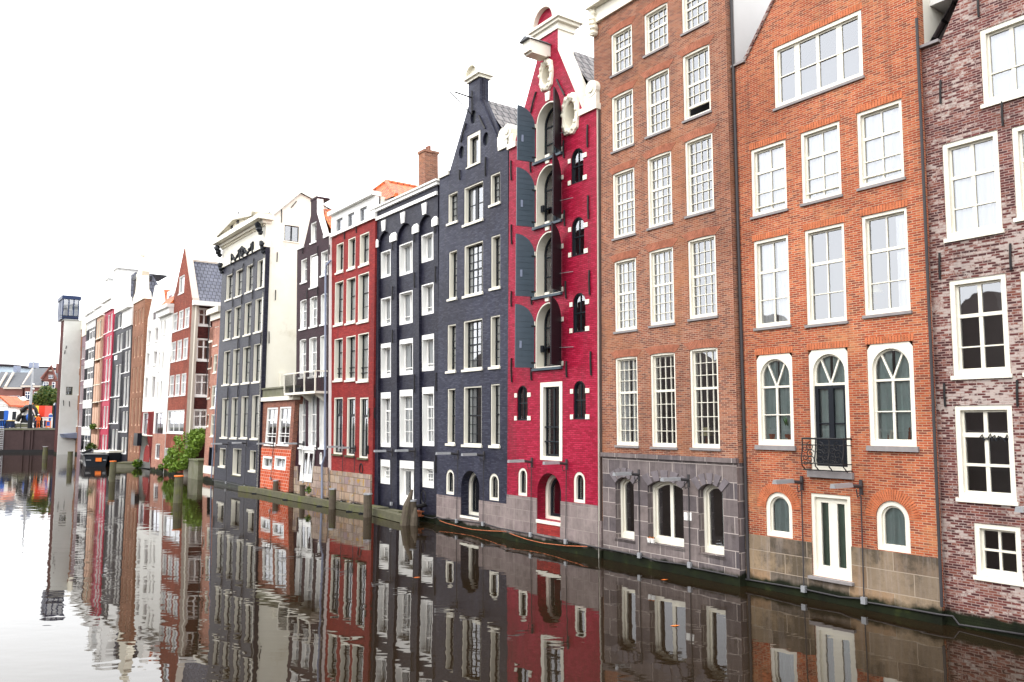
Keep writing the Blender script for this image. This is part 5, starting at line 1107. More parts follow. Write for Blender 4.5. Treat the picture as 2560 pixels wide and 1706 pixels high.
mb = MB(); mb.face([P(u0, vt + 1.6, -.5), P(u1, vt + 1.6, -.5), P(u1, vt + 4.6, -2.2), P(u0, vt + 4.6, -2.2)]); mb.face([P(u1, vt + 1.6, -.5), P(u1, vt + 1.6, -6), P(u1, vt + 4.6, -4), P(u1, vt + 4.6, -2.2)]); mb.face([P(u0, vt + 4.6, -2.2), P(u1, vt + 4.6, -2.2), P(u1, vt + 4.6, -6), P(u0, vt + 4.6, -6)]); h.part(mb, 'mansard_roof', 'tile_s')
h, vt = far('rendered_house', 'peach rendered house with pale frames and a planted ledge in the far row', .22, (('t', 420, 900), ('u', 340, 1000)), ('u', 300, 1000), ('u', 400, 1000), 0, ('t', 450, 640), 'peach',
            ('u', 700, [(316, 344), (352, 382), (390, 418)]), [('t', 450, 690, 965), ('t', 430, 1025, 1300), ('t', 410, 1365, 1700), ('u', 375, 205, 470), ('u', 350, 560, 875), ('u', 330, 980, 1190)], frame='stonewhite', fw=.12, hb=[(.4, .05)], sash='peach')
fr = h.fr; P = fr.P; u0, u1 = h.u0, h.u1; hw = u1 - u0
h.boxpart('cornice', 'white2', (u0 - .1, u1, vt, vt + 1.1, -.3, .25), (u0 - .1, u1, vt + 1.1, vt + 1.5, -.3, .5))
h.boxpart('dormer', 'white2', (u0 + hw * .3, u0 + hw * .75, vt + 1.5, vt + 4.8, -3, -.6), (u0 + hw * .2, u0 + hw * .85, vt + 4.8, vt + 5.2, -3.1, -.4))
mb = MB(); mb.face([P(u0, vt + 1.5, -.5), P(u1, vt + 1.5, -.5), P(u1, vt + 4.3, -2.2), P(u0, vt + 4.3, -2.2)]); mb.face([P(u0, vt + 4.3, -2.2), P(u1, vt + 4.3, -2.2), P(u1, vt + 4.3, -6), P(u0, vt + 4.3, -6)]); h.part(mb, 'mansard_roof', 'stationglass')
H17 = h
h, vt = far('tall_house', 'black and white banded house with big white window grids in the far row', .15, (('t', 240, 1000), ('u', 165, 1000)), ('u', 150, 1000), ('u', 292, 1000), 0, ('t', 300, 720), 'blackr',
            ('u', 700, [(160, 200), (202, 244), (246, 290)]), [('t', 300, 790, 1000), ('t', 285, 1105, 1320), ('t', 270, 1420, 1675), ('u', 250, 225, 460), ('u', 230, 555, 875), ('u', 200, 980, 1245)], fw=.13, sash=None, gd=.1, hb=[(.36, .16)])
fr = h.fr; P = fr.P; u0, u1 = h.u0, h.u1
h.boxpart('cornice', 'white2', (u0 - .1, u1, vt, vt + 1.0, -.3, .25), (u0 - .1, u1, vt + 1.0, vt + 1.4, -.3, .5))
for kk, x, y in (('t', 330, 750), ('t', 310, 1060), ('t', 290, 1370), ('u', 265, 180), ('u', 245, 505), ('u', 215, 930)):
    mb = MB(); vv = fr.uv(kk, x, y)[1]
    for i in range(12): mb.box(fr, u0 + (u1 - u0) * (i + .15) / 12, u0 + (u1 - u0) * (i + .65) / 12, vv - .55, vv + .55, .003, .06)
    h.part(mb, 'patterned_band', 'white2')
mb = MB(); mb.face([P(u0, vt + 1.4, -.5), P(u1, vt + 1.4, -.5), P(u1, vt + 4.2, -3), P(u0, vt + 4.2, -3)]); mb.face([P(u1, vt + 1.4, -.5), P(u1, vt + 1.4, -6), P(u1, vt + 4.2, -3)]); h.part(mb, 'glazed_roof', 'stationglass')
H18 = h
h, vt = far('slim_house', 'slim mauve house with cream top, second from the grey end wall', .10, (('t', 160, 1100), ('u', 95, 1000)), ('u', 92, 1000), ('u', 150, 1000), 0, ('t', 180, 950), 'mauve',
            ('u', 700, [(110, 124), (130, 142), (146, 156)]), [('t', 190, 1110, 1290), ('t', 170, 1400, 1640), ('u', 150, 215, 490), ('u', 130, 600, 850)], fw=.05, sash=None, hb=())
h.boxpart('attic', 'stonewhite', (h.u0, h.u1, vt, vt + 2.2, -3, .1))
h, vt = far('slim_house', 'slim brown house squeezed against the grey end wall', .05, (('t', 110, 1100), ('u', 50, 1000)), ('u', 20, 1000), ('u', 94, 1000), 0, ('t', 140, 850), 'tan_b',
            ('u', 500, [(60, 75), (82, 98)]), [('t', 135, 850, 910), ('t', 125, 1180, 1440), ('u', 90, 60, 360), ('u', 70, 600, 850)], fw=.05, sash=None, hb=())
h.boxpart('attic', 'stonewhite', (h.u0, h.u1, vt, vt + 1.5, -3, .1), (h.u0, h.u1, vt + 1.5, vt + 4, -4, -1.5))
# ================================================================== GREY END WALL WITH GLASS PENTHOUSE
g0, g1 = ground('z', 143, 1131), ground('z', 189, 1136)
fr = row_frame(36.0, 0.0)
U0 = (g1.xy - fr.O).dot(fr.d)
sf = side_frame(fr, U0); sf2 = Frame(Vector(sf.O), sf.d, sf.n)
tl = sf.uv('j', 592, 1010)[0]; tr_ = sf.uv('j', 778, 1010)[0] + 1.2
h = House('end_building', 'grey white blank end wall carrying a dark glass penthouse at the head of the canal', sf, tl, tr_, 'greywall')
vt = sf.uv('i', 480, 935)[1]
h.win(('j', 683, 360, 747, 447), fw=.05, rw=.05, gd=.15, frame='concrete', vb=[(.5, .05)], hb=[(.33, .05)], lab='small dark window in the grey wall')
h.wall([(tl, -.6), (tr_, -.6), (tr_, vt), (tl, vt)])
h.body(vt, depth=3.4, side='dark_b', interior=False); h.boxpart('interior_wall', 'room', (tl + .1, tr_ - .1, 1, vt - .2, -1.4, -1.3))
h.boxpart('roof_edge', 'white2', (tl - .08, tr_ + .05, vt, vt + .12, -3.4, .08))
p0, p1 = sf.uv('i', 348, 925), sf.uv('i', 610, 590); x0, x1, y0, y1 = p0[0] - .1, p1[0] + .05, vt + .12, p1[1] + .2
mb = MB(); mb.box(sf, x0, x1, y0, y0 + .5, -4.5, .1); mb.box(sf, x0 - .1, x1 + .15, y1 - .5, y1, -4.6, .25)
for k in (0, .36, .68, 1): mb.box(sf, x0 + (x1 - x0 - .14) * k, x0 + (x1 - x0 - .14) * k + .14, y0 + .5, y1 - .5, -.1, .08)
for k in (0, .5, 1): mb.box(sf, x0, x0 + .12, y0 + .5, y1 - .5, -4.5 + 4.3 * k, -4.3 + 4.3 * k)
mb.box(sf, x0 + .15, x1 - .1, y0 + .5, y0 + 1.3, -.2, -.12); mb.box(sf, x0 + .15, x1 - .1, y1 - .9, y1 - .5, -.2, -.12); h.part(mb, 'penthouse_frame', 'navy')
h.boxpart('penthouse_wall', 'navy', (x0 + .03, x0 + .10, y0 + .5, y1 - .5, -4.4, -.12), (x0 + .12, x1 - .1, y0 + .5, y1 - .5, -4.4, -4.3), (x1 - .10, x1 - .02, y0 + .5, y1 - .5, -4.4, -.12)); h.boxpart('penthouse_core', 'panel', (x0 + .7, x0 + 1.0, y0 + .5, y1 - 1.4, -1.2, -.9), (x1 - 1.2, x1 - .8, y0 + .5, y1 - 1.4, -1.2, -.9))
mb = MB(); mb.face([sf.P(x0 + .1, y0 + .5, .0), sf.P(x1 - .1, y0 + .5, .0), sf.P(x1 - .1, y1 - .5, .0), sf.P(x0 + .1, y1 - .5, .0)]); h.part(mb, 'pane', 'glass')
mb = MB()
for k in range(3): mb.tube([sf.P(x0 - .25, y0 - .1 + .28 * k, .2), sf.P(x1, y0 - .1 + .28 * k, .2)], .03, 5)
h.part(mb, 'railing', 'iron')
hp = sf.uv('j', 705, 865); mb = MB(); mb.box8([sf.P(hp[0] - .9, hp[1] - .2, .02), sf.P(hp[0] + 1.0, hp[1] - .35, .02), sf.P(hp[0] + 1.0, hp[1] - .35, 1.1), sf.P(hp[0] - .2, hp[1] - .3, 1.1), sf.P(hp[0] - 1.1, hp[1] + .25, .02), sf.P(hp[0] + 1.0, hp[1] + .45, .02), sf.P(hp[0] + 1.0, hp[1] + .4, 1.2), sf.P(hp[0] - .9, hp[1] + .25, 1.2)])
h.part(mb, 'window_hopper', 'pipe')
h.anchors([('j', 655, 500, 655, 555), ('j', 715, 510, 716, 565), ('i', 410, 1330, 400, 1380), ('i', 388, 1400, 380, 1460)], .05, fr=sf)
HE = h
# ================================================================== QUAY AT THE HEAD OF THE CANAL
q0, q1 = ground('z', 0, 1132), ground('z', 143, 1131.5)
qd = (q1 - q0).xy.normalized(); qn = Vector((qd.y, -qd.x))
if qn.dot(q0.xy) > 0: qn = -qn
QF = Frame(q0.xy, qd, qn); QL = (q1 - q0).xy.length; QT = QF.uv('v', 400, 1092)[1]
t = thing('quay_wall', 'dark brick quay wall with stone coping closing the head of the canal', 'quay wall', QF.P(QL / 2, 0))
mb = MB(); mb.box(QF, -60, QL + .9, -1, QT - .25, -3, 0)
for xx in (350, 450, 490): u_ = QF.uv('v', xx, 1250)[0]; mb.box(QF, u_ - .12, u_ + .12, -.5, QT - .26, .001, .16)
mb.build('wall', 'quaystone', t)
mb = MB(); mb.box(QF, -60, QL + .6, QT - .25, QT, -3, .10); mb.build('coping', 'concrete', t)
mb = MB(); mb.box(QF, -60, QL + .8, .0, .42, .001, .22); mb.build('footing', 'iron', t)
mb = MB(); lu = QF.uv('v', 25, 1250)[0]
for k in range(14): mb.tube([QF.P(lu - .55, .4 + k * .26, .12), QF.P(lu + .3, .4 + k * .26, .12)], .035, 5)
for s_ in (-.55, .3): mb.tube([QF.P(lu + s_, .3, .12), QF.P(lu + s_, QT, .12)], .04, 5)
mb.build('ladder', 'steel', t)
def Q(x, y, w=0.0): a = QF.uv('v', x, y, w); return QF.P(a[0], a[1], w)
def Qbox(mb, x0, y0, x1, y1, w, depth, mi=0):
    a = QF.uv('v', x0, y1, w); b = QF.uv('v', x1, y0, w); mb.box(QF, a[0], b[0], a[1], b[1], w - depth, w, mi); return a, b
# land behind the quay, behind the houses and on the open bank, one sheet per side
mb = MB(); B = lambda u, w: fr.P(u, QT - .02, w)
mb.face([QF.P(-200, QT - .02, -2.9), QF.P(QL + .5, QT - .02, -2.9), QF.P(QL + 40, QT - .02, -600), QF.P(-700, QT - .02, -600)])
mb.face([fr.P(U0 - 4, QT - .02, -3), fr.P(60, QT - .02, -3), fr.P(60, QT - .02, -300), fr.P(U0 - 4, QT - .02, -300)])
M['pave'] = plain('grey_paving', (.16, .15, .145), .9, .3, .7)
kind(mb.build('ground', 'pave'), 'structure')
mb = MB(); n_ = 40; ox = 76; random.seed(5)
for i in range(n_):
    a = -150 + i * 6.2; hh = random.uniform(11, 17); mb.box(fr, a, a + 6.2, QT, hh, ox, ox + 9); 
    mb.box8([fr.P(a, hh, ox + 9), fr.P(a + 6.2, hh, ox + 9), fr.P(a + 6.2, hh, ox), fr.P(a, hh, ox), fr.P(a + 2, hh + random.uniform(2, 4), ox + 6), fr.P(a + 4.2, hh + 3, ox + 6), fr.P(a + 4.2, hh + 3, ox + 3), fr.P(a + 2, hh + 3, ox + 3)])
mb.box(fr, -160, 110, -1, QT, 60, 90)
kind(mb.build('opposite_bank', 'opp'), 'structure')  # unseen house row on the opposite bank, put in for the window reflections
# railing on the quay
t = thing('railing', 'dark post and rail fence along the quay edge in front of the machine', 'railing', Q(300, 1092, -.4))
mb = MB(); ru = [QF.uv('v', x, 1090, -.4)[0] for x in (100, 310, 520, 640)]
for u_ in ru: mb.tube([QF.P(u_, QT, -.4), QF.P(u_, QT + 1.1, -.4)], .05, 6)
mb.build('post', 'iron', t)
mb = MB()
for vv in (1.05, .6): mb.tube([QF.P(ru[0], QT + vv, -.4), QF.P(ru[-1], QT + vv, -.4)], .03, 5)
mb.build('rail', 'iron', t)
# excavator
t = thing('excavator', 'dark excavator with arched boom standing on the quay', 'excavator', Q(400, 1080, -4))
mb = MB(); mb.tube([Q(262, 985, -4), Q(300, 905, -4), Q(335, 830, -4), Q(395, 775, -4), Q(485, 755, -4)], [.28, .34, .38, .36, .25], 8); mb.build('boom', 'iron', t)
mb = MB(); mb.tube([Q(485, 755, -4), Q(535, 800, -4), Q(560, 880, -4), Q(568, 960, -4)], [.22, .26, .24, .16], 8); mb.tube([Q(440, 770, -3.6), Q(490, 850, -3.6), Q(520, 915, -3.6)], .09, 6); mb.build('stick', 'iron', t)
mb = MB(); Qbox(mb, 318, 895, 500, 1012, -4.3, 2.4); mb.build('body', 'black', t)
mb = MB(); a, b = Qbox(mb, 335, 812, 440, 893, -4.4, 1.8)
for k in (.2, .7): mb.box(QF, a[0] + (b[0] - a[0]) * k, a[0] + (b[0] - a[0]) * (k + .1), a[1], b[1], -4.38, -4.36)
mb.build('cab', 'white2', t)
mb = MB()
for w_ in (-4.2, -6.4):
    a, b = Qbox(mb, 235, 1020, 430, 1080, w_, .5)
    for k in range(7): mb.tube([QF.P(a[0] + (b[0] - a[0]) * (k + .5) / 7, QT + .3, w_ + .02), QF.P(a[0] + (b[0] - a[0]) * (k + .5) / 7, QT + .3, w_ + .08)], .22, 8)
mb.build('track', 'concrete', t)
mb = MB(); mb.blob(Q(428, 925, -3.8), .32, .32, .55, 10, 6); mb.build('tank', 'blue', t)
# vans
for (x0, x1, y0, y1, lab, w_) in ((-90, 152, 800, 1000, 'white van with a dark window band and blue stripe at the frame edge', -9), (158, 262, 812, 1000, 'white van seen from its rear beside the excavator arm', -8)):
    a = QF.uv('v', x0, 1075, w_); b = QF.uv('v', x1, y0, w_); t = thing('van', lab, 'van', QF.P((a[0] + b[0]) / 2, QT, w_))
    u0, u1, v1 = a[0], b[0], b[1]; mb = MB(); L_ = u1 - u0
    mb.box8([QF.P(u0, QT + .45, w_), QF.P(u1, QT + .45, w_), QF.P(u1, QT + .45, w_ - 2), QF.P(u0, QT + .45, w_ - 2), QF.P(u0 + .1, v1, w_ - .12), QF.P(u1 - .12, v1, w_ - .12), QF.P(u1 - .12, v1, w_ - 1.9), QF.P(u0 + .1, v1, w_ - 1.9)]); mb.build('body', 'white2', t)
    mb = MB(); mb.box8([QF.P(u0 + L_ * .15, QT + 1.3, w_ + .005), QF.P(u1 - L_ * .2, QT + 1.3, w_ + .005), QF.P(u1 - L_ * .2, QT + 1.3, w_ - .1), QF.P(u0 + L_ * .15, QT + 1.3, w_ - .1), QF.P(u0 + L_ * .15, v1 - .3, w_ - .06), QF.P(u1 - L_ * .2, v1 - .3, w_ - .06), QF.P(u1 - L_ * .2, v1 - .3, w_ - .2), QF.P(u0 + L_ * .15, v1 - .3, w_ - .2)]); mb.build('window', 'black', t)
    if x0 < 0:
        mb = MB(); mb.box(QF, u1 - .85, u1 - .25, QT + .5, v1 - .25, w_ - .12, w_ + .012); mb.build('stripe', 'blue', t)
    for k in (.2, .8):
        mb = MB(); mb.tube([QF.P(u0 + L_ * k, QT + .36, w_ + .02), QF.P(u0 + L_ * k, QT + .36, w_ - .22)], .36, 12); mb.build('wheel', 'black', t)
mb = MB(); a, b = Qbox(mb, -60, 985, 92, 1075, -2.4, 2.0); u0, u1 = a[0], b[0]
t = thing('skip_container', 'bright blue skip container on the quay at the left edge', 'container', QF.P((a[0] + b[0]) / 2, QT, -3))
mb = MB(); mb.box8([QF.P(u0 + .5, QT, -2.6), QF.P(u1 - .4, QT, -2.6), QF.P(u1 - .4, QT, -4.2), QF.P(u0 + .5, QT, -4.2), QF.P(u0, b[1], -2.3), QF.P(u1, b[1], -2.3), QF.P(u1, b[1], -4.5), QF.P(u0, b[1], -4.5)]); mb.build('body', 'blue', t)
mb = MB(); mb.box(QF, u0 - .05, u1 + .05, b[1], b[1] + .14, -4.55, -2.25); mb.build('rim', 'navy', t)
for k in (.25, .5, .75):
    mb = MB(); uu = u0 + (u1 - u0) * k; mb.box8([QF.P(uu - .06, QT, -2.55), QF.P(uu + .06, QT, -2.55), QF.P(uu + .06, QT, -2.7), QF.P(uu - .06, QT, -2.7), QF.P(uu - .06, b[1] - .002, -2.24), QF.P(uu + .06, b[1] - .002, -2.24), QF.P(uu + .06, b[1] - .002, -2.4), QF.P(uu - .06, b[1] - .002, -2.4)]); mb.build('rib', 'navy', t)
mb = MB(); a, b = Qbox(mb, 104, 985, 165, 1075, -2.0, 1.2); t = thing('utility_cabinet', 'dark navy utility cabinet beside the blue skip', 'cabinet', QF.P((a[0] + b[0]) / 2, QT, -2.5)); mb.build('body', 'navy', t)
mb = MB(); mb.box(QF, a[0] - .08, b[0] + .08, b[1], b[1] + .12, -3.3, -1.9); mb.build('lid', 'yellow', t)
mb = MB(); mb.box(QF, (a[0] + b[0]) / 2 - .02, (a[0] + b[0]) / 2 + .02, a[1] + .1, b[1] - .1, -1.999, -1.98); mb.build('door_gap', 'black', t)
# red truck body with white lettering-like stripes too small to read
a = QF.uv('v', 528, 918, -7); b = QF.uv('v', 680, 752, -7); t = thing('box_truck', 'red and yellow box truck with faint white lettering under the tree', 'truck', QF.P((a[0] + b[0]) / 2, QT, -8))
mb = MB(); mb.box(QF, a[0] + .5, b[0], a[1], b[1], -9.5, -7); mb.build('box_body', 'truck_red', t)
mb = MB(); mb.box(QF, a[0], a[0] + .498, a[1], b[1], -9.5, -7); mb.build('yellow_end', 'yellow', t)
mb = MB(); random.seed(3)
for k in range(5):
    vv = b[1] - .35 - k * .40; s0 = a[0] + .8 + .05 * k
    while s0 < b[0] - .9 + .2 * math.sin(k * 2): l_ = random.uniform(.12, .34); mb.box(QF, s0, s0 + l_, vv - .15, vv, -6.999, -6.985); s0 += l_ + .09
mb.build('lettering', 'white2', t)
mb = MB(); mb.box(QF, a[0], b[0], QT + .4, a[1] - .002, -9.3, -7.1); mb.build('chassis', 'black', t)
for k in (.2, .8): mb = MB(); mb.tube([QF.P(a[0] + (b[0] - a[0]) * k, QT + .45, -6.95), QF.P(a[0] + (b[0] - a[0]) * k, QT + .45, -7.3)], .45, 12); mb.build('wheel', 'black', t)
# worker
def person(pos, hgt, right, mat, lab, helmet='white2'):
    t = tag(None or bpy.data.objects.new('person', None), lab, 'person'); COL.objects.link(t); t.location = pos
    s_ = hgt / 1.8; R_ = Vector((right.x, right.y, 0)); Fw = Vector((-right.y, right.x, 0)) * -1; Z = Vector((0, 0, 1)); O = Vector(pos)
    p = lambda x, y, z: O + (R_ * x + Fw * y + Z * z) * s_
    vs_ = [p(0, 0, .95), p(0, 0, 1.15), p(0, .02, 1.38), p(0, .03, 1.50), p(0, .05, 1.60), p(0, .06, 1.72), p(-.1, 0, .90), p(-.11, .04, .50), p(-.12, 0, .08), p(-.12, .12, .04), p(.1, 0, .90), p(.12, -.03, .50), p(.14, -.08, .08), p(.14, .04, .04), p(-.2, .02, 1.40), p(-.26, .05, 1.14), p(-.2, .24, .98), p(.2, .02, 1.40), p(.27, .03, 1.14), p(.24, .2, .96)]
    ed = [(0, 1), (1, 2), (2, 3), (3, 4), (4, 5), (0, 6), (6, 7), (7, 8), (8, 9), (0, 10), (10, 11), (11, 12), (12, 13), (2, 14), (14, 15), (15, 16), (2, 17), (17, 18), (18, 19)]
    rd = [.16, .15, .17, .07, .09, .10, .10, .08, .055, .045, .10, .08, .055, .045, .075, .055, .045, .075, .055, .045]
    me = bpy.data.meshes.new('body'); me.from_pydata([tuple(v - O) for v in vs_], ed, []); ob = bpy.data.objects.new('body', me); COL.objects.link(ob); ob.parent = t
    sk = ob.modifiers.new('skin', 'SKIN')
    for i, r_ in enumerate(rd): me.skin_vertices[0].data[i].radius = (r_ * s_, r_ * s_)
    me.skin_vertices[0].data[0].use_root = True
    ob.modifiers.new('sub', 'SUBSURF').levels = 1; ob.modifiers['sub'].render_levels = 1; me.materials.append(M[mat])
    mb = MB(); mb.blob(p(0, .07, 1.66), .085 * s_, .095 * s_, .11 * s_, 10, 6); mb.build('face', 'skin', t, True)
    mb = MB(); mb.blob(p(0, .05, 1.76), .13 * s_, .14 * s_, .09 * s_, 10, 6); mb.build('helmet', helmet, t, True)
    return t
person(QF.P(QF.uv('v', 572, 1085, -1.6)[0], QT, -1.6), 2.05, Vector((qd.x, qd.y, 0)), 'safety', 'worker in orange workwear and white helmet standing on the quay')
person(QF.P(QF.uv('v', 530, 1085, -3.0)[0], QT, -3.0), 1.75, Vector((qd.x, qd.y, 0)), 'navy', 'worker in dark blue clothes beside the excavator stick', 'yellow')
# barriers, posts, mast
a = QF.uv('v', 632, 1085, -2.2); b = QF.uv('v', 790, 935, -2.2); t = thing('site_cabin', 'low white site cabin with dark gap right of the orange worker', 'site cabin', QF.P((a[0] + b[0]) / 2, QT, -2.8))
mb = MB(); mb.box(QF, a[0], b[0], QT + .1, b[1], -3.6, -2.2); mb.build('body', 'white2', t)
mb = MB(); mb.box(QF, a[0] - .1, b[0] + .1, b[1], b[1] + .1, -3.7, -2.1); mb.build('roof', 'white2', t)
mb = MB(); mb.box(QF, a[0] + .25, a[0] + .6, QT + .2, b[1] - .4, -2.199, -2.18); mb.build('door', 'navy', t)
a = QF.uv('v', 690, 1090, -1.2); b = QF.uv('v', 768, 982, -1.2); t = thing('barrier_sign', 'orange framed barrier board with a blue panel on the quay', 'barrier', QF.P((a[0] + b[0]) / 2, QT, -1.2))
mb = MB()
for u_ in (a[0], b[0] - .1): mb.box(QF, u_, u_ + .1, QT, b[1], -1.25, -1.15)
mb.box(QF, a[0] + .1, b[0] - .1, b[1] - .12, b[1], -1.25, -1.15); mb.box(QF, a[0] + .1, b[0] - .1, QT + .15, QT + .35, -1.25, -1.15); mb.build('frame', 'orange', t)
mb = MB(); mb.box(QF, a[0] + .1, b[0] - .1, QT + .352, b[1] - .122, -1.22, -1.18); mb.build('board', 'blue', t)
c = Q(762, 925, -2.4); t = thing('lamp_globe', 'small light blue drum lamp on top of the white site cabin', 'lamp', c)
mb = MB(); mb.tube([c - Vector((0, 0, .55)), c + Vector((0, 0, .3))], .26, 10); mb.build('drum', 'blue', t); mb = MB(); mb.blob(c + Vector((0, 0, .38)), .26, .26, .16); mb.build('cap', 'steel', t)
for xx, lab in ((806, 'dark tall post with white top beside the grey end wall'), (828, 'dark blue tall post nearest the grey end wall')):
    p = QF.uv('v', xx, 1090, -.6); tp = QF.uv('v', xx, 745, -.6)[1]; t = thing('bollard_post', lab, 'post', QF.P(p[0], QT, -.6), 'dark posts by the end wall')
    mb = MB(); mb.tube([QF.P(p[0], QT, -.6), QF.P(p[0], tp, -.6)], .16, 10); mb.build('shaft', 'navy' if xx > 810 else 'black', t)
    mb = MB(); mb.tube([QF.P(p[0], tp, -.6), QF.P(p[0], tp + .35, -.6)], [.2, .08], 10); mb.build('cap', 'steel' if xx < 810 else 'navy', t)
p = QF.uv('v', 452, 1085, -.8); tp = QF.uv('v', 512, 15, -.8); t = thing('flag_mast', 'tall grey tapering mast with dark base rising above the excavator', 'mast', QF.P(p[0], QT, -.8))
mb = MB(); m1 = QF.uv('v', 470, 735, -.8); mb.tube([QF.P(p[0], QT, -.8), QF.P(m1[0] - .1, m1[1], -.8)], [.34, .26], 10); mb.build('base', 'black', t)
mb = MB(); mb.tube([QF.P(m1[0] - .1, m1[1], -.8), QF.P(tp[0], tp[1], -.8)], [.20, .06], 8); mb.build('pole', 'steel', t)
mb = MB()
for k in (430, 500): c = QF.uv('v', 505, k, -.8); mb.blob(QF.P(c[0], c[1], -.8), .16, .16, .16, 8, 5)
mb.build('lamp', 'white2', t)
# orange tiled pavilions
a = QF.uv('v', 95, 810, -28); b = QF.uv('v', 470, 672, -28); t = thing('market_pavilion', 'long low pavilion with orange tiled roof and white ridge finials behind the machine', 'pavilion', QF.P((a[0] + b[0]) / 2, QT, -28))
mb = MB(); mb.box(QF, a[0], b[0] + 2, QT, a[1], -40, -28.2); mb.build('wall', 'white2', t)
mb = MB(); mb.face([QF.P(a[0] - 1, a[1] - .2, -27.6), QF.P(b[0] + 3, a[1] - .2, -27.6), QF.P(b[0] + 1, b[1], -33), QF.P(a[0], b[1], -33)]); mb.face([QF.P(b[0] + 3, a[1] - .2, -27.6), QF.P(b[0] + 3, a[1] - .2, -40), QF.P(b[0] + 1, b[1], -33)]); mb.build('roof', 'tile_o', t)
mb = MB()
for xx in (110, 240, 345): c = QF.uv('v', xx, 672, -33); mb.blob(QF.P(c[0], b[1] + .3, -33), .7, .5, .55, 8, 5)
mb.build('finial', 'white2', t)
a = QF.uv('v', -60, 800, -24); b = QF.uv('v', 118, 725, -24); ap = QF.uv('v', 5, 598, -24); t = thing('gabled_pavilion', 'white gabled pavilion with steep orange roof and small paned windows at the frame edge', 'pavilion', QF.P((a[0] + b[0]) / 2, QT, -24))
mb = MB(); mb.box(QF, a[0], b[0], QT, b[1], -30, -24); mb.face([QF.P(a[0], b[1], -24), QF.P(b[0], b[1], -24), QF.P(ap[0], ap[1] - .4, -24)]); mb.build('wall', 'white2', t)
mb = MB()
for ue in (a[0] - .6, b[0] + .6): mb.box8([QF.P(ue, b[1] - .5, -30), QF.P(ue, b[1] - .5, -23.6), QF.P(ap[0], ap[1] - .35, -23.6), QF.P(ap[0], ap[1] - .35, -30), QF.P(ue, b[1] - .2, -30), QF.P(ue, b[1] - .2, -23.6), QF.P(ap[0], ap[1], -23.6), QF.P(ap[0], ap[1], -30)])
mb.build('roof', 'tile_o', t)
for xx in (8, 55):
    mb = MB(); Qbox(mb, xx, 730, xx + 38, 775, -23.99, .02); w_ = mb.build('window', 'black', t)
    mb = MB(); c0, c1 = QF.uv('v', xx, 775, -23.9), QF.uv('v', xx + 38, 730, -23.9)
    for k in (.33, .66): mb.box(QF, c0[0] + (c1[0] - c0[0]) * k - .05, c0[0] + (c1[0] - c0[0]) * k + .05, c0[1], c1[1], -23.97, -23.94)
    mb.box(QF, c0[0], c1[0], (c0[1] + c1[1]) / 2 - .05, (c0[1] + c1[1]) / 2 + .05, -23.935, -23.92); mb.build('glazing_bar', 'white2', w_)
# station building
W = -80
t = thing('station_building', 'red brick station building with grey slate hipped roofs behind the tree', 'building', Q(450, 1090, W))
def slab(x0, y0, x1, y1, w, dep, nm, mt, par):
    mb = MB(); r_ = Qbox(mb, x0, y0, x1, y1, w, dep); o = mb.build(nm, mt, par); return r_, o
slab(-200, 480, 345, 1000, W, 10, 'wall', 'stationb', t); slab(345, 462, 640, 1000, W + 1.5, 12, 'wall', 'stationb', t); slab(625, 372, 860, 1000, W + 3, 12, 'wall', 'stationb', t)
slab(45, 476, 330, 498, W + .4, 2, 'cornice', 'sandstone', t); slab(310, 448, 640, 472, W + 2, 2, 'cornice', 'sandstone', t)
def hip(pts, w0, w1, nm, mt):
    mb = MB(); q_ = [QF.uv('v', x, y, w) for (x, y), w in zip(pts, (w0, w0, w1, w1))]
    mb.face([QF.P(q_[0][0], q_[0][1], w0), QF.P(q_[1][0], q_[1][1], w0), QF.P(q_[2][0], q_[2][1], w1), QF.P(q_[3][0], q_[3][1], w1)]); mb.build(nm, mt, t)
hip([(-260, 480), (75, 478), (200, 250), (20, 240)], W, W - 9, 'roof', 'slate'); hip([(70, 478), (335, 478), (430, 250), (198, 250)], W + .2, W - 9, 'roof', 'slate'); hip([(330, 450), (640, 452), (720, 185), (540, 185)], W + 1.6, W - 7, 'roof', 'slate')
mb = MB()
for A_, B_ in (((80, 472), (202, 255)), ((345, 440), (495, 195)), ((-20, 470), (100, 260))): mb.tube([Q(*A_, W + .3), Q(*B_, W - 7)], .28, 5)
mb.build('hip_ridge', 'sandstone', t)
mb = MB(); f = [Q(x, y, W + 3.2) for x, y in ((620, 375), (850, 370), (775, 150))]; mb.face(f); mb.face([Q(775, 150, W + 3.2), Q(850, 370, W + 3.2), Q(850, 370, W - 8), Q(775, 150, W - 8)]); mb.face([Q(620, 375, W + 3.2), Q(775, 150, W + 3.2), Q(775, 150, W - 8), Q(620, 375, W - 8)]); mb.build('gable', 'stationb', t)
mb = MB(); mb.tube([Q(622, 345, W + 3.5), Q(775, 150, W + 3.5), Q(850, 360, W + 3.5)], .3, 5); mb.build('gable_coping', 'stationb', t)
slab(720, 215, 830, 232, W + 3.4, .3, 'string_course', 'sandstone', t)
for (x0, y0, x1, y1, w) in ((375, 540, 450, 662, W + 1.5), (505, 545, 575, 662, W + 1.5), (655, 392, 728, 488, W + 3), (780, 395, 830, 490, W + 3), (112, 605, 230, 660, W), (245, 605, 300, 655, W), (730, 290, 800, 345, W + 3.2)):
    mb = MB(); a, b = Qbox(mb, x0, y0, x1, y1, w + .25, .3); fo = mb.build('window', 'white2', t); mb = MB(); n_ = 2 if x1 - x0 > 60 else 1
    if x0 in (112, 730): n_ = 3
    for i in range(n_):
        for (k0, k1) in ((.08, .60), (.68, .93)): mb.box(QF, a[0] + (b[0] - a[0]) * (i + .12) / n_, a[0] + (b[0] - a[0]) * (i + .88) / n_, a[1] + (b[1] - a[1]) * k0, a[1] + (b[1] - a[1]) * k1, w + .251, w + .27)
    mb.build('pane', 'navy', fo)
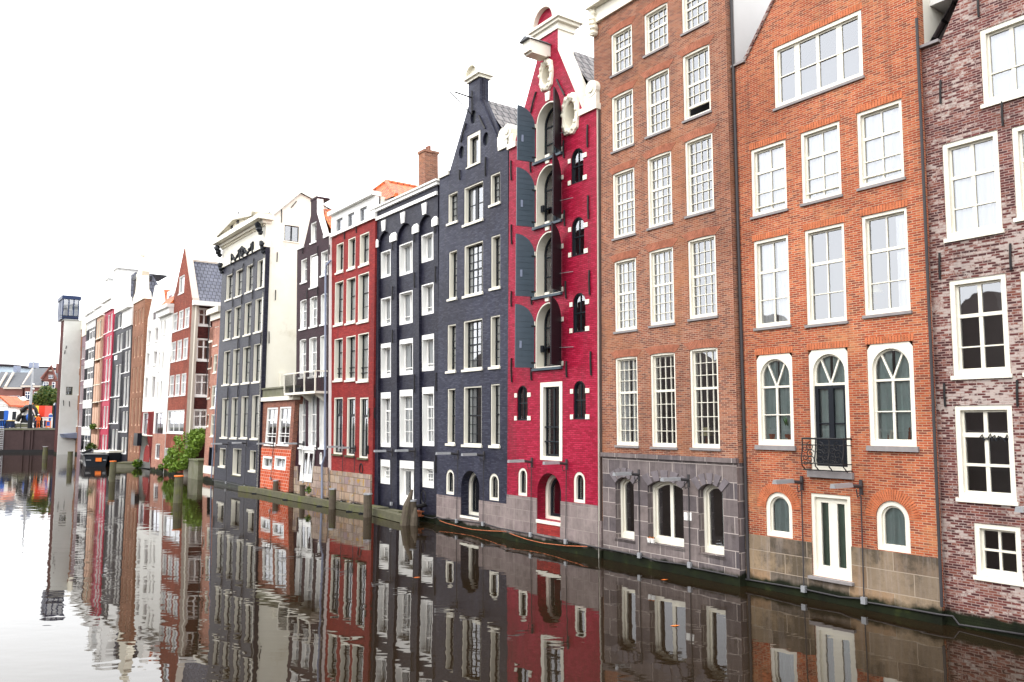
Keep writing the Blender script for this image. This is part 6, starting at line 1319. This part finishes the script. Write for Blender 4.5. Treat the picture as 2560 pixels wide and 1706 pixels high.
for (x0, y0, x1, y1) in ((200, 150, 258, 240), (430, 95, 535, 180), (838, 115, 860, 260)): slab(x0, y0, x1, y1, W - 8.8, 2, 'chimney', 'pipe' if x0 < 600 else 'stationb', t)
t = thing('station_hall', 'pale blue glazed arched station roof rising far behind the slate roofs', 'station roof', Q(200, 1090, -125))
mb = MB(); prof = [(-900, 700), (-500, 330), (-200, 190), (0, 142), (200, 150), (430, 178), (720, 182), (850, 200)]
for (x0, y0), (x1, y1) in zip(prof, prof[1:]):
    a, b, = Q(x0, y0, -125), Q(x1, y1, -125); a2, b2 = a + Vector((*(-QF.n * 60), 0)), b + Vector((*(-QF.n * 60), 0)); mb.face([a, b, b2, a2]); mb.face([Vector((a.x, a.y, QT)), Vector((b.x, b.y, QT)), b, a])
mb.build('roof', 'stationglass', t)
mb = MB(); mb.tube([Q(x, y - 4, -124.5) for x, y in prof], .4, 6); mb.build('rim', 'purple', t)
# ================================================================== TREES AND BUSHES
def leaves(mb, pts, n, size, spread, seed, mi=2):
    random.seed(seed)
    for _ in range(n):
        c, r = random.choice(pts); d = Vector((random.gauss(0, 1), random.gauss(0, 1), random.gauss(0, 1))).normalized() * r * random.uniform(.55, 1.05)
        d.z *= spread; p = c + d; a = Vector((random.gauss(0, 1), random.gauss(0, 1), random.gauss(0, .7))).normalized(); b = a.cross(Vector((random.gauss(0, 1), random.gauss(0, 1), random.gauss(0, 1)))).normalized()
        s_ = size * random.uniform(.6, 1.3)
        mb.face([p - a * s_ * .5, p + b * s_ * .32 + a * s_ * .05, p + a * s_ * .6, p - b * s_ * .32 + a * s_ * .05], random.randrange(mi))
c = Q(690, 760, -14); base = QF.P(QF.uv('v', 690, 1085, -14)[0], QT, -14)
t = thing('tree', 'round yellow-green tree between the station building and grey end wall', 'tree', base)
mb = MB(); top = Q(690, 700, -14); mb.tube([base, base.lerp(top, .4), top], [.3, .22, .1], 8)
cl = []
random.seed(11)
for x, y, r in ((640, 640, 1.5), (720, 570, 1.5), (780, 640, 1.5), (600, 720, 1.3), (700, 690, 1.8), (790, 740, 1.5), (690, 800, 1.6), (780, 850, 1.4), (740, 880, 1.2), (560, 650, .9), (680, 530, 1.0), (810, 570, .9)):
    k = Q(x, y, -14 + random.uniform(-1, 1)); cl.append((k, r)); mb.tube([base.lerp(top, .5), k], [.09, .03], 5)
mb.build('trunk', 'wood', t); mb = MB(); leaves(mb, cl, 5200, .34, .95, 4); mb.build('crown', ['leaf2', 'leafd'], t)
# ivy bush on the concrete block
cb = ground('p', 1740, 790); t = thing('concrete_block', 'algae-stained concrete landing block below the green bush', 'block', cb)
fb = row_frame(36.0, .55); a = fb.uv('p', 1672, 760); b = fb.uv('p', 1800, 760); vtb = fb.uv('p', 1740, 585)[1]
mb = MB(); mb.box(fb, a[0], b[0], -.6, vtb, -3, -.0); mb.build('body', 'concrete', t); mb = MB(); mb.box(fb, a[0] - .05, b[0] + .08, vtb, vtb + .12, -3, .06); mb.build('coping', 'concrete', t)
p_ = fb.P(fb.uv('p', 1560, 700)[0], .6, -.6); t = thing('ivy_bush', 'bright green climbing bush spilling over the landing block', 'bush', p_)
cl = []; mb = MB(); random.seed(21)
for x, y, r, w_ in ((1480, 640, .42, .2), (1420, 560, .32, .3), (1500, 520, .55, .1), (1570, 440, .6, 0), (1600, 330, .55, -.2), (1680, 280, .5, -.3), (1760, 250, .5, -.5), (1830, 220, .4, -.7), (1660, 400, .6, -.2), (1720, 480, .55, -.3), (1580, 560, .6, .1), (1650, 560, .5, .1), (1540, 660, .45, .3), (1380, 590, .22, .4), (1395, 660, .2, .4), (1460, 470, .35, .2), (1790, 380, .5, -.5), (1850, 300, .4, -.7), (1460, 700, .25, .4), (1750, 330, .5, -.4), (1530, 300, .25, .0), (1620, 640, .4, .1)):
    q_ = fb.uv('p', x, y, w_); k = fb.P(q_[0], q_[1], w_); cl.append((k, r)); mb.tube([p_, p_.lerp(k, .5) + Vector((0, 0, .2)), k], [.05, .035, .015], 5)
mb.build('stem', 'wood', t); mb = MB(); leaves(mb, cl, 7500, .19, 1.0, 9); mb.build('foliage', ['leaf', 'leaf', 'leafd'], t)
def tuft(k, x, y, r, n, lab, grp, w_=.3, mats=('leaf', 'leafd'), seed=1):
    q_ = fb.uv(k, x, y, w_); c = fb.P(q_[0], max(q_[1], .15), w_); t = thing('weed_tuft', lab, 'plant', c, grp); mb = MB(); leaves(mb, [(c + Vector((0, 0, r * .6)), r)], n, r * .5, .9, seed); mb.build('leaf_clump', list(mats), t)
    mb = MB()
    for i in range(9): mb.tube([c, c + Vector((random.uniform(-.6, .6) * r, random.uniform(-.6, .6) * r, r * random.uniform(1.2, 2.3)))], [.02, .008], 4)
    mb.build('stem', 'leafd', t)
tuft('p', 1010, 660, .45, 260, 'reedy weeds beside the floating pontoon', 'weeds along the water', .2, seed=3); tuft('p', 1320, 700, .3, 200, 'small weed tuft on the ledge left of the bush', 'weeds along the water', .2, seed=4); tuft('p', 400, 450, .6, 320, 'yellowish shrub at the water behind the moored sloop', 'weeds along the water', .4, ('leaf2', 'leafd'), 5)
tuft('p', 430, 165, .4, 240, 'trailing green plants on a ledge of the peach house', 'plants on ledges', .35, seed=6)
tuft('o', 1520, 945, .18, 160, 'green weeds under the leaning white door', 'weeds along the water', .45, seed=8)
# ================================================================== WATERSIDE TIMBER
wp = [ground('o', 600, 935), ground('o', 842, 968), ground('o', 1250, 1050), ground('o', 1700, 1135), ground('o', 2091, 1205), ground('n', 590, 830), ground('n', 1010, 938)]
t = thing('timber_fender', 'long moss-covered timber beam floating along the foot of the dark houses', 'timber beam', wp[3])
mb = MB()
for a, b in zip(wp, wp[1:]):
    d = (b - a).normalized(); nn = Vector((-d.y, d.x, 0)) * .22; nn = nn if nn.dot(Vector((-.81, -.58, 0))) > 0 else -nn
    mb.box8([a + Vector((0, 0, .02)) + nn * 0, b + Vector((0, 0, .02)), b - nn * 1.6 + Vector((0, 0, .02)), a - nn * 1.6 + Vector((0, 0, .02)), a + Vector((0, 0, .34)), b + Vector((0, 0, .34)), b - nn * 1.6 + Vector((0, 0, .34)), a - nn * 1.6 + Vector((0, 0, .34))])
mb.build('beam', 'mossy', t)
mb = MB()
for k in range(1, 6): p = wp[k] - Vector((-.81, -.58, 0)) * .25; mb.box8([p + Vector((x, y, z)) for z in (-.5, .05) for x, y in ((-.5, -.15), (.5, -.15), (.5, .15), (-.5, .15))])
mb.build('float', 'black', t)
posts = [('o', 1090, 1000, 800, .17, 'grey-capped timber post in front of the orange brick base', 'steel'), ('o', 1440, 1075, 865, .16, 'short dark post under the leaning white door', 'wood'), ('o', 1833, 1165, 912, .19, 'grey-capped timber post before the rubble plinth by the drainpipe', 'steel'), ('n', 622, 865, 615, .20, 'grey-capped timber post at the corner of the rubble plinth', 'steel'), ('n', 1118, 950, 688, .21, 'tall broken timber post before the blue-black house', 'steel'),
         ('p', 1540, 1135, 795, .24, 'white-green stained mooring post with orange top below the bush', 'orange'), ('p', 680, 860, 600, .22, 'mossy mooring post with orange top right of the sloop', 'orange'), ('p', 125, 680, 475, .24, 'mossy mooring post left of the moored sloop', 'mossy'), ('j', 463, 1105, 982, .28, 'lone mooring post standing off the dark quay wall', 'steel')]
for k, x, yb, yt, r, lab, cap in posts:
    g = ground(k, x, yb); tp = at_depth(k, x, yt, g.y); hh = tp.z
    t = thing('mooring_post', lab, 'mooring post', g, 'timber mooring posts'); mb = MB()
    mb.tube([g + Vector((0, 0, -.6)), g + Vector((0, 0, hh * .5)), g + Vector((random.uniform(-.03, .03), 0, hh))], [r * 1.06, r, r * .95], 12); mb.build('shaft', 'mossy' if k in 'pj' else 'wood', t)
    mb = MB(); mb.tube([g + Vector((0, 0, hh)), g + Vector((0, 0, hh + .07))], r * 1.06, 12); mb.build('cap', cap, t)
g = ground('n', 1050, 955); t = thing('broken_post', 'splintered leaning timber stump beside the tall broken post', 'stump', g)
mb = MB(); mb.tube([g + Vector((-.1, 0, -.4)), g + Vector((.05, .05, .8)), g + Vector((.25, .1, 1.5))], [.24, .19, .05], 9); mb.tube([g + Vector((.35, -.1, -.4)), g + Vector((.38, -.05, .35)), g + Vector((.42, 0, .75))], [.2, .16, .04], 8); mb.build('stump', 'wood', t)
f6 = row_frame(36.2, -.10); a = f6.uv('n', 665, 720); b = f6.uv('n', 870, 745)
t = thing('landing_shelf', 'mossy plank shelf on stilts at the foot of the blue-black house', 'shelf', f6.P(a[0], a[1], .3))
mb = MB(); mb.box(f6, a[0], b[0], a[1] - .1, a[1], .02, .55); mb.build('plank', 'mossy', t)
for uu in (a[0] + .06, b[0] - .3): mb = MB(); mb.box(f6, uu, uu + .14, -.4, a[1] - .102, .3, .45); mb.build('leg', 'wood', t)
a = f6.uv('n', 900, 770); b = f6.uv('n', 1050, 790); t = thing('door_step', 'dark mossy step below the white water doors', 'step', f6.P(a[0], a[1], .3)); mb = MB(); mb.box(f6, a[0], b[0], a[1] - .12, a[1], .02, .4); mb.build('tread', 'mossy', t); mb = MB(); mb.box(f6, a[0] + .1, b[0] - .1, -.4, a[1] - .122, .02, .3); mb.build('support', 'wood', t)
a = f6.uv('n', 1160, 825); t = thing('rusty_beam', 'short rusty steel beam lying at the foot of the blue-black house', 'beam', f6.P(*a, .2)); mb = MB(); b = f6.uv('n', 1268, 835)
mb.box(f6, a[0], b[0], a[1] - .05, a[1] + .0, .05, .35); mb.box(f6, a[0], b[0], a[1] + .002, a[1] + .14, .18, .22); mb.box(f6, a[0], b[0], a[1] + .142, a[1] + .18, .05, .35); tag(mb.build('rusty_beam', 'rust', None, loc=f6.P(*a, .2)), 'short rusty steel beam lying at the foot of the blue-black house', 'beam'); bpy.data.objects.remove(t)
# floating pontoon and boats
a, b = ground('p', 735, 682), ground('p', 985, 680); t = thing('pontoon', 'small grey floating pontoon moored right of the sloop', 'pontoon', (a + b) / 2); d = (b - a).normalized(); bk = Vector((-d.y, d.x, 0)); bk = bk if bk.y > 0 else -bk
def pbox(mb, o, d, bk, x0, x1, y0, y1, z0, z1): mb.box8([o + d * x + bk * y + Vector((0, 0, z)) for z in (z0, z1) for x, y in ((x0, y0), (x1, y0), (x1, y1), (x0, y1))])
L = (b - a).length; mb = MB(); pbox(mb, a, d, bk, 0, L, 0, 2.6, -.2, .42); mb.build('hull', 'concrete', t); mb = MB(); pbox(mb, a, d, bk, -.05, L + .05, -.05, 2.65, .422, .52); mb.build('deck', 'mossy', t)
a, b = ground('p', 640, 640), ground('p', 830, 632); t = thing('work_raft', 'low dark raft with a pale wooden deck behind the mooring post', 'raft', (a + b) / 2); d = (b - a).normalized(); bk = Vector((-d.y, d.x, 0)); bk = bk if bk.y > 0 else -bk
L = (b - a).length; mb = MB(); pbox(mb, a, d, bk, 0, L, 0, 3, -.2, 1.25); mb.build('hull', 'hull', t); mb = MB(); pbox(mb, a, d, bk, -.1, L + .1, -.1, 3.1, 1.252, 1.45); mb.build('deck', 'plaster', t)
def hull(o, d, bk, secs, name, mat, par):   # secs: (along, half_beam_keel, half_beam_rail, z_keel, z_rail)
    mb = MB(); R_ = []
    for (s_, hk, hr, zk, zr) in secs: R_.append([o + bk * s_ + d * x + Vector((0, 0, z)) for x, z in ((-hr, zr), (-hr * .92, (zr + zk) * .55), (-hk, zk), (hk, zk), (hr * .92, (zr + zk) * .55), (hr, zr))])
    for A_, B_ in zip(R_, R_[1:]):
        for i in range(5): mb.face([A_[i], A_[i + 1], B_[i + 1], B_[i]])
        mb.face([A_[5], A_[0], B_[0], B_[5]])
    mb.face(R_[0]); mb.face(list(reversed(R_[-1]))); return mb.build(name, mat, par)
a, b = ground('p', 300, 662), ground('p', 632, 662); o = (a + b) / 2; W2 = (b - a).length / 2; d = (b - a).normalized(); bk = (Vector((-.50, .86, 0)))
t = thing('sloop', 'black moored sloop with grey canvas cover and orange registration plate on its stern', 'boat', o)
hb = hull(o, d, bk, [(0, W2 * .72, W2 * .93, -.2, 1.15), (1.2, W2 * .8, W2 * 1.0, -.2, 1.1), (4, W2 * .8, W2 * 1.02, -.2, 1.15), (6.2, W2 * .5, W2 * .7, -.15, 1.3), (7.4, .05, .12, 0, 1.5)], 'hull', 'hull', t)
mb = MB()
for s_ in (-1, 1): mb.tube([o + d * s_ * W2 * .95 + Vector((0, 0, 1.18)), o + bk * 1.2 + d * s_ * W2 * 1.02 + Vector((0, 0, 1.13)), o + bk * 4 + d * s_ * W2 * 1.04 + Vector((0, 0, 1.18)), o + bk * 7.4 + Vector((0, 0, 1.52))], .09, 6)
mb.tube([o - d * W2 * .95 + Vector((0, 0, 1.18)), o + d * W2 * .95 + Vector((0, 0, 1.18))], .09, 6); mb.build('rubbing_rail', 'black', t)
mb = MB(); zz = Vector((0, 0, 1.0))
top_ = at_depth('p', 430, 498, o.y + 1.5).z
mb.box8([o + bk * .5 - d * W2 * .88 + zz, o + bk * .5 + d * W2 * .35 + zz, o + bk * 4 + d * W2 * .4 + zz, o + bk * 4 - d * W2 * .9 + zz, o + bk * 1.1 - d * W2 * .7 + Vector((0, 0, top_)), o + bk * 1.1 + d * W2 * .25 + Vector((0, 0, top_)), o + bk * 3.6 + d * W2 * .3 + Vector((0, 0, top_)), o + bk * 3.6 - d * W2 * .7 + Vector((0, 0, top_))]); mb.build('canvas_cover', 'canvas', t)
mb = MB(); pc = o + d * .25 - bk * .06; mb.box8([pc + d * x - bk * y + Vector((0, 0, z)) for z in (.50, .86) for x, y in ((-.30, 0), (.30, 0), (.30, .04), (-.30, .04))]); mb.build('registration_plate', 'orange', t)
mb = MB(); mb.box8([o - bk * .02 + d * x - bk * y + Vector((0, 0, z)) for z in (.60, .68) for x, y in ((-W2 * .8, 0), (-.5, 0), (-.5, .03), (-W2 * .8, .03))]); mb.box8([o - bk * .02 + d * x - bk * y + Vector((0, 0, z)) for z in (.60, .68) for x, y in ((.7, 0), (W2 * .8, 0), (W2 * .8, .03), (.7, .03))]); mb.build('trim_line', 'steel', t)
o2 = ground('p', 545, 590) + Vector((0, 0, 0)); t = thing('cabin_boat', 'second boat with tan canvas top moored behind the black sloop', 'boat', o2); b2 = bk; W3 = 1.5
o2 = o2 + b2 * 2.0
hull(o2, d, b2, [(0, W3 * .75, W3, -.2, 1.0), (4, W3 * .8, W3, -.2, 1.1), (6, .1, .2, 0, 1.4)], 'hull', 'hull', t)
mb = MB(); zt = at_depth('p', 545, 462, o2.y).z
mb.box8([o2 - d * W3 * .95 + Vector((0, 0, zt - .55)), o2 + d * W3 * .8 + Vector((0, 0, zt - .55)), o2 + b2 * 2.5 + d * W3 * .8 + Vector((0, 0, zt - .55)), o2 + b2 * 2.5 - d * W3 * .95 + Vector((0, 0, zt - .55)), o2 - d * W3 * .7 + Vector((0, 0, zt)), o2 + d * W3 * .65 + Vector((0, 0, zt)), o2 + b2 * 2.4 + d * W3 * .65 + Vector((0, 0, zt)), o2 + b2 * 2.4 - d * W3 * .7 + Vector((0, 0, zt))]); mb.build('canvas_top', 'canvas_tan', t)
mb = MB(); mb.box8([o2 + d * x + b2 * y + Vector((0, 0, z)) for z in (1.0, zt - .552) for x, y in ((-W3 * .85, .1), (W3 * .7, .1), (W3 * .7, 2.3), (-W3 * .85, 2.3))]); mb.build('windscreen', 'pipe', t)
bf = o2 + d * (W3 + .35) + Vector((0, 0, 1.25)); mb = MB(); mb.blob(bf, .30, .30, .36, 12, 8); tag(mb.build('fender_ball', 'white2', None, True, bf), 'round white fender ball hanging by the tan topped boat', 'fender')
# ================================================================== FLOODLIGHTS ON THE FACADES
def floodlight(h, k, bx, by, ln, kb, xb, yb, lab, sub=True):
    fr = h.fr; a = fr.uv(k, bx, by, .06); v0 = fr.uv(kb, xb, yb, .06)[1]; P = fr.P
    t = thing('floodlight', lab, 'floodlight', P(a[0], a[1], 0), 'floodlights on arms along the facades')
    mb = MB(); mb.box(fr, a[0] - .035, a[0] + .035, a[1] - .18, a[1] + .18, .042, .09); mb.build('bracket', 'conduit', t)
    mb = MB(); mb.tube([P(a[0], a[1] + .02, .10), P(a[0], a[1] + .06, ln * .45)], .045, 8); mb.tube([P(a[0], a[1] - .18, .10), P(a[0], a[1] - .22, .22), P(a[0], a[1] - .06, .26), P(a[0], a[1] + .02, .2)], .014, 5); mb.build('arm', 'conduit', t)
    mb = MB(); mb.box8([P(a[0] + x, a[1] + z, w_) for z, w_, x in ((.02, ln * .4, -.075), (.02, ln * .4, .075), (.02, ln, .075), (.02, ln, -.075))] + [P(a[0] + x, a[1] + z, w_) for z, w_, x in ((.12, ln * .4, -.05), (.12, ln * .4, .05), (.12, ln, .05), (.12, ln, -.05))]); mb.build('lamp_housing', 'steel', t)
    mb = MB(); mb.tube([P(a[0], a[1] - .2, .08), P(a[0], v0, .10)], .016, 6); mb.build('conduit', 'conduit', t)
    mb = MB(); mb.box(fr, a[0] - .06, a[0] + .06, v0 - .16, v0, .062, .15); mb.build('junction_box', 'steel', t)
FL = [(H1, 'b', 1560, 930, 1.25, 'k', 1082, 900, 'floodlight bar over the low four-pane window of the mottled house'), (H2, 'b', 362, 800, 1.15, 'l', 1405, 1015, 'floodlight arm above the small arched window left of the white double doors'), (H2, 'b', 652, 820, 1.2, 'k', 195, 735, 'floodlight arm under the balcony just right of the white double doors'),
      (H3, 'd', 1083, 1022, 1.1, 'm', 1867, 1035, 'floodlight arm between first and second arched windows of the grey stone base'), (H3, 'd', 1343, 1050, 1.15, 'l', 320, 790, 'floodlight arm between the wide and the last arched window of the grey base'),
      (H4, 'd', 522, 955, 1.1, 'm', 665, 810, 'floodlight arm left of the loading door on the crimson wall'), (H4, 'd', 704, 965, 1.05, 'm', 1053, 885, 'floodlight arm under the loading door of the crimson wall'),
      (H5, 'f', 1387, 905, 1.1, 'n', 1622, 885, 'floodlight arm above the first arched window of the charcoal wall'), (H5, 'f', 1600, 915, 1.1, 'n', 1912, 915, 'floodlight arm right of the arched door on the charcoal wall'),
      (H6, 'f', 850, 885, 1.0, 'f', 842, 1290, 'floodlight arm on the pilaster left of the white water doors'), (H6, 'f', 1035, 882, 1.05, 'f', 1020, 1290, 'floodlight arm on the pilaster right of the white water doors'),
      (H7, 'f', 450, 850, .95, 'n', 290, 680, 'floodlight arm by the left tall window of the deep red house'), (H7, 'f', 547, 858, .95, 'n', 430, 705, 'floodlight arm by the middle tall window of the deep red house'),
      (H10, 'h', 605, 1040, 1.2, 'o', 403, 795, 'floodlight arm left of the narrow water door on the charcoal pediment house'), (H10, 'h', 770, 1032, 1.0, 'o', 662, 850, 'floodlight arm right of the narrow water door on the charcoal pediment house'), (H9, 'h', 1012, 1040, 1.1, 'h', 995, 1330, 'dark floodlight arm below the windows of the small brick house'), (H8, 'h', 1285, 1040, 1.3, 'h', 1240, 1350, 'floodlight arm left of the leaning white door')]
for f_ in FL: floodlight(*f_)
# cables
def cable(name, segs, r, mat, lab, cat):
    pts = [h.fr.P(*h.fr.uv(k, x, y, w_), w_) for h, k, x, y, w_ in segs]; mb = MB(); mb.tube(pts, r, 6); o = mb.build(name, mat, None, True, pts[len(pts) // 2]); tag(o, lab, cat)
cable('power_cable', [(H1, 'k', 1777, 1108, .06), (H1, 'k', 1400, 1050, .06), (H1, 'k', 1150, 1012, .06), (H1, 'k', 1088, 930, .10), (H2, 'k', 960, 915, .06), (H2, 'k', 700, 868, .06), (H2, 'k', 250, 795, .06), (H2, 'k', 195, 760, .1), (H2, 'k', 0, 745, .06), (H2, 'l', 1400, 1050, .08), (H2, 'l', 1100, 1000, .06), (H2, 'l', 850, 958, .06), (H3, 'l', 780, 935, .1), (H3, 'l', 560, 890, .1), (H3, 'l', 350, 850, .1), (H3, 'l', 320, 825, .1), (H3, 'l', 0, 780, .1), (H3, 'm', 1867, 1070, .1), (H3, 'm', 1490, 995, .1), (H4, 'm', 1390, 980, .06), (H4, 'm', 1055, 905, .08), (H4, 'm', 860, 875, .06), (H4, 'm', 665, 832, .08), (H4, 'm', 400, 780, .06), (H5, 'm', 300, 762, .06), (H5, 'm', 120, 708, .08), (H5, 'n', 1620, 900, .08), (H5, 'n', 1450, 882, .06), (H5, 'n', 1410, 865, .06), (H6, 'n', 1350, 880, .06), (H6, 'n', 1250, 858, .06)], .022, 'conduit', 'grey power cable clipped along the house walls just above the water', 'cable')
cable('power_cable', [(H9, 'o', 835, 908, .1), (H10, 'o', 800, 895, .1), (H10, 'o', 660, 865, .1), (H10, 'o', 403, 808, .1), (H10, 'o', 265, 785, .1)], .025, 'conduit', 'grey cable along the mossy foot of the charcoal pediment house', 'cable')
cable('orange_hose', [(H5, 'n', 1430, 905, .1), (H5, 'n', 1500, 932, .12), (H5, 'n', 1700, 985, .12), (H5, 'm', 0, 780, .12), (H5, 'm', 180, 795, .1), (H5, 'm', 372, 802, .08), (H4, 'm', 470, 842, .12), (H4, 'm', 620, 893, .14), (H4, 'm', 800, 935, .14), (H4, 'm', 1050, 962, .12), (H4, 'm', 1290, 972, .08)], .014, 'vous', 'orange hose sagging along the stone plinths just above the water', 'hose')
# small things on sills and behind panes
def pot(c, r, hgt, lab, grp):
    t = thing('flower_pot', lab, 'flower pot', c, grp); mb = MB(); mb.tube([c, c + Vector((0, 0, hgt))], [r * .7, r], 12); mb.build('pot', 'white2', t); mb = MB(); leaves(mb, [(c + Vector((0, 0, hgt * 1.05)), r * .8)], 40, r * .7, .6, 5); mb.build('flower', ['orange', 'leafd'], t)
for k, x in ((0, 1982), (1, 2020)):
    a = H3.fr.uv('m', x, 985, .04); pot(H3.fr.P(a[0], bq[1][2] + .005, .02), .075, .14, ('white flower pot on the grey stone sill, farther from the wide arched window middle', 'white flower pot on the grey stone sill, nearer to the wide arched window middle')[k], 'flower pots on the grey sill')
def plant(h, spec, lab, hh, w_=-.25, n=26):
    a = h.fr.uv(*spec, w_); c = h.fr.P(a[0], a[1], w_); t = thing('house_plant', lab, 'house plant', c, 'plants behind window panes'); mb = MB(); mb.tube([c, c + Vector((0, 0, .16))], [.08, .11], 10); mb.build('pot', 'vous', t); mb = MB(); random.seed(int(hh * 100))
    for i in range(n):
        an = random.uniform(0, 6.28); d = Vector((math.cos(an), math.sin(an), 0)); p = c + Vector((0, 0, .14)); l_ = hh * random.uniform(.6, 1); e_ = p + d * l_ * .35 + Vector((0, 0, l_)); s_ = d.cross(Vector((0, 0, 1))) * .022; mb.face([p - s_, p + s_, p.lerp(e_, .6) + s_ - d * .02, e_, p.lerp(e_, .6) - s_ - d * .02])
    mb.build('leaf', 'plant', t)
plant(H2, ('b', 300, 590), 'spiky house plant behind the left arched window of the orange house', .6); plant(H2, ('b', 222, 588), 'small house plant in the lower left of the left arched window', .2)
for i, (x, hh, mt) in enumerate(((742, .22, 'white2'), (790, .16, 'rust'), (800, .2, 'stonewhite'), (893, .26, 'rust'))):
    a = H2.fr.uv('b', x, 592, -.2); c = H2.fr.P(a[0], a[1], -.2); t = thing('figurine', ('white', 'rust brown', 'cream', 'dark horse-like')[i] + ' little figurine on the inner sill of the right arched window', 'figurine', c, 'figurines on the inner sill')
    mb = MB(); mb.tube([c, c + Vector((0, 0, hh * .5)), c + Vector((.01, 0, hh * .8))], [.06, .035, .045], 8); mb.build('body', mt, t); mb = MB(); mb.blob(c + Vector((.015, 0, hh)), .045, .045, .055, 8, 5); mb.build('head', mt, t)
M['shade'] = plain('cream_lamp_shade', (.62, .55, .30), .7, .05, 3)
for h_, k, x, y, lab in ((H2, 'a', 722, 1490, 'cream table lamp behind the right window of the orange house'), (H3, 'd', 1440, 862, 'cream lamp shade behind the many-paned window above the grey base')):
    a = h_.fr.uv(k, x, y, -.35); c = h_.fr.P(a[0], a[1], -.35); t = thing('table_lamp', lab, 'table lamp', c); mb = MB(); mb.tube([c, c + Vector((0, 0, .3))], [.07, .02], 8); mb.build('base', 'rust', t); mb = MB(); mb.tube([c + Vector((0, 0, .26)), c + Vector((0, 0, .5))], [.2, .1], 14, caps=False); mb.build('lamp_shade', 'shade', t)
# scribbles on the mottled house window
mb = MB(); g = MB(); random.seed(12)
a = H1.fr.uv('b', 1232, 580, -.09); b = H1.fr.uv('b', 1375, 585, -.09)
for i in range(7): u_ = a[0] + (b[0] - a[0]) * i / 7; mb.tube([H1.fr.P(u_, a[1] + random.uniform(-.05, .05), -.085), H1.fr.P(u_ + .06, a[1] + random.uniform(.0, .12), -.085), H1.fr.P(u_ + .1, a[1] - random.uniform(.0, .08), -.085)], .014, 5)
mb.build('graffiti', 'black', H1.root)
# fallen leaves floating on the water
for i, (k, x, y) in enumerate((('l', 78, 967), ('l', 180, 1413), ('n', 1172, 1545))):
    c = ground(k, x, y) + Vector((0, 0, .006)); mb = MB(); mb.face([c + Vector((-.1, 0, 0)), c + Vector((0, -.05, .004)), c + Vector((.12, .01, .012)), c + Vector((.01, .06, .004))]); tag(mb.build('floating_leaf', 'orange', None, loc=c), ('orange leaf floating before the wide arched window reflection', 'tiny orange leaf floating in front of the grey stone base', 'orange leaf floating before the charcoal house reflection')[i], 'leaf', 'leaves on the water')
# ================================================================== WATER, GROUND
m, nt, b = newmat('canal_water'); N = NT(nt); pos, z = posz(N)
b.inputs['Base Color'].default_value = (.015, .0095, .0048, 1); b.inputs['Specular Tint'].default_value = (1, .95, .89, 1); b.inputs['Roughness'].default_value = .012; b.inputs['IOR'].default_value = 1.36
mp = N.n('Mapping'); mp.inputs['Rotation'].default_value = (0, 0, math.radians(8)); mp.inputs['Scale'].default_value = (.55, 1.0, 1); N.l(pos, mp.inputs[0])
n1 = N.noise(1.3, 2, mp.outputs[0]); n2 = N.noise(5.5, 3, mp.outputs[0])
pt = N.ramp(N.noise(.045, 3, pos), [(.48, .12), (.64, 1.3)])
hh = N.math('ADD', N.math('MULTIPLY', n1, 1.0), N.math('MULTIPLY', N.math('MULTIPLY', n2, .22), pt))
N.bump(hh, .16, .030, b); M['water'] = m
mb = MB(); mb.face([(-400, -80, 0), (200, -80, 0), (200, 500, 0), (-400, 500, 0)]); kind(mb.build('water', 'water'), 'structure')
# ================================================================== CAMERA, LIGHT
cd = bpy.data.cameras.new('camera'); co = bpy.data.objects.new('camera', cd); COL.objects.link(co)
cd.sensor_width = 36; cd.lens = F / 2560 * 36; cd.clip_end = 3000; cd.clip_start = .1
co.location = CAMP; co.rotation_euler = (math.pi / 2 + TH, 0, 0); scene.camera = co
w = bpy.data.worlds.new('World'); scene.world = w; w.use_nodes = True; nt = w.node_tree; nt.nodes.clear(); N = NT(nt)
o = N.n('OutputWorld'); bg = N.n('Background'); sky = N.n('TexSky', sky_type='NISHITA')
SUN_E, SUN_A = math.radians(48), math.radians(205)
sky.sun_disc = False; sky.sun_elevation = SUN_E; sky.sun_rotation = SUN_A; sky.air_density = 1.5; sky.dust_density = 3
tc = N.n('TexCoord'); nz = N.noise(1.6, 6, tc.outputs['Generated'], .6)
cl = N.ramp(nz, [(.25, (.92, .945, .98)), (.6, (1, 1, 1))])
sc_ = N.n('VectorMath', operation='SCALE'); N.l(cl, sc_.inputs[0]); sc_.inputs['Scale'].default_value = 13.5
N.l(N.mix(.88, sky.outputs[0], sc_.outputs[0]), bg.inputs['Color']); bg.inputs['Strength'].default_value = .12; N.l(bg.outputs[0], o.inputs[0])
sd = bpy.data.lights.new('sun', 'SUN'); sd.energy = .7; sd.angle = math.radians(25); sd.color = (1, .97, .92)
so = bpy.data.objects.new('sun', sd); COL.objects.link(so)
dirv = Vector((-math.cos(SUN_E) * .80, -math.cos(SUN_E) * .6, math.sin(SUN_E)))   # towards the sun: from the open canal side
so.rotation_euler = dirv.to_track_quat('Z', 'Y').to_euler()
sky.sun_rotation = math.atan2(dirv.x, dirv.y)
vs = scene.view_settings; scene.display_settings.display_device = 'sRGB'; vs.view_transform = 'Standard'; vs.look = 'None'; vs.gamma = 1; vs.exposure = 1.12; vs.use_curve_mapping = False
cy = scene.cycles; cy.max_bounces = 7; cy.diffuse_bounces = 3; cy.glossy_bounces = 4; cy.transparent_max_bounces = 10; cy.caustics_reflective = False; cy.caustics_refractive = False
cy.sample_clamp_indirect = 6
try: cy.use_denoising = True; cy.denoiser = 'OPENIMAGEDENOISE'
except Exception: pass
